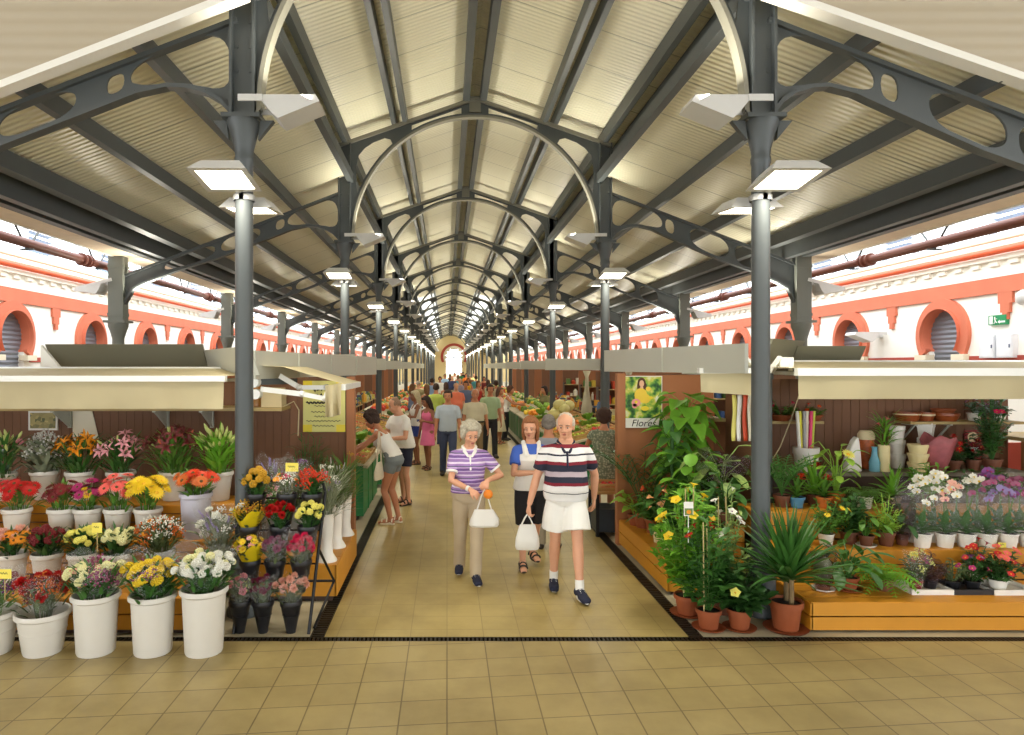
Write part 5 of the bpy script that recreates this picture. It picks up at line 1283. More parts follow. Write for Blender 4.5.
def potted(name, label, x, y, z, pot, kind, h, r, green='mid', flowers=(), p=None, saucer=None, wrap=None, group='potted plants', seed=1, rz=None, stake=False, cat='plant', extra=None):
    pc, rt, ph = pot; t = empty(name, (x, y, z), R.uniform(0, 6) if rz is None else rz); tag(t, label, cat, group)
    key = (pc, round(rt, 3), round(ph, 3)); z0 = 0
    mt = {'terracotta': TERC, 'brown': POTBR, 'cream': CREAMP, 'white': WPOT, 'black': BLKP, 'blue': mat('blue_pot', (88, 150, 190), .4), 'orange': mat('orange_pot', (206, 118, 50), .55), 'red': mat('red_pot', (130, 24, 34), .5)}[pc]
    if saucer:
        sm = MB().lathe([(rt * 1.0, 0), (rt * 1.35, .02), (rt * 1.4, .022), (rt * 1.3, .01), (rt * .9, .006)], 22).build('saucer', {'terracotta': TERC, 'white': WPOT, 'brown': POTBR}[saucer], t); z0 = .009
    if key not in PMS: PMS[key] = pot_mesh(rt, ph, mt, collar=pc not in ('white', 'black'))
    link('pot', PMS[key], t, (0, 0, z0))
    MB().lathe([(rt * .93, 0), (.001, .006)], 18, c=(0, 0, ph * .9 + z0)).build('soil', SOIL, t)
    q = random.Random(seed * 77 + int(x * 100)); m = MB(); rim = ph * .9 + z0
    tips = fol(m, kind, q, rim, h, r, p or {})
    m.build('foliage', G[green], t, ang=70)
    if p and p.get('stem'):
        b = MB()
        for c in range(p.get('canes', 1)): b.tube([(.05 * math.cos(c * 2.1), .05 * math.sin(c * 2.1), rim - .02), (.05 * math.cos(c * 2.1), .05 * math.sin(c * 2.1), rim + p['stem'] * (1 - .25 * c) + .05)], .02, 8)
        b.build('stem', mat('cane', (126, 104, 70), .8, 0, .12, 20), t)
    if stake:
        b = MB()
        for s in (-1, 1): b.tube([(s * .05, -.02, rim - .05), (s * .04, -.03, rim + h * .95)], .006, 6)
        b.build('cane_stake', mat('bamboo', (196, 176, 120), .6), t)
    rz_ = t.rotation_euler[2]; tips = [Vector(e) for e in tips]
    tips.sort(key=lambda e: -(e.z + .8 * -(e.x * math.sin(rz_) + e.y * math.cos(rz_))))
    if len(tips) > 8: tips = tips[:max(6, int(len(tips) * .55))]
    q.shuffle(tips); k = 0
    for kd, c, n, s in flowers:
        for i in range(n):
            if tips: e = Vector(tips[k % len(tips)]); k += 1
            else: e = Vector((q.uniform(-r, r) * .6, q.uniform(-r, r) * .6, rim + h * .7))
            d = Vector((e.x / (r + .01), e.y / (r + .01), .8))
            link(kd + '_bloom', bloom(kd, c), t, e + d.normalized() * .03 + Vector((0, 0, .02)), orient(d, q.uniform(0, 6)), s * q.uniform(.85, 1.15))
    if wrap: w = MB(); sheath(w, rt * 1.02, r * 1.0, ph * .5, ph + h * wrap[1], seed=seed); w.build('plastic_wrap', {'clear': CLEAR, 'dark': DWRAP}[wrap[0]], t)
    if extra: extra(t, rim)
    return t

b1 = 'on the aisle bench'
# tall plants by the right end panel
potted('palm_plant', 'dark feathery palm at the far end of the aisle bench', 2.30, 7.98, .32, ('terracotta', .1, .18), 'palm', 1.0, .35, 'dark', p={'n': 13})
potted('climbing_plant', 'tall light green climber on a moss pole before the brown panel', 2.74, 7.78, .62, ('terracotta', .12, .2), 'pole', 1.05, .38, 'bright', p={'n': 74, 'leaf': (.25, .2)}, stake=False)
potted('climbing_plant', 'deep green climber partly covering the poster', 2.50, 7.55, .32, ('brown', .11, .2), 'pole', 1.12, .26, 'deep', p={'n': 46, 'leaf': (.2, .13)})
potted('variegated_plant', 'dumb cane with cream marked leaves and dark wrap in an orange pot', 2.86, 7.12, .62, ('orange', .1, .2), 'broad', .62, .28, 'varieg', p={'n': 16, 'leaf': (.26, .12), 'shape': 1}, wrap=('dark', .72))
potted('leafy_plant', 'broad dark leafed plant beside the climber on the upper bench', 2.74, 7.5, .62, ('brown', .1, .18), 'broad', .5, .3, 'mid', p={'n': 22, 'leaf': (.22, .16)})
potted('caladium', 'low caladium with pale green heart leaves at the aisle corner', 2.24, 8.1, .32, ('terracotta', .08, .13), 'broad', .3, .22, 'light', p={'n': 14, 'leaf': (.17, .16)}, flowers=[('spathe', 'red', 3, .035)])
potted('anthurium', 'peach anthurium in a cream pot on the aisle bench', 2.28, 7.3, .32, ('cream', .075, .15), 'broad', .42, .24, 'deep', p={'n': 18, 'leaf': (.16, .11)}, flowers=[('spathe', 'peach', 5, .06), ('spathe', 'salmon', 3, .06)])
potted('anthurium', 'orange red anthurium behind the cream pots', 2.44, 7.62, .32, ('brown', .08, .15), 'broad', .5, .24, 'dark', p={'n': 18, 'leaf': (.17, .1)}, flowers=[('spathe', 'redorange', 6, .06)])
potted('leafy_plant', 'small plant in the nearer cream pot on the aisle bench', 2.24, 6.88, .32, ('cream', .075, .15), 'bush', .24, .17, 'mid', p={'n': 90, 'leaf': (.07, .035)})
potted('leafy_plant', 'glossy dark shrub behind the yellow flowered climber', 2.58, 6.8, .32, ('brown', .11, .2), 'bush', .55, .3, 'dark', p={'n': 240, 'leaf': (.11, .06)}, flowers=[('spathe', 'salmon', 2, .05)])
potted('leafy_plant', 'arching dark foliage plant close to the right column', 2.75, 6.72, .62, ('brown', .09, .16), 'broad', .42, .28, 'deep', p={'n': 20, 'leaf': (.2, .09), 'shape': 1})
potted('leafy_plant', 'bushy mid green plant at the middle of the aisle bench', 2.34, 7.72, .32, ('terracotta', .09, .16), 'bush', .4, .24, 'mid', p={'n': 190, 'leaf': (.1, .055)})
potted('leafy_plant', 'big leafed plant with drooping leaves in the middle of the upper bench', 2.66, 7.28, .62, ('brown', .1, .17), 'broad', .55, .3, 'bright', p={'n': 26, 'leaf': (.2, .13), 'shape': 1})
potted('leafy_plant', 'dark glossy foliage filling the near end of the aisle bench', 2.40, 6.98, .32, ('brown', .1, .17), 'bush', .5, .26, 'deep', p={'n': 230, 'leaf': (.11, .06)}, flowers=[('spathe', 'redorange', 3, .05)])
# floor group before the bench
fg = 'pot plants on the floor by the aisle'
potted('flowering_climber', 'tall climber with yellow trumpet flowers in a terracotta pot by the aisle', 2.14, 6.05, 0, ('terracotta', .11, .17), 'bush', 1.02, .30, 'bright', p={'n': 520, 'leaf': (.12, .05)}, flowers=[('trumpet', 'yellow', 10, .052), ('trumpet', 'mustard', 2, .045)], group=fg, saucer='terracotta', stake=True,
       extra=lambda t, rim: None)
potted('mandevilla', 'staked mandevilla with red flowers in the front terracotta pot', 2.20, 5.72, 0, ('terracotta', .098, .16), 'bush', .78, .25, 'deep', p={'n': 230, 'leaf': (.12, .055)}, flowers=[('trumpet', 'red', 4, .045)], group=fg, saucer='terracotta', stake=True)
potted('leafy_plant', 'low glossy plant with one yellow bloom in a front terracotta pot', 2.46, 5.72, 0, ('terracotta', .098, .16), 'bush', .42, .25, 'dark', p={'n': 220, 'leaf': (.12, .075)}, flowers=[('trumpet', 'paleyellow', 1, .045)], group=fg, saucer='terracotta')
potted('flowering_shrub', 'white flowered shrub on a frame next to the right column', 2.48, 6.08, 0, ('brown', .1, .18), 'bush', .92, .22, 'varieg', p={'n': 260, 'leaf': (.07, .03)}, flowers=[('trumpet', 'white', 9, .042)], group=fg, stake=True)
potted('dracaena', 'spiky yucca on two canes in a large terracotta pot', 2.84, 5.70, 0, ('terracotta', .128, .24), 'strap', .66, .4, 'deep', p={'n': 44, 'w': .048, 'canes': 2, 'stem': .2, 'droop': .8}, group=fg, saucer='terracotta')
t = empty('plant_card', (2.06, 5.8, 1.0)); tag(t, 'white plant label with a yellow picture stuck in the climber', 'plant card')
MB().box(-.04, .04, -.003, .003, -.07, .05).build('card', WHITE, t, smooth=False); MB().box(-.034, .034, -.006, -.003, -.062, -.005).build('picture', mat('card_picture', (110, 130, 70), .6, 0, .3, 30), t, smooth=False); m = MB(); disc(m, 0, -.035, .02, .018, -.008); m.build('bloom_print', petal('orange'), t, smooth=False); MB().bar((0, .004, -.3), (0, .004, 0), .008, .003).build('stick', WHITE, t, smooth=False)
# right tiers -------------------------------------------------------------
Y1, Z1, Y2, Z2, Y3, Z3 = 5.95, .25, 6.43, .52, 6.87, .78
g1 = 'small pots on the lowest right step'
def at(u, y): return px(u, y)
potted('succulent', 'wrapped cactus in a brown pot on a white saucer at the step end', at(823, Y1), Y1, Z1, ('brown', .07, .09), 'spiny', .24, .11, 'grey', wrap=('dark', 1.0), saucer='white', group=g1)
potted('leafy_plant', 'dark green arrowhead plant in a terracotta pot on a saucer', at(848, Y1), Y1, Z1, ('terracotta', .085, .11), 'broad', .32, .22, 'deep', p={'n': 26, 'leaf': (.17, .08), 'shape': 1}, saucer='terracotta', group=g1)
potted('boston_fern', 'bright green fern spilling over the lowest right step', at(884, Y1), Y1, Z1, ('brown', .08, .11), 'fern', .3, .26, 'bright', p={'n': 26}, group=g1)
TRAY = mat('tray_plastic', (232, 230, 222), .4)
def tray(u, w, d, mt, label, y=Y1, z=Z1):
    m = MB(); x = at(u, y)
    m.box(-w / 2, w / 2, -d / 2, d / 2, .0, .012)
    for s in (-1, 1): m.box(-w / 2 - .01, w / 2 + .01, s * d / 2 - .008, s * d / 2 + .008, 0, .045); m.box(s * w / 2 - .008, s * w / 2 + .008, -d / 2, d / 2, 0, .045)
    o = m.build('plant_tray', mt, smooth=False); o.location = (x, y, z); tag(o, label, 'tray'); return x
x = tray(922, .34, .26, TRAY, 'white plastic tray under the pinkish wrapped plants')
potted('wrapped_plant', 'pinkish green wrapped plant in a red pot in the white tray', x - .08, Y1 - .03, Z1 + .014, ('red', .055, .09), 'bush', .24, .1, 'dusty', p={'n': 80, 'leaf': (.06, .03)}, flowers=[('cluster', 'bud', 4, .035), ('cluster', 'mauve', 3, .03)], wrap=('clear', .9), group=g1)
potted('wrapped_plant', 'brownish wrapped heather in the white tray', x + .08, Y1 + .02, Z1 + .014, ('black', .06, .08), 'bush', .24, .13, 'wine', p={'n': 120, 'leaf': (.05, .02)}, wrap=('dark', .6), group=g1)
x = tray(963, .34, .26, BLKP, 'black plastic tray of seedling pots')
potted('seedling', 'olive seedling pot on the outer side of the black tray', x - .09, Y1, Z1 + .014, ('black', .06, .07), 'bush', .2, .12, 'dusty', p={'n': 110, 'leaf': (.05, .02)}, group=g1)
potted('seedling', 'magenta flowered pot on the inner side of the black tray', x + .08, Y1, Z1 + .014, ('black', .06, .07), 'bush', .2, .12, 'dark', p={'n': 90, 'leaf': (.06, .03)}, flowers=[('trumpet', 'magenta', 6, .03), ('trumpet', 'purple', 3, .03)], group=g1)
x = tray(1003, .36, .28, TRAY, 'white plastic tray under the red and pink busy lizzies')
potted('busy_lizzie', 'bright red busy lizzie hanging over the white tray edge', x - .07, Y1 - .03, Z1 + .014, ('white', .07, .09), 'bush', .2, .19, 'dark', p={'n': 120, 'leaf': (.07, .035)}, flowers=[('trumpet', 'red', 14, .034), ('trumpet', 'darkred', 5, .034)], group=g1)
potted('busy_lizzie', 'coral pink busy lizzie behind the red one', x + .03, Y1 + .07, Z1 + .014, ('white', .06, .09), 'bush', .26, .15, 'dark', p={'n': 90, 'leaf': (.06, .03)}, flowers=[('trumpet', 'coral', 13, .036)], group=g1)
potted('busy_lizzie', 'dark red busy lizzie at the back of the lowest step above the seedlings', at(975, 6.12), 6.12, Z1, ('white', .06, .1), 'bush', .3, .17, 'dark', p={'n': 110, 'leaf': (.06, .03)}, flowers=[('trumpet', 'red', 10, .034), ('trumpet', 'burgundy', 4, .034)], group=g1)
potted('busy_lizzie', 'red busy lizzie at the outer end of the lowest step', at(1040, Y1), Y1, Z1, ('white', .07, .09), 'bush', .22, .17, 'dark', p={'n': 90, 'leaf': (.06, .03)}, flowers=[('trumpet', 'red', 10, .034), ('trumpet', 'coral', 3, .034)], group=g1)
for u, v, yy, l in ((914, 554, 6.1, 'above the wrapped plants'), (957, 566, 6.0, 'between the two trays'), (993, 555, 6.1, 'above the coral pink busy lizzies'), (1002, 545, 6.25, 'standing highest on the lowest right step')):
    price(at(u, yy), yy, pz(v, yy), 'small yellow price card %s' % l, .07, .045)
# orchids
go = 'orchids in white pots'
def orchid(x, y, z, c, label, h=.55, n=7, seed=1, wrap=True):
    t = potted('orchid', label, x, y, z, ('white', .082, .13), 'strap', .2, .14, 'deep', p={'n': 9, 'w': .06, 'shape': 1, 'droop': 1.2}, group=go, rz=0, seed=seed)
    q = random.Random(seed * 13); a = q.uniform(-.5, .5); s = MB()
    pts = [Vector((0, 0, .1)), Vector((.03 * a, 0, h * .5)), Vector((.12 * a, -.03, h * .85)), Vector((.3 * a + .05, -.1, h * 1.02)), Vector((.42 * a + .1, -.17, h * .97))]
    s.tube(pts, .005, 6); s.tube([(0.01, 0, .08), (.01, .0, h * .9)], .004, 5); s.build('flower_stem', STEMM, t)
    for i in range(n):
        f = .45 + .55 * i / max(1, n - 1); k = f * 4; j = min(3, int(k)); p_ = pts[j].lerp(pts[j + 1], k - j)
        link('orchid_bloom', bloom('orchid', c), t, p_ + Vector((q.uniform(-.035, .035), -.02, q.uniform(-.02, .03))), orient((q.uniform(-.4, .4), -1, .25), q.uniform(-.3, .3)), .048 * q.uniform(.85, 1.1))
    if wrap: w = MB(); sheath(w, .085, .15, .1, h * .9, seed=seed, wob=.06); w.build('cellophane_wrap', CLEAR2, t)
for i, (u, c, nm) in enumerate(((922, 'white', 'white'), (945, 'palepink', 'blush'), (966, 'mauve', 'mauve'), (987, 'lavender', 'lavender'), (1008, 'purple', 'purple'), (1029, 'magenta', 'magenta'))):
    orchid(at(u, 6.36), 6.36, Z2, c, '%s orchid in a white pot in the front orchid row' % nm, .55 + .04 * (i % 3), 7, i + 2)
for i, (u, c, nm) in enumerate(((912, 'white', 'snow white'), (932, 'white', 'creamy white'), (955, 'white', 'pale white many flowered'), (976, 'purple', 'deep purple'), (998, 'mauve', 'rose purple'), (1018, 'purple', 'dark violet'))):
    orchid(at(u, 6.56), 6.55, Z2, c, '%s orchid in the back orchid row against the step' % nm, .62 + .05 * (i % 2), 9, i + 20)
g2 = 'pots on the middle right step'
potted('leafy_plant', 'bushy plant with yellow flowers in a white pot near the yucca', at(826, Y2), Y2, Z2, ('white', .07, .11), 'bush', .34, .19, 'mid', p={'n': 130, 'leaf': (.08, .03)}, flowers=[('daisy', 'yellow', 4, .03)], group=g2)
potted('leafy_plant', 'dense dark green bush on the middle right step', at(849, Y2 + .05), Y2 + .05, Z2, ('brown', .08, .12), 'bush', .38, .22, 'dark', p={'n': 200, 'leaf': (.09, .05)}, group=g2)
potted('leafy_plant', 'arching plant in a brown pot on a white saucer', at(866, Y2 - .06), Y2 - .06, Z2, ('brown', .065, .1), 'broad', .26, .17, 'mid', p={'n': 18, 'leaf': (.13, .06), 'shape': 1}, saucer='white', group=g2)
potted('bonsai_ball', 'round clipped pale green plant in a tall brown pot', at(886, Y2 - .02), Y2 - .02, Z2, ('brown', .075, .13), 'bush', .36, .15, 'light', p={'n': 230, 'leaf': (.04, .02)}, group=g2)
potted('wrapped_plant', 'dark plastic wrapped plant beside the orchids', at(902, Y2), Y2, Z2, ('brown', .06, .11), 'broad', .36, .12, 'dark', p={'n': 14, 'leaf': (.14, .06), 'shape': 1}, wrap=('dark', .9), group=g2)
g3 = 'pots on the top right step'
potted('bromeliad', 'red star bromeliad in a blue pot by the column', at(797, Y3), Y3, Z3, ('blue', .07, .11), 'strap', .24, .2, 'mid', p={'n': 18, 'w': .04, 'shape': 2}, flowers=[('star', 'redorange', 1, .085)], group=g3)
potted('bromeliad', 'red star bromeliad in an orange pot on the top step', at(824, Y3), Y3, Z3, ('orange', .07, .11), 'strap', .24, .2, 'mid', p={'n': 18, 'w': .04, 'shape': 2}, flowers=[('star', 'red', 1, .085)], group=g3)
potted('bromeliad', 'tall red spiked bromeliad at the back of the top step', at(815, 7.0), 7.02, Z3, ('brown', .07, .11), 'strap', .4, .25, 'bright', p={'n': 22, 'w': .045, 'shape': 2, 'droop': .6}, flowers=[('star', 'red', 1, .10)], group=g3)
potted('croton', 'yellow and green croton with ringed leaves on the top step', at(836, 7.0), 7.0, Z3, ('orange', .08, .13), 'broad', .56, .2, 'light', p={'n': 20, 'leaf': (.16, .08), 'shape': 1}, flowers=[('daisy', 'paleyellow', 1, .07)], group=g3)
potted('boston_fern', 'soft green fern in a white pot on the top step', at(864, Y3), Y3, Z3, ('white', .08, .12), 'fern', .26, .24, 'mid', p={'n': 24}, group=g3)
potted('bromeliad', 'bright green strap leafed plant in a cream pot beside the fern', at(893, Y3), Y3, Z3, ('cream', .07, .11), 'strap', .3, .22, 'bright', p={'n': 20, 'w': .045, 'shape': 2}, group=g3)
potted('leafy_plant', 'light green plant behind the white orchids', at(930, 7.0), 7.0, Z3, ('brown', .08, .12), 'bush', .38, .22, 'bright', p={'n': 160, 'leaf': (.1, .04)}, group=g3)
potted('leafy_plant', 'deep green plant behind the purple orchids', at(985, 7.0), 7.0, Z3, ('brown', .08, .12), 'bush', .3, .24, 'deep', p={'n': 160, 'leaf': (.1, .05)}, group=g3)
potted('leafy_plant', 'dark feathery shrub beside the thin awning post', at(782, 6.92), 6.92, Z3, ('brown', .08, .12), 'palm', .5, .3, 'deep', p={'n': 14, 'pin': .13}, group=g3)
# back ledge and its wares ------------------------------------------------
ZL = 1.05
LG = mat('grey_ledge', (120, 112, 96), .6)
t = empty('back_ledge', (4.9, 7.6, 0)); tag(t, 'grey ledge along the back wall of the pot plant stall', 'ledge'); off = -Vector(t.location)
o = MB().box(3.45, 6.4, 7.4, 7.98, ZL - .04, ZL).build('ledge_top', LG, t, smooth=False); o.location = off
o = MB().box(3.5, 6.35, 7.46, 7.96, 0, ZL - .04).build('ledge_base', DKBR, t, smooth=False); o.location = off
t = empty('wall_shelf', (5.9, 7.85, 1.57)); tag(t, 'high tan shelf with terracotta bowls on the right back wall', 'shelf'); off = -Vector(t.location)
o = MB().box(5.25, 6.55, 7.7, 7.99, 1.55, 1.58).build('shelf_board', TAN, t, smooth=False); o.location = off
for xx in (5.35, 5.75, 6.45): o = MB().box(xx - .015, xx + .015, 7.75, 7.99, 1.53, 1.55).bar((xx, 7.78, 1.54), (xx, 7.98, 1.36), .02, .02).build('bracket', PARA, t, smooth=False); o.location = off
def ware(name, label, cat, u, y, z, prof, mt, n=22, parts=(), sx=1, sy=1, group=None):
    o = MB().lathe(prof, n, sx=sx, sy=sy).build(name, mt, None, ang=40); o.location = (px(u, y), y, z); tag(o, label, cat, group)
    for nm, pf_, m_ in parts: MB().lathe(pf_, n).build(nm, m_, o)
    return o
def flatpot(r, h): return [(r * .8, 0), (r * .98, h * .7), (r * 1.04, h * .72), (r * 1.04, h), (r * .94, h), (r * .9, h * .4)]
CER = mat('glazed_brown', (150, 76, 36), .35); BLUEV = mat('blue_vase', (110, 172, 192), .4); YCER = mat('cream_ceramic', (232, 214, 158), .45)
gw = 'bowls on the high shelf'
ware('bowl', 'wide terracotta bowl with a pale rim band on the high shelf', 'bowl', 907, 7.84, 1.58, flatpot(.135, .1), CER, parts=[('pale_band', [(.142, .072), (.142, .085)], CREAMP)], group=gw)
ware('bowl', 'small terracotta bowl between the two wide ones', 'bowl', 926, 7.84, 1.58, flatpot(.085, .1), CER, parts=[('pale_band', [(.09, .06), (.09, .08)], CREAMP)], group=gw)
ware('bowl', 'wide plain terracotta bowl on the high shelf', 'bowl', 946, 7.84, 1.58, flatpot(.13, .09), CER, group=gw)
ware('bowl', 'terracotta saucer stacked on the plain bowl', 'bowl', 943, 7.84, 1.67, flatpot(.12, .05), TERC, group=gw)
potted('african_violet', 'purple violet pot at the outer end of the high shelf', px(974, 7.84), 7.84, 1.58, ('white', .07, .09), 'bush', .14, .13, 'dark', p={'n': 60, 'leaf': (.07, .05)}, flowers=[('daisy', 'purple', 6, .025)], group='violets')
potted('african_violet', 'blue violet pot at the very end of the high shelf', px(1000, 7.8), 7.8, 1.58, ('white', .06, .08), 'bush', .12, .12, 'dark', p={'n': 60, 'leaf': (.07, .05)}, flowers=[('daisy', 'lavender', 6, .025)], group='violets')
# ledge wares
m = MB(); pts = [(-.08, 0), (.09, 0), (.075, .2), (.06, .33), (.045, .39), (.0, .34), (-.045, .24), (-.075, .12)]
n = len(pts); m.add([(a, -.05, b) for a, b in pts] + [(a, .05, b) for a, b in pts], [tuple(range(n)), tuple(range(2 * n - 1, n - 1, -1))] + [(i, n + i, n + (i + 1) % n, (i + 1) % n) for i in range(n)])
o = m.build('horn_vase', WPOT, smooth=False); bv = o.modifiers.new('edge', 'BEVEL'); bv.width = .02; bv.segments = 3; o.location = (px(852, 7.5), 7.5, ZL); tag(o, 'white fin shaped vase on the back ledge', 'vase')
CAN = mat('patterned_tin', (190, 96, 50), .4, 0, .5, 22)
ware('canister', 'patterned red tin canister with pale lid on the back ledge', 'canister', 866, 7.72, ZL, [(.075, 0), (.08, .01), (.08, .33), (.07, .34)], CAN, parts=[('lid', [(.088, .33), (.088, .39), (.06, .43)], CREAMP)])
ware('vase', 'slender pale blue vase beside the cream cylinder', 'vase', 874.5, 7.5, ZL, [(.05, 0), (.055, .1), (.03, .18), (.025, .25), (.035, .27)], BLUEV)
ware('vase', 'cream cylinder vase on the back ledge', 'vase', 884, 7.5, ZL, [(.058, 0), (.058, .29), (.05, .29), (.05, .2)], YCER)
for i in range(3): ware('stacked_pot', 'white pot, %s of the tall white stack' % ('bottom', 'middle', 'top')[i], 'pot', 897, 7.75, ZL + .16 * i, flatpot(.085 - .004 * i, .16), WPOT, group='stacked white pots')
for i in range(3): ware('stacked_pot', 'square white planter, %s of the stack behind the yellow pots' % ('bottom', 'middle', 'top')[i], 'pot', 926, 7.8, ZL + .17 * i, flatpot(.1 + .003 * i, .17), WPOT, 4, group='stacked square planters')
for i in range(3): ware('stacked_pot', 'pale yellow pot, %s of the ribbed stack' % ('bottom', 'middle', 'top')[i], 'pot', 918, 7.5, ZL + .1 * i, flatpot(.1, .1), YCER, group='stacked pale yellow pots')
o = MB(); sheath(o, .07, .17, 0, .36, seed=5, wob=.08); o = o.build('wrapping', mat('pink_paper', (170, 92, 96), .5, 0, .2, 14)); o.location = (px(937, 7.5), 7.5, ZL); tag(o, 'crumpled dark pink paper cone on the back ledge', 'paper cone')
sol = o.modifiers.new('thick', 'SOLIDIFY'); sol.thickness = .004
for i, (u, what, cc) in enumerate(((846 + 32, 'bamboo shoots with a pink bloom', 'bright'),)):
    bunch('foliage_bunch', what + ' in the cream cylinder vase', px(884, 7.5), 7.5, ZL + .29, .07, .34, [('trumpet', 'coral', 2, .04)], green=cc, leaf=(.2, .02, 0), nl=26, rootr=.03, down=.05)
potted('poinsettia', 'red poinsettia next to the pink paper cone', px(953, 7.55), 7.55, ZL, ('brown', .08, .12), 'bush', .24, .17, 'dark', p={'n': 90, 'leaf': (.08, .05)}, flowers=[('star', 'red', 6, .045)], group='red pots on the ledge')
potted('poinsettia', 'dark red poinsettia by the tall twining plant', px(973, 7.6), 7.6, ZL, ('brown', .08, .12), 'bush', .24, .16, 'dark', p={'n': 90, 'leaf': (.08, .05)}, flowers=[('star', 'darkred', 6, .045)], group='red pots on the ledge')
potted('flowering_climber', 'tall twining plant with pink flowers at the outer end of the ledge', px(992, 7.5), 7.5, ZL - .0, ('brown', .09, .14), 'bush', .9, .18, 'deep', p={'n': 330, 'leaf': (.09, .04)}, flowers=[('trumpet', 'hotpink', 3, .04)], group='climbers on the ledge')
ware('pot', 'low white pot at the near end of the back ledge', 'pot', 806, 7.55, ZL, flatpot(.13, .26), WPOT)
q = random.Random(9)
RIB = [('white', (236, 234, 226)), ('yellow', (226, 216, 60)), ('grey', (160, 158, 160)), ('ivory', (228, 220, 196)), ('pink', (222, 50, 110)), ('lime', (190, 206, 60))]
for i, (nm, c) in enumerate(RIB):
    o = MB().tube([(0, 0, 0), (.012 * (i - 2.5), .0, .46)], .018, 10).build('ribbon_roll', mat('roll_' + nm, c, .5)); o.location = (px(806, 7.55) - .07 + .028 * i, 7.55 + .02 * (i % 2), ZL + .2); tag(o, '%s paper roll standing in the white pot' % nm, 'paper roll', 'paper rolls')
for i, (u, nm, zz) in enumerate(((973, 'red square sign with a pale clock face on the back wall', 1.34),)):
    t = empty('wall_clock', (px(u, 7.98), 7.985, zz)); tag(t, nm, 'clock'); MB().box(-.1, .1, -.012, 0, -.22, .12).build('board', mat('sign_red', (150, 44, 36), .5), t, smooth=False)
    m = MB(); disc(m, -.01, .04, .06, .06, -.014, 20); m.build('clock_face', CREAMP, t, smooth=False); MB().box(-.012, -.008, -.018, -.015, .04, .085).box(-.01, .025, -.018, -.015, .038, .042).build('clock_hands', INK, t, smooth=False); MB().box(-.06, .06, -.015, -.012, -.14, -.08).build('white_strip', WHITE, t, smooth=False)
# wares under the short awning: shelf, ribbons, hanging wrap
o = MB().box(2.62, 3.26, 7.95, 8.4, 1.56, 1.60).build('wall_shelf', TAN, smooth=False); tag(o, 'short tan shelf under the short awning', 'shelf')
for i, (nm, c, u) in enumerate((('yellow', (226, 214, 110), 734), ('white', (236, 232, 226), 739), ('red', (206, 74, 40), 745), ('cream', (230, 222, 200), 750))):
    m = MB(); vs = []
    for j in range(12): z = 1.9 - j * .045; d = .007 * math.sin(j * .5 + i); vs += [(-.022 + d, .004 * math.sin(j), z), (.022 + d, -.004 * math.sin(j), z)]
    m.add(vs, [(j * 2, j * 2 + 1, j * 2 + 3, j * 2 + 2) for j in range(11)])
    o = m.build('hanging_ribbon', mat('ribbon_' + nm, c, .5)); o.location = (px(u, 7.3), 7.3, 0); sol = o.modifiers.new('thick', 'SOLIDIFY'); sol.thickness = .003; tag(o, '%s ribbon hanging from the short awning' % nm, 'ribbon', 'hanging ribbons')
o = MB().box(3.34, 4.3, 7.75, 7.99, 1.55, 1.58).build('wall_shelf', TAN, smooth=False); tag(o, 'tan shelf behind the thin awning post', 'shelf')
potted('trailing_plant', 'trailing plant in a terracotta bowl behind the thin post', px(781, 7.85), 7.85, 1.58, ('terracotta', .11, .07), 'bush', .16, .17, 'mid', p={'n': 80, 'leaf': (.07, .03)}, flowers=[('trumpet', 'hotpink', 2, .03)], group='bowls under the right awning')
potted('trailing_plant', 'red flowered trailing plant under the wide right awning', px(812, 7.85), 7.85, 1.58, ('terracotta', .11, .07), 'bush', .1, .22, 'mid', p={'n': 90, 'leaf': (.07, .03)}, flowers=[('trumpet', 'redorange', 3, .03)], group='bowls under the right awning')
# greenery behind the left rack
potted('asparagus_fern', 'tall ferny foliage against the brown wall under the notice', -1.66, 8.1, .0, ('black', .14, .3), 'bush', 1.2, .3, 'deep', p={'n': 420, 'leaf': (.14, .018), 'shape': 0}, group='foliage behind the rack')
potted('asparagus_fern', 'lower ferny foliage beside the red brown corner post', -1.36, 8.1, .0, ('black', .12, .3), 'bush', .85, .24, 'dark', p={'n': 260, 'leaf': (.14, .018), 'shape': 0}, group='foliage behind the rack')
# ================================================================== PEOPLE
SKIN = {'fair': mat('skin_fair', (214, 158, 126), .55, 0, .04, 14), 'tan': mat('skin_tan', (186, 124, 88), .55, 0, .04, 14), 'brown': mat('skin_brown', (140, 90, 62), .55, 0, .04, 14)}
EYEW = mat('eye_white', (206, 198, 188), .5); EYED = mat('eye_iris', (62, 48, 40), .3); LIPM = mat('lips', (176, 96, 84), .5); BROWM = mat('brow_hair', (110, 92, 74), .8)
def remesh(name, mb, voxel, mts, parent, smooth=2, noise=0.0, nscale=30):
    me0 = mb.mesh('tmp', [], smooth=False); ob = bpy.data.objects.new('tmp', me0)
    md = ob.modifiers.new('r', 'REMESH'); md.mode = 'VOXEL'; md.voxel_size = voxel; md.adaptivity = 0
    if smooth: s = ob.modifiers.new('s', 'SMOOTH'); s.factor = .5; s.iterations = smooth
    me = evaluated_mesh(ob); bpy.data.meshes.remove(me0)
    if noise:
        from mathutils import noise as nz
        pos = [v.co.copy() for v in me.vertices]; nor = [Vector(v.normal) for v in me.vertices]
        for i, (p, nn) in enumerate(zip(pos, nor)): me.vertices[i].co = p + nn * noise * nz.noise(p * nscale)
    me.materials.clear()
    for m in (mts if isinstance(mts, (list, tuple)) else [mts]): me.materials.append(m)
    me.polygons.foreach_set('use_smooth', [True] * len(me.polygons)); me.name = name; me.update()
    return link(name, me, parent)
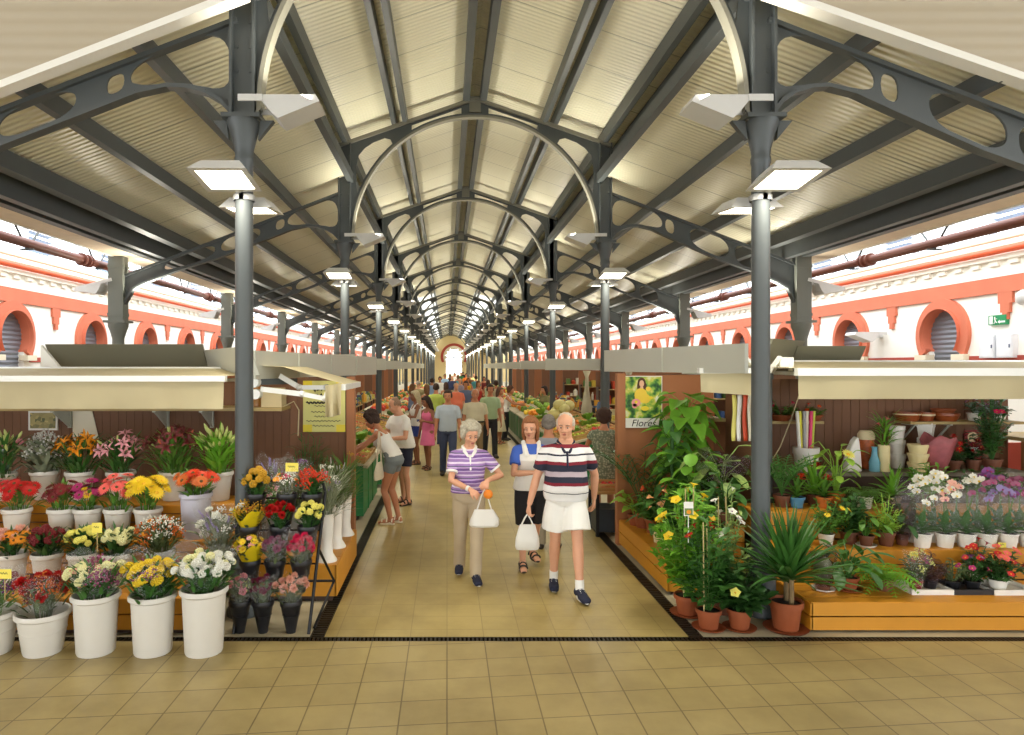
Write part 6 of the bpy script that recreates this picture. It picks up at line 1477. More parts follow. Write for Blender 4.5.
def cap_chain(m, pts, rad, n=14, ends=(1, 1)):
    m.tube(pts, rad, n)
    for i, (p, r) in enumerate(zip(pts, rad)):
        if (i == 0 and not ends[0]) or (i == len(pts) - 1 and not ends[1]): continue
        m.ell(p, r, n, max(6, n // 2))
def ik(a, b, l1, l2, pole):
    a, b = Vector(a), Vector(b); d = b - a; L = min(d.length, (l1 + l2) * .999)
    d = d.normalized(); x = (l1 * l1 - l2 * l2 + L * L) / (2 * L); h = math.sqrt(max(0, l1 * l1 - x * x))
    p = Vector(pole) - d * Vector(pole).dot(d); p = p.normalized() if p.length > 1e-6 else d.orthogonal().normalized()
    return a + d * x + p * h, a + d * L
def loft(m, rings, n=24):
    o = []
    for c, x, y, a, b in rings:
        for i in range(n):
            t = 2 * PI * i / n; ct, st = math.cos(t), math.sin(t)
            ct = math.copysign(abs(ct) ** .85, ct); st = math.copysign(abs(st) ** .85, st)
            o.append(Vector(c) + Vector(x) * a * ct + Vector(y) * b * st)
    k = len(rings)
    m.add(o, [(j * n + i, j * n + (i + 1) % n, (j + 1) * n + (i + 1) % n, (j + 1) * n + i) for j in range(k - 1) for i in range(n)] + [tuple(range(n - 1, -1, -1)), tuple((k - 1) * n + i for i in range(n))])
MAN = [(-.09, .10, .085, 0), (-.05, .15, .105, .005), (0, .168, .112, .01), (.07, .166, .112, 0), (.15, .158, .11, -.005), (.24, .162, .108, -.004), (.32, .172, .113, 0), (.39, .172, .108, .004), (.435, .158, .092, .01), (.475, .115, .075, .012), (.505, .075, .06, .012), (.54, .062, .06, .01)]
WOM = [(-.09, .10, .085, 0), (-.05, .158, .105, .008), (0, .175, .115, .014), (.07, .162, .105, .004), (.15, .138, .095, 0), (.20, .136, .095, -.002), (.27, .146, .108, -.012), (.33, .150, .118, -.016), (.38, .150, .102, -.002), (.425, .136, .082, .008), (.465, .098, .065, .012), (.50, .062, .055, .012), (.54, .052, .052, .01)]
def human(label, x, y, face, spec, lod=0, z=0):
    """face: heading in degrees, 0 looks at the camera (-Y). Local +X is the person's left, -Y is forward."""
    g = spec.get; k = g('H', 1.7) / 1.70; fem = g('fem', False)
    t = empty('person', (x, y, z), math.radians(face)); tag(t, label, 'person', g('group', 'shoppers'))
    vox = (.0062, .012, .02)[lod]; n = (16, 12, 8)[lod]
    lean = math.radians(g('lean', 2)); side = math.radians(g('side', 0)); turn = math.radians(g('turn', 0)); w = g('w', 1.0)
    P = Vector((g('px', 0), g('py', 0), (.93 - g('drop', 0.0)) * k))
    U = Vector((math.sin(side), -math.sin(lean), math.cos(lean))).normalized()
    Rt = Vector((math.cos(turn), math.sin(turn), 0)); Rt = (Rt - U * Rt.dot(U)).normalized(); Fw = U.cross(Rt) * -1  # forward
    Rp = Vector((1, 0, 0)); Fp = Vector((0, -1, 0))
    belly = g('belly', 0)
    def ring(q, inf=0.0, scale=1.0):
        tt, a, b, off = q; f = max(0, min(1, (tt + .05) / .35))
        rx = Rp.lerp(Rt, f).normalized(); up = Vector((0, 0, 1)).lerp(U, f).normalized(); fy = (Fp.lerp(Fw, f)).normalized()
        bl = belly * math.exp(-((tt - .13) / .11) ** 2)
        c = P + (Vector((0, 0, 1)) * min(tt, 0) + up * max(tt, 0)) * k - fy * off * k + fy * bl * .6 * k
        return (c, rx, fy, (a * w + inf + bl * .4) * k * scale, (b * w + inf + bl * .5) * k * scale)
    tab = WOM if fem else MAN
    def at_t(tt):
        for q0, q1 in zip(tab, tab[1:]):
            if q0[0] <= tt <= q1[0]: f = (tt - q0[0]) / (q1[0] - q0[0]); return tuple(a + (b - a) * f for a, b in zip(q0, q1))
        return tab[-1] if tt > 0 else tab[0]
    def spine(tt): return ring(at_t(tt))[0]
    body = MB(); loft(body, [ring(q) for q in tab], max(12, n + 6))
    # legs
    hipw = .085 * k; kn = {}; an = {}; hip = {}
    for s, nm in ((1, 'L'), (-1, 'R')):
        hp = P + Rp * s * hipw - Vector((0, 0, .02 * k)); ft = g('foot' + nm, (s * .09, 0, 0))
        a_ = Vector((ft[0], ft[1] + .02 * k, ft[2] + .085 * k))
        K, A = ik(hp, a_, .425 * k, .405 * k, (s * .12, -1, 0)); hip[s], kn[s], an[s] = hp, K, A
        lw = g('legw', 1.0)
        cap_chain(body, [hp, hp.lerp(K, .35), hp.lerp(K, .75), K, K.lerp(A, .3) + Vector((0, .012, 0)), K.lerp(A, .65) + Vector((0, .005, 0)), A], [r * k * lw for r in (.082, .077, .058, .051, .053, .041, .034)], n)
    # feet
    fdir = {}
    for s, nm in ((1, 'L'), (-1, 'R')):
        fa = math.radians(g('toe' + nm, s * 8)); d = Vector((math.sin(fa), -math.cos(fa), g('pitch' + nm, 0))).normalized(); fdir[s] = d; A = an[s]; dn = Vector((0, 0, -1))
        hl = A - d * .035 * k + dn * .05 * k; mid = A + d * .07 * k + dn * .045 * k; toe = A + d * .155 * k + dn * .062 * k
        cap_chain(body, [A, hl], [.036 * k, .03 * k], n); cap_chain(body, [A + dn * .012 * k, mid, toe], [.034 * k, .033 * k, .022 * k], n)
        for j in (-1, 1): cap_chain(body, [mid + Rp * j * .012 * k, toe + Rp * j * .018 * k], [.028 * k, .02 * k], n)
    # arms
    sh = {}; el = {}; wr = {}; hd = {}
    shw = (.155 if fem else .178) * k * w
    for s, nm in ((1, 'L'), (-1, 'R')):
        S = spine(.418) + Rt * s * shw + U * .0 * k; T_ = g('hand' + nm, None)
        if T_ is None: T_ = (S.x + s * .08, S.y - .04, S.z - .53 * k)
        E, W_ = ik(S, Vector(T_), .275 * k, .245 * k, g('pole' + nm, (s * .6, .8, -.2))); sh[s], el[s], wr[s] = S, E, W_
        aw = g('armw', .9 if fem else 1.0)
        cap_chain(body, [spine(.45) + Rt * s * .06 * k, S], [.05 * k, .052 * k], n)
        cap_chain(body, [S, S.lerp(E, .4), E, E.lerp(W_, .25), E.lerp(W_, .7), W_], [r * k * aw for r in (.052, .046, .038, .040, .032, .025)], n)
        D = Vector(g('hdir' + nm, tuple(W_ - E))).normalized(); hd[s] = D
        pn = Vector(g('palm' + nm, (-s, 0, 0))); pn = (pn - D * pn.dot(D)); pn = pn.normalized() if pn.length > .01 else D.orthogonal().normalized()   # palm faces
        sd = D.cross(pn).normalized()
        thumb_s = 1 if sd.dot(Vector((0, -1, .3))) > 0 else -1
        hk = k * (.92 if fem else 1.0)
        if lod < 2:
            for j in range(4): cap_chain(body, [W_ + sd * (j - 1.5) * .010 * hk, W_ + D * .085 * hk + sd * (j - 1.5) * .0215 * hk], [.015 * hk, .0125 * hk], 8)
            curl = g('curl' + nm, .35)
            for j, (ln) in enumerate((.066, .078, .074, .058) if thumb_s < 0 else (.058, .074, .078, .066)):
                p0 = W_ + D * .085 * hk + sd * (j - 1.5) * .0215 * hk; d = (D + sd * (j - 1.5) * .07).normalized(); pts = [p0]
                for b_, fr in enumerate((.42, .33, .25)):
                    an_ = curl * (1 + b_ * .7) * (1 + .1 * ((j * 7) % 3)); dd = (d * math.cos(an_) + pn * math.sin(an_)).normalized(); pts.append(pts[-1] + dd * ln * fr * hk)
                cap_chain(body, pts, [.0098 * hk, .0095 * hk, .0088 * hk, .0075 * hk], 8)
            p0 = W_ + D * .025 * hk + sd * thumb_s * .026 * hk; d1 = (D * .75 + sd * thumb_s * .7 + pn * .35).normalized(); d2 = (D * .95 + sd * thumb_s * .15 + pn * .4).normalized()
            cap_chain(body, [p0 - sd * thumb_s * .01 * hk, p0 + d1 * .036 * hk, p0 + d1 * .036 * hk + d2 * .030 * hk, p0 + d1 * .036 * hk + d2 * .054 * hk], [.015 * hk, .012 * hk, .0105 * hk, .0085 * hk], 8)
        else:
            cap_chain(body, [W_, W_ + D * .08 * k, W_ + D * .15 * k + pn * .02 * k], [.026 * k, .034 * k, .018 * k], n)
    # neck and head
    nb = spine(.53); yaw = math.radians(g('yaw', 0)) + turn; pit = math.radians(g('pitch', 6))
    hF = Vector((math.sin(yaw) * math.cos(pit), -math.cos(yaw) * math.cos(pit), -math.sin(pit))); hR = Vector((math.cos(yaw), math.sin(yaw), 0)); hU = hR.cross(hF) * 1.0
    if hU.z < 0: hU = -hU
    hc = nb + (U * .5 + hU * .5) * .135 * k + hF * .03 * k
    q = lambda r_, f_, u_: hc + (hR * r_ + hF * f_ + hU * u_) * k
    rot = Matrix((hR, -hF, hU)).transposed()
    cap_chain(body, [spine(.49), nb + (hc - nb) * .45 - hF * .02 * k], [.062 * k if not fem else .052 * k, (.056 if not fem else .046) * k], n)
    body.ell(q(0, -.012, .035), (.076 * k, .096 * k, .088 * k), n + 4, n, rot)       # cranium
    body.ell(q(0, .018, -.03), (.062 * k, .07 * k, .075 * k), n + 2, n, rot)         # face
    body.ell(q(0, .045, -.082), (.036 * k, .038 * k, .03 * k), n, 8, rot)            # chin
    if lod < 2:
        cap_chain(body, [q(0, .083, .012), q(0, .102, -.024)], [.010 * k, .0145 * k], 8)     # nose
        for s in (-1, 1):
            body.ell(q(s * .016, .092, -.03), .0085 * k, 8, 6); body.ell(q(s * .035, .062, -.025), (.024 * k, .02 * k, .022 * k), 10, 8, rot)   # nostril wings, cheeks
            body.ell(q(s * .032, .07, .024), (.026 * k, .014 * k, .009 * k), 8, 6, rot)         # brow
            body.ell(q(s * .076, -.008, -.012), (.011 * k, .022 * k, .032 * k), 10, 8, rot)     # ear
        body.ell(q(0, .083, -.052), (.024 * k, .012 * k, .007 * k), 8, 6, rot); body.ell(q(0, .081, -.064), (.02 * k, .011 * k, .007 * k), 8, 6, rot)
    o = remesh('body', body, vox, SKIN[g('skin', 'fair')], t, 2 if lod < 2 else 1)
    if lod < 2:
        e = MB()
        for s in (-1, 1): e.ell(q(s * .031, .074, .004), (.0115 * k, .009 * k, .0054 * k), 10, 8, rot)
        e.cur = 1
        for s in (-1, 1): e.ell(q(s * .031, .082, .004), (.0062 * k, .004 * k, .0066 * k), 8, 6, rot)
        e.build('eyes', [EYEW, EYED], t)
        e = MB(); e.ell(q(0, .0925, -.052), (.021 * k, .006 * k, .0045 * k), 8, 6, rot); e.ell(q(0, .0905, -.062), (.018 * k, .006 * k, .0045 * k), 8, 6, rot); e.build('lips', LIPM, t)
        e = MB()
        for s in (-1, 1): e.tube([q(s * .014, .087, .026), q(s * .032, .085, .031), q(s * .05, .074, .026)], [.003 * k, .004 * k, .002 * k], 6)
        e.build('eyebrows', BROWM, t)
    # hair
    hm = mat('hair_%d_%d_%d' % g('hair', (70, 50, 36)), g('hair', (70, 50, 36)), .8, 0, .25, 60, .5, 90); hs = g('hstyle', 'short'); h = MB(); rr = random.Random(3)
    if hs != 'bald':
        if hs == 'ring':   # thinning crown, hair at the sides and back
            for s in (-1, 1): h.ell(q(s * .066, -.03, .03), (.022 * k, .06 * k, .05 * k), 12, 8, rot)
            h.ell(q(0, -.08, .02), (.066 * k, .035 * k, .06 * k), 12, 8, rot); h.ell(q(0, -.03, .088), (.066 * k, .07 * k, .04 * k), 12, 8, rot)
        else:
            th = {'short': .008, 'curly': .03, 'perm': .026, 'long': .012, 'bob': .016}[hs]
            h.ell(q(0, -.03 - th * .35, .05 + th * .2), ((.078 + th) * k, (.09 + th * .6) * k, (.082 + th * .8) * k), 16, 10, rot)
            h.ell(q(0, .03, .098), ((.062 + th * .6) * k, .052 * k, (.028 + th * .5) * k), 14, 8, rot)
            for s in (-1, 1): h.ell(q(s * (.07 + th * .5), -.022, .012), ((.016 + th * .5) * k, .05 * k, (.05 + th) * k), 12, 8, rot)
            h.ell(q(0, -.07, -.005), ((.062 + th) * k, (.038 + th * .7) * k, (.062 + th) * k), 12, 8, rot)
            if hs in ('curly', 'perm'):
                for i in range(46 if lod < 2 else 16):
                    a = rr.uniform(0, 2 * PI); el_ = rr.uniform(-.35, 1.4); d = (math.cos(el_) * math.cos(a), math.cos(el_) * math.sin(a), math.sin(el_))
                    if d[1] > .35 and d[2] < .66: continue
                    h.ell(q(d[0] * (.088 + th * .6), -.022 + d[1] * (.098 + th * .5), .04 + d[2] * (.09 + th * .6)), rr.uniform(.018, .03) * k, 8, 6)
            if hs in ('long', 'bob'):
                L = .30 if hs == 'long' else .12
                cap_chain(h, [q(0, -.075, .03), q(0, -.09, -.08), q(0, -.085, -.08 - L)], [.07 * k, .066 * k, .045 * k], 12)
                for s in (-1, 1): cap_chain(h, [q(s * .074, -.01, .05), q(s * .08, -.02, -.05), q(s * .07, -.035, -.06 - L * .7)], [.022 * k, .024 * k, .018 * k], 10)
        remesh('hair', h, max(vox, .008), hm, t, 1, .004 * k, 55)
    # ---------------- clothes
    cv = max(vox, .0085)
    top = g('top'); 
    def trange(t0, t1, inf, extra=None):
        ts = [t0] + [q_[0] for q_ in tab if t0 < q_[0] < t1] + [t1]
        return [ring(at_t(tt), inf + (extra(tt) if extra else 0)) for tt in ts]
    def sleeve(m, s, frac, r0, r1):
        a, b = sh[s], el[s]
        cap_chain(m, [spine(.455) + Rt * s * .05 * k, a], [.052 * k, .06 * k], n)
        if frac <= 1: cap_chain(m, [a, a.lerp(b, frac * .5), a.lerp(b, frac)], [.06 * k, (r0 + .004) * k, r0 * k], n, (1, 0))
        else: cap_chain(m, [a, a.lerp(b, .5), b, b.lerp(wr[s], frac - 1)], [.066 * k, .058 * k, .05 * k, r1 * k], n, (1, 0))
    if top:
        m = MB(); kind, mt = top[0], top[1]; hem = g('hem', -.03)
        fl = lambda tt: .012 + g('loose', .008) * max(0, (.3 - tt) / .35)
        if kind in ('tee', 'polo', 'shirt', 'long'):
            loft(m, trange(hem, .497, .0, fl), n + 8)
            for s in (1, -1): sleeve(m, s, {'tee': .62, 'polo': .68, 'shirt': .72, 'long': 1.85}[kind], .064, .036)
        elif kind == 'tank':
            loft(m, trange(hem, .375, .0, fl), n + 8)
            for s in (1, -1):
                f1, f2 = ring(at_t(.37), .004), ring(at_t(.37), .004)
                c, rx, fy, a, b = f1; tp = spine(.485) + Rt * s * .095 * k
                cap_chain(m, [c + rx * s * a * .5 + fy * b * .86, tp.lerp(c + rx * s * a * .5 + fy * b, .3) + fy * .02 * k, tp + U * .012 * k, c + rx * s * a * .5 - fy * b * .84], [.02 * k, .02 * k, .02 * k, .022 * k], 8)
        elif kind == 'dress':
            loft(m, trange(hem, .40 if g('straps', True) else .475, .0, lambda tt: .010), n + 8)
            if g('straps', True):
                for s in (1, -1):
                    c, rx, fy, a, b = ring(at_t(.39), .004); tp = spine(.485) + Rt * s * .09 * k
                    cap_chain(m, [c + rx * s * a * .5 + fy * b * .86, tp + U * .01 * k, c + rx * s * a * .5 - fy * b * .84], [.014 * k] * 3, 8)
            else:
                for s in (1, -1): sleeve(m, s, .3, .064, .03)
            L = g('skirt', .42); fl_ = g('flare', .06); mid = (kn[1] + kn[-1]) / 2; rs = []
            hipC = ring(at_t(-.03), .014); rs.append(hipC)
            for f in (.33, .66, 1):
                c = hipC[0].lerp(Vector((mid.x, mid.y, P.z - L * k)), f); rs.append((c, Rp, Fp, hipC[3] + fl_ * f * k, hipC[4] + fl_ * f * k))
            loft(m, [ring(at_t(.06), .012)] + rs, n + 8)
        o = remesh(g('topname', 'dress' if kind == 'dress' else 'shirt'), m, cv, mt, t, 2, .003 * k, 13)
        if g('collar'):
            m = MB(); c = spine(.485)
            pts = [c + (Rt * math.cos(a) * .072 + Fw * math.sin(a) * .062 + U * (.03 - .045 * max(0, math.sin(a)) ** 2)) * k for a in [PI / 2 + .35 + i * (2 * PI - .7) / 14 for i in range(15)]]
            m.tube(pts, .017 * k, 8); c2, rx, fy, a, b = ring(at_t(.43), .014)
            for s in (-1, 1): cap_chain(m, [spine(.475) + (Rt * s * .055 + Fw * .06) * k, c2 + rx * s * .022 * k + fy * b * .98], [.022 * k, .013 * k], 8)
            cap_chain(m, [c2 + fy * b * .98, ring(at_t(.30), .016)[0] + fy * ring(at_t(.30), .018)[4]], [.012 * k, .010 * k], 8)
            m.build('collar', g('collar'), t)
            if g('cuffs'):
                m = MB()
                for s in (-1, 1): p0 = sh[s].lerp(el[s], .62); p1 = sh[s].lerp(el[s], .70); m.tube([p0, p1], [.067 * k, .066 * k], 16)
                m.build('cuffs', g('cuffs'), t)
        if g('vest'):
            m = MB(); loft(m, trange(-.02, .39, .0, lambda tt: .022), n + 8)
            for s in (1, -1):
                c, rx, fy, a, b = ring(at_t(.38), .012)
                cap_chain(m, [c + rx * s * a * .45 + fy * b * .9, spine(.49) + (Rt * s * .085 + U * .022) * k + Fw * .02 * k, c + rx * s * a * .45 - fy * b * .9], [.034 * k, .028 * k, .034 * k], 8)
            remesh('apron_top', m, cv, g('vest'), t, 2)
    bot = g('bottom')
    if bot:
        kind, mt = bot; m = MB()
        loft(m, [ring(at_t(q_[0]), .014) for q_ in tab if q_[0] <= .15][0:5], n + 8)
        for s in (1, -1):
            h_, K, A = hip[s], kn[s], an[s]
            if kind == 'trousers': cap_chain(m, [h_, h_.lerp(K, .4), K, K.lerp(A, .5), A + Vector((0, .01, -.035 * k))], [r * k for r in (.097, .092, .074, .068, .066)], n, (1, 0))
            elif kind == 'shorts': f = g('short', .6); cap_chain(m, [h_, h_.lerp(K, f * .5), h_.lerp(K, f)], [.098 * k, (.098 + g('sflare', .0) * .5) * k, (.088 + g('sflare', .0)) * k], n, (1, 0))
        if kind == 'skirt':
            L = g('skirt', .5); mid = (kn[1] + kn[-1]) / 2; hipC = ring(at_t(-.03), .018); rs = [ring(at_t(.12), .016), hipC]
            for f in (.33, .66, 1): c = hipC[0].lerp(Vector((mid.x, mid.y, P.z - L * k)), f); rs.append((c, Rp, Fp, hipC[3] + .05 * f * k, hipC[4] + .05 * f * k))
            loft(m, rs, n + 8)
        remesh({'trousers': 'trousers', 'shorts': 'shorts', 'skirt': 'skirt'}[kind], m, cv, mt, t, 2, .004 * k, 9)
    if g('belt'):
        m = MB(); loft(m, trange(.055, .09, .0, lambda tt: .026), n + 8); m.build('belt', g('belt'), t)
    shoe = g('shoe')
    if shoe:
        kind, mt, sole = shoe
        for s in (1, -1):
            d = fdir[s]; A = an[s]; dn = Vector((0, 0, -1)); side_ = d.cross(Vector((0, 0, 1))).normalized(); upv = side_.cross(d).normalized()
            base = A + dn * (.085 - .006) * k if abs(d.z) < .1 else A - upv * .079 * k
            so = MB(); ol = []
            for i in range(20):
                a = 2 * PI * i / 20; f = .045 + .125 * math.cos(a) - .0; wd = (.042 + .008 * math.cos(a)) * math.sin(a)
                ol.append((f, wd))
            so.add([base + d * (f + .012) * k + side_ * wd * k + upv * hh for hh in (-.004 * k, .016 * k) for f, wd in ol], [tuple(range(20)), tuple(range(39, 19, -1))] + [(i, 20 + i, 20 + (i + 1) % 20, (i + 1) % 20) for i in range(20)])
            u_ = MB()
            if kind == 'shoe':
                hl = A - d * .04 * k - upv * .04 * k
                cap_chain(u_, [A - upv * .02 * k - d * .01 * k, hl], [.044 * k, .044 * k], n); cap_chain(u_, [A + d * .01 * k - upv * .025 * k, A + d * .08 * k - upv * .045 * k, A + d * .155 * k - upv * .058 * k], [.044 * k, .044 * k, .033 * k], n)
                for j in (-1, 1): cap_chain(u_, [A + d * .07 * k - upv * .05 * k + side_ * j * .012 * k, A + d * .15 * k - upv * .06 * k + side_ * j * .016 * k], [.038 * k, .03 * k], n)
                u = remesh('shoe', u_, cv, mt, t, 1); so.build('sole', sole, u)
                if lod < 1:
                    lc = MB()
                    for f, up_ in ((.045, .012), (.065, .003), (.085, -.004)): lc.bar(A + d * f * k + upv * (up_ - .006) * k - side_ * .024 * k, A + d * f * k + upv * (up_ - .006) * k + side_ * .024 * k, .008 * k, .006 * k)
                    lc.build('laces', WHITE, u)
            else:
                u = so.build('sandal', sole, t)
                for f, up_, rr_ in ((.115, -.047, .045), (.045, -.018, .042), (-.03, -.02, .04)):
                    c = A + d * f * k - upv * .06 * k; pts = [c + side_ * rr_ * k * math.cos(a) * 1.02 + upv * (.012 + (.058 + up_ * .5) * math.sin(a)) * k for a in [PI * i / 10 for i in range(11)]]
                    u_.tube(pts, .010 * k, 6)
                u_.build('strap', mt, u)
            if g('sock') and kind == 'shoe':
                sm = MB(); sm.tube([A + Vector((0, 0, -.02 * k)), A + (kn[s] - A) * .2 * g('sockh', 1)], [.041 * k, .042 * k], 14); sm.build('sock', g('sock'), t)
    if g('watch'):
        s = -1 if g('watch') == 'R' else 1
        W_, E = wr[s], el[s]; d = (E - W_).normalized(); MB().tube([W_ + d * .01, W_ + d * .035], [.03 * k, .031 * k], 14).build('bracelet', g('watchm', WHITE), t)
    if g('glasses'):
        m = MB()
        for s in (-1, 1): m.tube([q(s * .031 + .018 * math.cos(a), .094, .003 + .014 * math.sin(a)) for a in [2 * PI * i / 12 for i in range(13)]], .0015 * k, 5); m.tube([q(s * .05, .09, .008), q(s * .076, .0, .006)], .0015 * k, 5)
        m.build('glasses', BLK, t)
    t['_'] = 0; del t['_']
    J = {'P': P, 'wr': wr, 'hd': hd, 'el': el, 'sh': sh, 'q': q, 'k': k, 'mat': Matrix.Translation(Vector((x, y, z))) @ Matrix.Rotation(math.radians(face), 4, 'Z')}
    return t, J

def stripes(name, cols, period, axis='Z', soft=True, phase=0.0):
    def b(nt, bs):
        tc = nt.nodes.new('ShaderNodeTexCoord'); sp = nt.nodes.new('ShaderNodeSeparateXYZ'); nt.links.new(tc.outputs['Object'], sp.inputs[0])
        nz = nt.nodes.new('ShaderNodeTexNoise'); nz.inputs['Scale'].default_value = 5; nt.links.new(tc.outputs['Object'], nz.inputs['Vector'])
        ad = nt.nodes.new('ShaderNodeMath'); ad.operation = 'MULTIPLY_ADD'; ad.inputs[1].default_value = .03; nt.links.new(nz.outputs['Fac'], ad.inputs[0]); nt.links.new(sp.outputs['XYZ'.index(axis)], ad.inputs[2])
        dv = nt.nodes.new('ShaderNodeMath'); dv.operation = 'MULTIPLY_ADD'; dv.inputs[1].default_value = 1 / period; dv.inputs[2].default_value = phase; nt.links.new(ad.outputs[0], dv.inputs[0])
        fr = nt.nodes.new('ShaderNodeMath'); fr.operation = 'FRACT'; nt.links.new(dv.outputs[0], fr.inputs[0])
        rp = nt.nodes.new('ShaderNodeValToRGB'); cr = rp.color_ramp; cr.interpolation = 'CONSTANT'
        cr.elements[0].position = 0; cr.elements[0].color = rgb(cols[0][1]); cr.elements[1].position = cols[1][0]; cr.elements[1].color = rgb(cols[1][1])
        for p_, c in cols[2:]: e = cr.elements.new(p_); e.color = rgb(c)
        nt.links.new(fr.outputs[0], rp.inputs[0]); nt.links.new(rp.outputs[0], bs.inputs['Base Color']); bs.inputs['Roughness'].default_value = .85
    return node_mat(name, b)
def cloth(name, c, var=.04): return mat('cloth_' + name, c, .88, 0, var, 8)
SOLEW = mat('sole_white', (214, 210, 200), .7); SOLED = mat('sole_dark', (52, 46, 40), .7); NAVY = cloth('navy', (32, 36, 58)); WHT = cloth('white', (236, 234, 228)); BEIGE = cloth('beige', (188, 170, 142)); DENIM = cloth('denim', (58, 68, 96), .1)
PURP = stripes('purple_stripe_knit', [(0, (150, 118, 176)), (.22, (206, 186, 222)), (.30, (118, 84, 150)), (.5, (196, 168, 214)), (.62, (96, 88, 118)), (.70, (158, 124, 184)), (.86, (222, 208, 228))], .125)
# 1. woman in the purple striped polo, walking to us with a white bag
PT, PJ = human('woman walking in a purple striped polo shirt and beige trousers with white hair', px(469, 7.05), 7.05, 4, dict(H=1.62, fem=True, w=1.06, skin='fair', hair=(176, 168, 148), hstyle='perm', top=('polo', PURP), collar=WHT, cuffs=WHT, hem=.02, bottom=('trousers', BEIGE), pitch=20, yaw=12, lean=4,
    footL=(.06, -.10, 0), footR=(-.08, .20, .03), toeL=5, handL=(.16, -.23, 1.06), handR=(-.02, -.27, .98), poleL=(1, .5, -.4), poleR=(-1, .35, -.3), hdirR=(.75, -.3, -.5), hdirL=(-.3, -.55, -.6), palmL=(-.4, 0, -.9), palmR=(.2, .4, -.8), curlL=.75, curlR=.5, shoe=('shoe', NAVY, SOLEW), watch='R', watchm=WHT, belly=.02))
def held(name, mesh_obj, J, s, off=(0, 0, 0)): 
    p = J['mat'] @ (J['wr'][s] + J['hd'][s] * .085 * J['k'] + Vector(off)); mesh_obj.location = p; return mesh_obj
BAGM = mat('white_plastic_bag', (238, 236, 230), .45, 0, .03, 5, .3, 12, trans=.25)
def handbag(nm, label, w, h, d, hl, m=BAGM):
    t = empty(nm); tag(t, label, 'bag'); q = random.Random(len(label)); b = MB(); n = 20; rs = []
    for j, (f, wf, df) in enumerate(((0, .9, .7), (.12, 1.0, 1.0), (.45, .96, .9), (.8, .74, .45), (1, .62, .12))):
        rs.append((Vector((q.uniform(-.006, .006), 0, -hl - h * (1 - f))), Vector((1, 0, 0)), Vector((0, -1, 0)), w / 2 * wf, d / 2 * df))
    loft(b, rs, n); b.build('bag_body', m, t)
    for s in (-1, 1): MB().tube([(-w * .24, s * d * .05, -hl - h * .02), (-w * .1, s * .01, -hl * .35), (0, s * .006, 0), (w * .1, s * .01, -hl * .35), (w * .24, s * d * .05, -hl - h * .02)], .007, 6).build('handle', m, t)
    return t
b = handbag('carrier_bag', 'white carrier bag held by the woman in the purple striped shirt', .30, .17, .14, .20); held('', b, PJ, 1, (-.01, -.02, -.02))
o = link('orange', fruit('orange')); o.scale = (1.25,) * 3; tag(o, 'single orange carried by the woman in the purple striped shirt', 'orange'); o.location = PJ['mat'] @ (PJ['wr'][-1] + PJ['hd'][-1] * .16 * PJ['k'] + Vector((.055, -.02, -.005)))
# 2. man in the broad striped polo and white shorts
W_, N_, R_, L_ = (232, 230, 228), (34, 36, 54), (126, 28, 44), (176, 160, 168)
MANS = stripes('broad_stripe_knit', [(0, W_), (.495, N_), (.499, W_), (.535, R_), (.55, N_), (.578, L_), (.60, N_), (.63, R_), (.648, W_), (.675, N_), (.68, W_), (.708, R_), (.725, N_)], 2.0, phase=-.0075)
MT_, MJ = human('man striding in a red navy and white striped polo shirt and white shorts', px(566, 6.6), 6.62, -3, dict(H=1.74, w=1.06, belly=.045, skin='fair', hair=(190, 180, 164), hstyle='ring', top=('polo', MANS), hem=-.04, loose=.02, bottom=('shorts', WHT), short=.72, sflare=.045, pitch=8, yaw=-14, lean=3,
    footR=(-.10, .14, .0), footL=(.11, -.22, 0), toeL=14, toeR=-4, handR=(-.36, -.02, .84), handL=(.30, .16, .90), curlR=.8, curlL=.5, shoe=('shoe', NAVY, SOLEW), sock=WHT, poleR=(-1, .6, 0), poleL=(1, .5, 0), collar=NAVY))
b = handbag('carrier_bag', 'small white carrier bag swinging from the hand of the man in white shorts', .24, .24, .12, .10); held('', b, MJ, -1, (.0, -.0, -.02))
# 3. woman in white apron top with blue sleeves
BLUE = cloth('blue', (62, 96, 186)); BLK_C = cloth('black', (34, 32, 36)); OLIVE = cloth('olive_brown', (134, 118, 84))
WT_, WJ = human('woman walking in a white bib top with blue sleeves and dark knee shorts', px(531, 7.3), 7.35, 6, dict(H=1.64, fem=True, skin='fair', hair=(150, 96, 58), hstyle='bob', top=('tee', BLUE), vest=WHT, hem=.0, bottom=('shorts', BLK_C), short=.92, pitch=6, yaw=-22, lean=2,
    footR=(-.07, .05, 0), footL=(.09, .26, .05), handR=(-.02, -.26, 1.10), handL=(.10, -.27, 1.14), poleR=(-1, .5, -.5), poleL=(1, .5, -.5), hdirR=(.7, -.2, .55), hdirL=(-.6, -.2, .5), curlR=.7, curlL=.7, shoe=('sandal', SOLED, SOLED)))
o = MB().tube([(-.09, 0, -.03), (-.03, -.006, 0), (.05, 0, .012), (.10, .004, .0)], [.012, .026, .027, .014], 12).build('bread_roll', mat('bread_crust', (206, 160, 96), .7, 0, .1, 20)); o.location = WJ['mat'] @ ((WJ['wr'][1] + WJ['wr'][-1]) / 2 + Vector((.01, -.075, .07))); tag(o, 'brown bread roll in the hands of the woman in blue sleeves', 'bread roll')
# 4. grey shirt man behind the striped man
human('person in a grey tee shirt walking behind the man in stripes', px(549, 8.2), 8.25, 165, dict(H=1.60, skin='tan', hair=(120, 112, 104), hstyle='short', top=('tee', cloth('grey', (140, 142, 150))), bottom=('trousers', cloth('stone', (150, 140, 120))), shoe=('shoe', SOLED, SOLED)), 1)
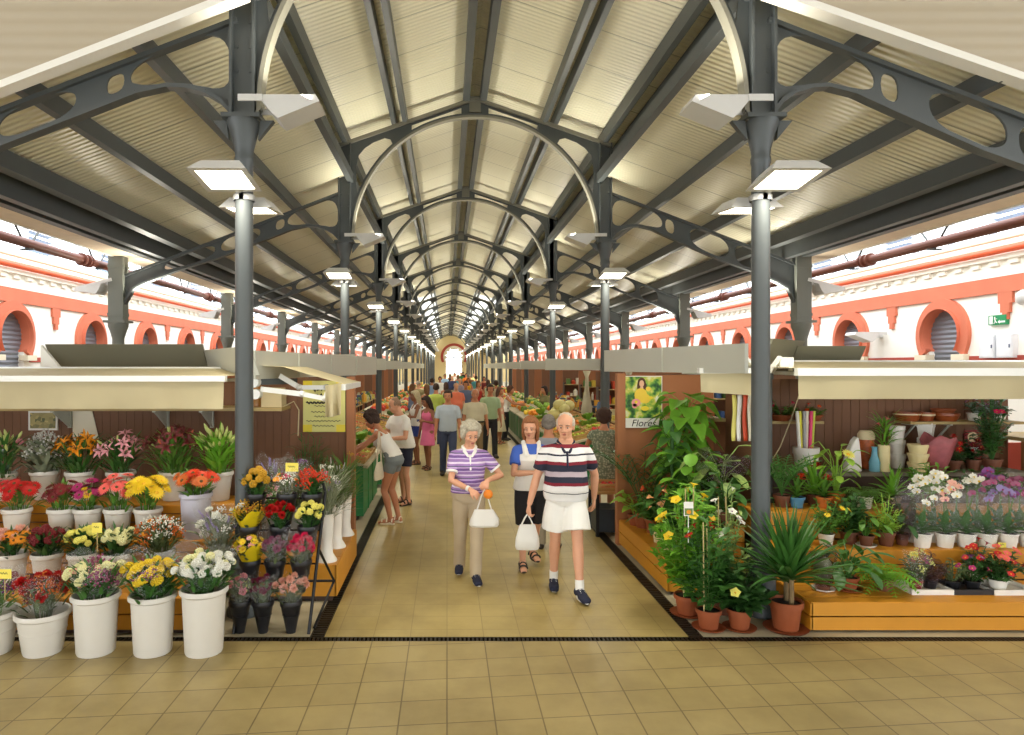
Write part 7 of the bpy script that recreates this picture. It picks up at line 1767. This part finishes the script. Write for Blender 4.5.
# 5. woman in the sage print dress with her back to us
def sage(nt, bs):
    tc = nt.nodes.new('ShaderNodeTexCoord'); v = nt.nodes.new('ShaderNodeTexVoronoi'); v.inputs['Scale'].default_value = 34; nt.links.new(tc.outputs['Object'], v.inputs['Vector']); rp = nt.nodes.new('ShaderNodeValToRGB')
    rp.color_ramp.elements[0].color = rgb((196, 196, 170)); rp.color_ramp.elements[1].color = rgb((112, 122, 100)); rp.color_ramp.elements[1].position = .6
    nt.links.new(v.outputs['Distance'], rp.inputs[0]); nt.links.new(rp.outputs[0], bs.inputs['Base Color']); bs.inputs['Roughness'].default_value = .9
human('woman with dark curly hair in a sage print dress seen from behind', px(604, 9.55), 9.55, 168, dict(H=1.58, fem=True, w=1.12, skin='tan', hair=(58, 36, 26), hstyle='curly', top=('dress', node_mat('sage_print', sage)), straps=False, skirt=.42, flare=.05, hem=-.03, handL=(.16, -.34, 1.0), handR=(-.16, -.36, 1.0), shoe=('sandal', SOLED, SOLED), lean=6), 1)
# 6. woman leaning over the left counter
CLB = cloth('denim_grey', (120, 128, 130))
W6, J6 = human('woman in a white tank top and grey shorts leaning over the first left counter', px(387, 9.6), 9.6, -108, dict(H=1.66, fem=True, skin='tan', hair=(52, 34, 26), hstyle='curly', top=('tank', WHT), hem=.06, bottom=('shorts', CLB), short=.34, lean=30, py=.10, drop=.02, pitch=30, footL=(.07, .06, 0), footR=(-.09, .12, 0),
    handL=(.20, -.50, .96), handR=(-.08, -.62, .98), poleL=(1, .2, -.6), poleR=(-1, .2, -.6), curlL=.5, curlR=.4, shoe=('sandal', CREAM, CREAM), watch='L', watchm=mat('gold_watch', (200, 180, 130), .3, .6)), 0)
t = handbag('shoulder_bag', 'cream cloth bag hanging at the hip of the woman in the tank top', .30, .24, .08, .42, cloth('cream_bag', (226, 214, 190))); t.rotation_euler = (0, 0, math.radians(-108)); t.location = J6['mat'] @ (J6['P'] + Vector((.23, -.12, .42)))
# 7. man in white tee and navy shorts behind her
human('man in a white tee shirt and navy shorts bending beside the leaning woman', px(404, 10.9), 10.95, -52, dict(H=1.72, w=1.12, belly=.04, skin='fair', hair=(150, 120, 96), hstyle='ring', top=('tee', WHT), bottom=('shorts', NAVY), short=.72, lean=13, pitch=22, yaw=-16, footL=(.12, -.02, 0), footR=(-.12, .05, 0), handL=(.12, -.36, 1.08), handR=(-.22, -.36, 1.05), shoe=('sandal', SOLED, SOLED)), 1)
# 8. girl in pink dress
human('girl with long dark hair in a pink sleeveless dress', px(428, 14.6), 14.6, -40, dict(H=1.56, fem=True, w=.9, skin='brown', hair=(48, 32, 26), hstyle='long', top=('dress', cloth('pink', (222, 110, 150))), skirt=.36, flare=.03, footL=(.07, -.06, 0), footR=(-.08, .06, 0), handL=(.1, -.22, 1.05), shoe=('sandal', SOLED, SOLED), pitch=20, yaw=-20), 1)
# 9. woman in white top and blue shorts beside her
human('person in a white vest and royal blue shorts beside the girl in pink', px(416, 15.2), 15.4, -70, dict(H=1.64, fem=True, skin='brown', hair=(196, 184, 150), hstyle='bob', top=('tank', WHT), bottom=('shorts', cloth('royal', (44, 58, 128))), short=.6, handL=(.15, -.32, 1.1), handR=(-.12, -.3, 1.05), shoe=('sandal', SOLED, SOLED)), 1)
# 10. man in blue check shirt and jeans
human('man walking in a pale blue shirt and dark jeans', px(448, 13.7), 13.7, 2, dict(H=1.72, skin='tan', hair=(58, 44, 36), hstyle='short', top=('shirt', cloth('paleblue', (170, 182, 194))), bottom=('trousers', DENIM), footL=(.1, -.12, 0), footR=(-.1, .14, 0), shoe=('shoe', SOLED, SOLED), yaw=-10), 1)
# 11. man in beige shirt and khaki trousers
human('older man in a beige shirt with a belt and khaki trousers', px(475, 15.0), 15.0, 4, dict(H=1.70, w=1.12, belly=.03, skin='tan', hair=(170, 164, 150), hstyle='ring', top=('shirt', cloth('sand', (192, 184, 156))), hem=.05, bottom=('trousers', cloth('khaki', (128, 106, 72))), belt=mat('belt_leather', (46, 34, 28), .5), shoe=('shoe', SOLED, SOLED), footL=(.1, -.1, 0), footR=(-.1, .12, 0)), 1)
# 12. man in mint shirt dark trousers
human('man in a mint green shirt and black trousers behind the man in beige', px(490, 16.6), 16.6, 8, dict(H=1.76, skin='tan', hair=(60, 48, 40), hstyle='short', top=('shirt', cloth('mint', (168, 192, 152))), bottom=('trousers', cloth('blackish', (40, 42, 46))), shoe=('shoe', SOLED, SOLED), footL=(.1, -.14, 0), footR=(-.1, .14, 0)), 1)
# 13. woman in cream reaching at the right counter
human('woman in a pale rose top and cream skirt by the right hand counters', px(499, 19.5), 19.5, 60, dict(H=1.60, fem=True, skin='tan', hair=(90, 60, 44), hstyle='bob', top=('tee', cloth('rose', (206, 160, 136))), bottom=('skirt', cloth('ecru', (204, 192, 156))), skirt=.55, shoe=('sandal', SOLED, SOLED)), 1)
human('woman in a white top reaching over the produce on the right', px(505, 20.4), 20.4, 70, dict(H=1.62, fem=True, skin='tan', hair=(84, 54, 36), hstyle='curly', top=('tank', WHT), bottom=('trousers', BLK_C), lean=16, handL=(.15, -.5, 1.05), handR=(-.1, -.52, 1.1), shoe=('shoe', SOLED, SOLED)), 1)
# farther shoppers: six figures, each copy re-dressed
PROT = []
base = [dict(H=1.72, top=('tee', WHT), bottom=('trousers', DENIM), hair=(60, 44, 34), hstyle='short', skin='tan', footL=(.1, -.12, 0), footR=(-.1, .12, 0)), dict(H=1.62, fem=True, top=('dress', WHT), skirt=.45, hair=(70, 46, 34), hstyle='long', skin='tan', footL=(.08, -.08, 0), footR=(-.08, .08, 0)),
        dict(H=1.64, fem=True, top=('tank', WHT), bottom=('shorts', DENIM), short=.6, hair=(110, 76, 46), hstyle='bob', skin='tan', handL=(.12, -.25, 1.1)), dict(H=1.70, w=1.1, belly=.04, top=('shirt', WHT), bottom=('shorts', BEIGE), short=.8, hair=(150, 140, 128), hstyle='ring', skin='fair', footL=(.1, -.1, 0), footR=(-.1, .1, 0))]
lst = [(0, 436, 19.0, 178, 'a lime green tee shirt walking away', (176, 192, 90)), (2, 427, 20.5, 200, 'a white vest and head turned to the left stalls', (230, 228, 220)), (3, 456, 21.0, 8, 'an orange coral shirt near the aisle centre', (226, 122, 92)), (0, 466, 22.5, -10, 'a slate blue shirt behind the man in jeans', (104, 116, 146)),
       (1, 446, 25.0, 175, 'a cream dress walking away', (220, 210, 176)), (2, 478, 26.5, 20, 'a red top farther up the aisle', (170, 50, 40)), (0, 432, 28.0, 185, 'a sky blue shirt far on the left', (140, 168, 206)), (3, 460, 29.0, 0, 'a grey lilac shirt', (160, 148, 164)), (1, 488, 30, 170, 'a pale green dress', (178, 196, 160)),
       (0, 440, 33, 0, 'a bright white shirt on the left of the aisle', (240, 240, 238)), (2, 468, 34, 10, 'an amber yellow top', (226, 170, 40)), (0, 476, 36, 180, 'a teal shirt', (70, 140, 150)), (3, 452, 38, 0, 'a navy shirt in the middle distance', (46, 54, 90)), (1, 484, 40, 0, 'a maroon dress', (110, 40, 44)),
       (0, 445, 44, 0, 'a light blue shirt in the far crowd', (150, 180, 216)), (2, 458, 46, 180, 'a turquoise top in the far crowd', (84, 170, 190)), (0, 466, 48, 0, 'an orange shirt in the far crowd', (226, 120, 40)), (3, 474, 50, 0, 'a pale lemon shirt in the far crowd', (232, 222, 150)), (1, 450, 54, 180, 'a dark dress in the far crowd', (50, 44, 48)), (0, 461, 58, 0, 'a green shirt in the far crowd', (70, 140, 86)), (2, 455, 62, 0, 'a white top near the arched doorway', (236, 236, 232)), (0, 463, 66, 180, 'a black shirt near the arched doorway', (36, 36, 40)),
       (3, 470, 42, 170, 'a brown shirt walking away', (110, 80, 54)), (0, 496, 23.5, 175, 'a beige shirt by the right counters', (190, 176, 146)), (2, 412, 21.5, 120, 'a steel blue top at the left stalls', (112, 124, 150)), (3, 418, 24, 150, 'a khaki shirt at the left stalls', (150, 140, 100))]
seen = {}
for pi, u, yy, fc, what, col in lst:
    mt = cloth('crowd_%d_%d_%d' % col, col); lab = 'person in ' + what
    if pi not in seen:
        d = dict(base[pi]); d['top'] = (d['top'][0], mt); seen[pi], _ = human(lab, px(u, yy), yy, fc, d, 2)
    else:
        c = dup(seen[pi], (px(u, yy), yy, 0), math.radians(fc)); c['label'] = lab
        for ch in c.children:
            if ch.name.split('.')[0] in ('shirt', 'dress'): ch.material_slots[0].link = 'OBJECT'; ch.material_slots[0].material = mt
# stallholders behind the counters
for lab, x, yy, fc, sp in (('stallholder in a pale yellow shirt behind the first left counters', -2.6, 15.6, 60, dict(H=1.70, skin='tan', hair=(70, 50, 40), top=('tee', cloth('straw', (206, 194, 130))), bottom=('trousers', DENIM))), ('stallholder in a blue grey shirt behind the left counters', -2.5, 13.6, 60, dict(H=1.66, fem=True, skin='tan', hair=(96, 60, 34), hstyle='bob', top=('tee', cloth('bluegrey', (98, 106, 134))), bottom=('trousers', BLK_C))),
                          ('stallholder in an olive top behind the right counters', px(545, 20.5), 20.5, -60, dict(H=1.6, fem=True, skin='tan', hair=(44, 32, 26), hstyle='bob', top=('tee', cloth('olive', (120, 116, 76))), bottom=('trousers', BLK_C)))):
    human(lab, x, yy, fc, dict(sp, shoe=('shoe', SOLED, SOLED)), 1)

sc.collection.children.link(C)
bpy.context.view_layer.update()
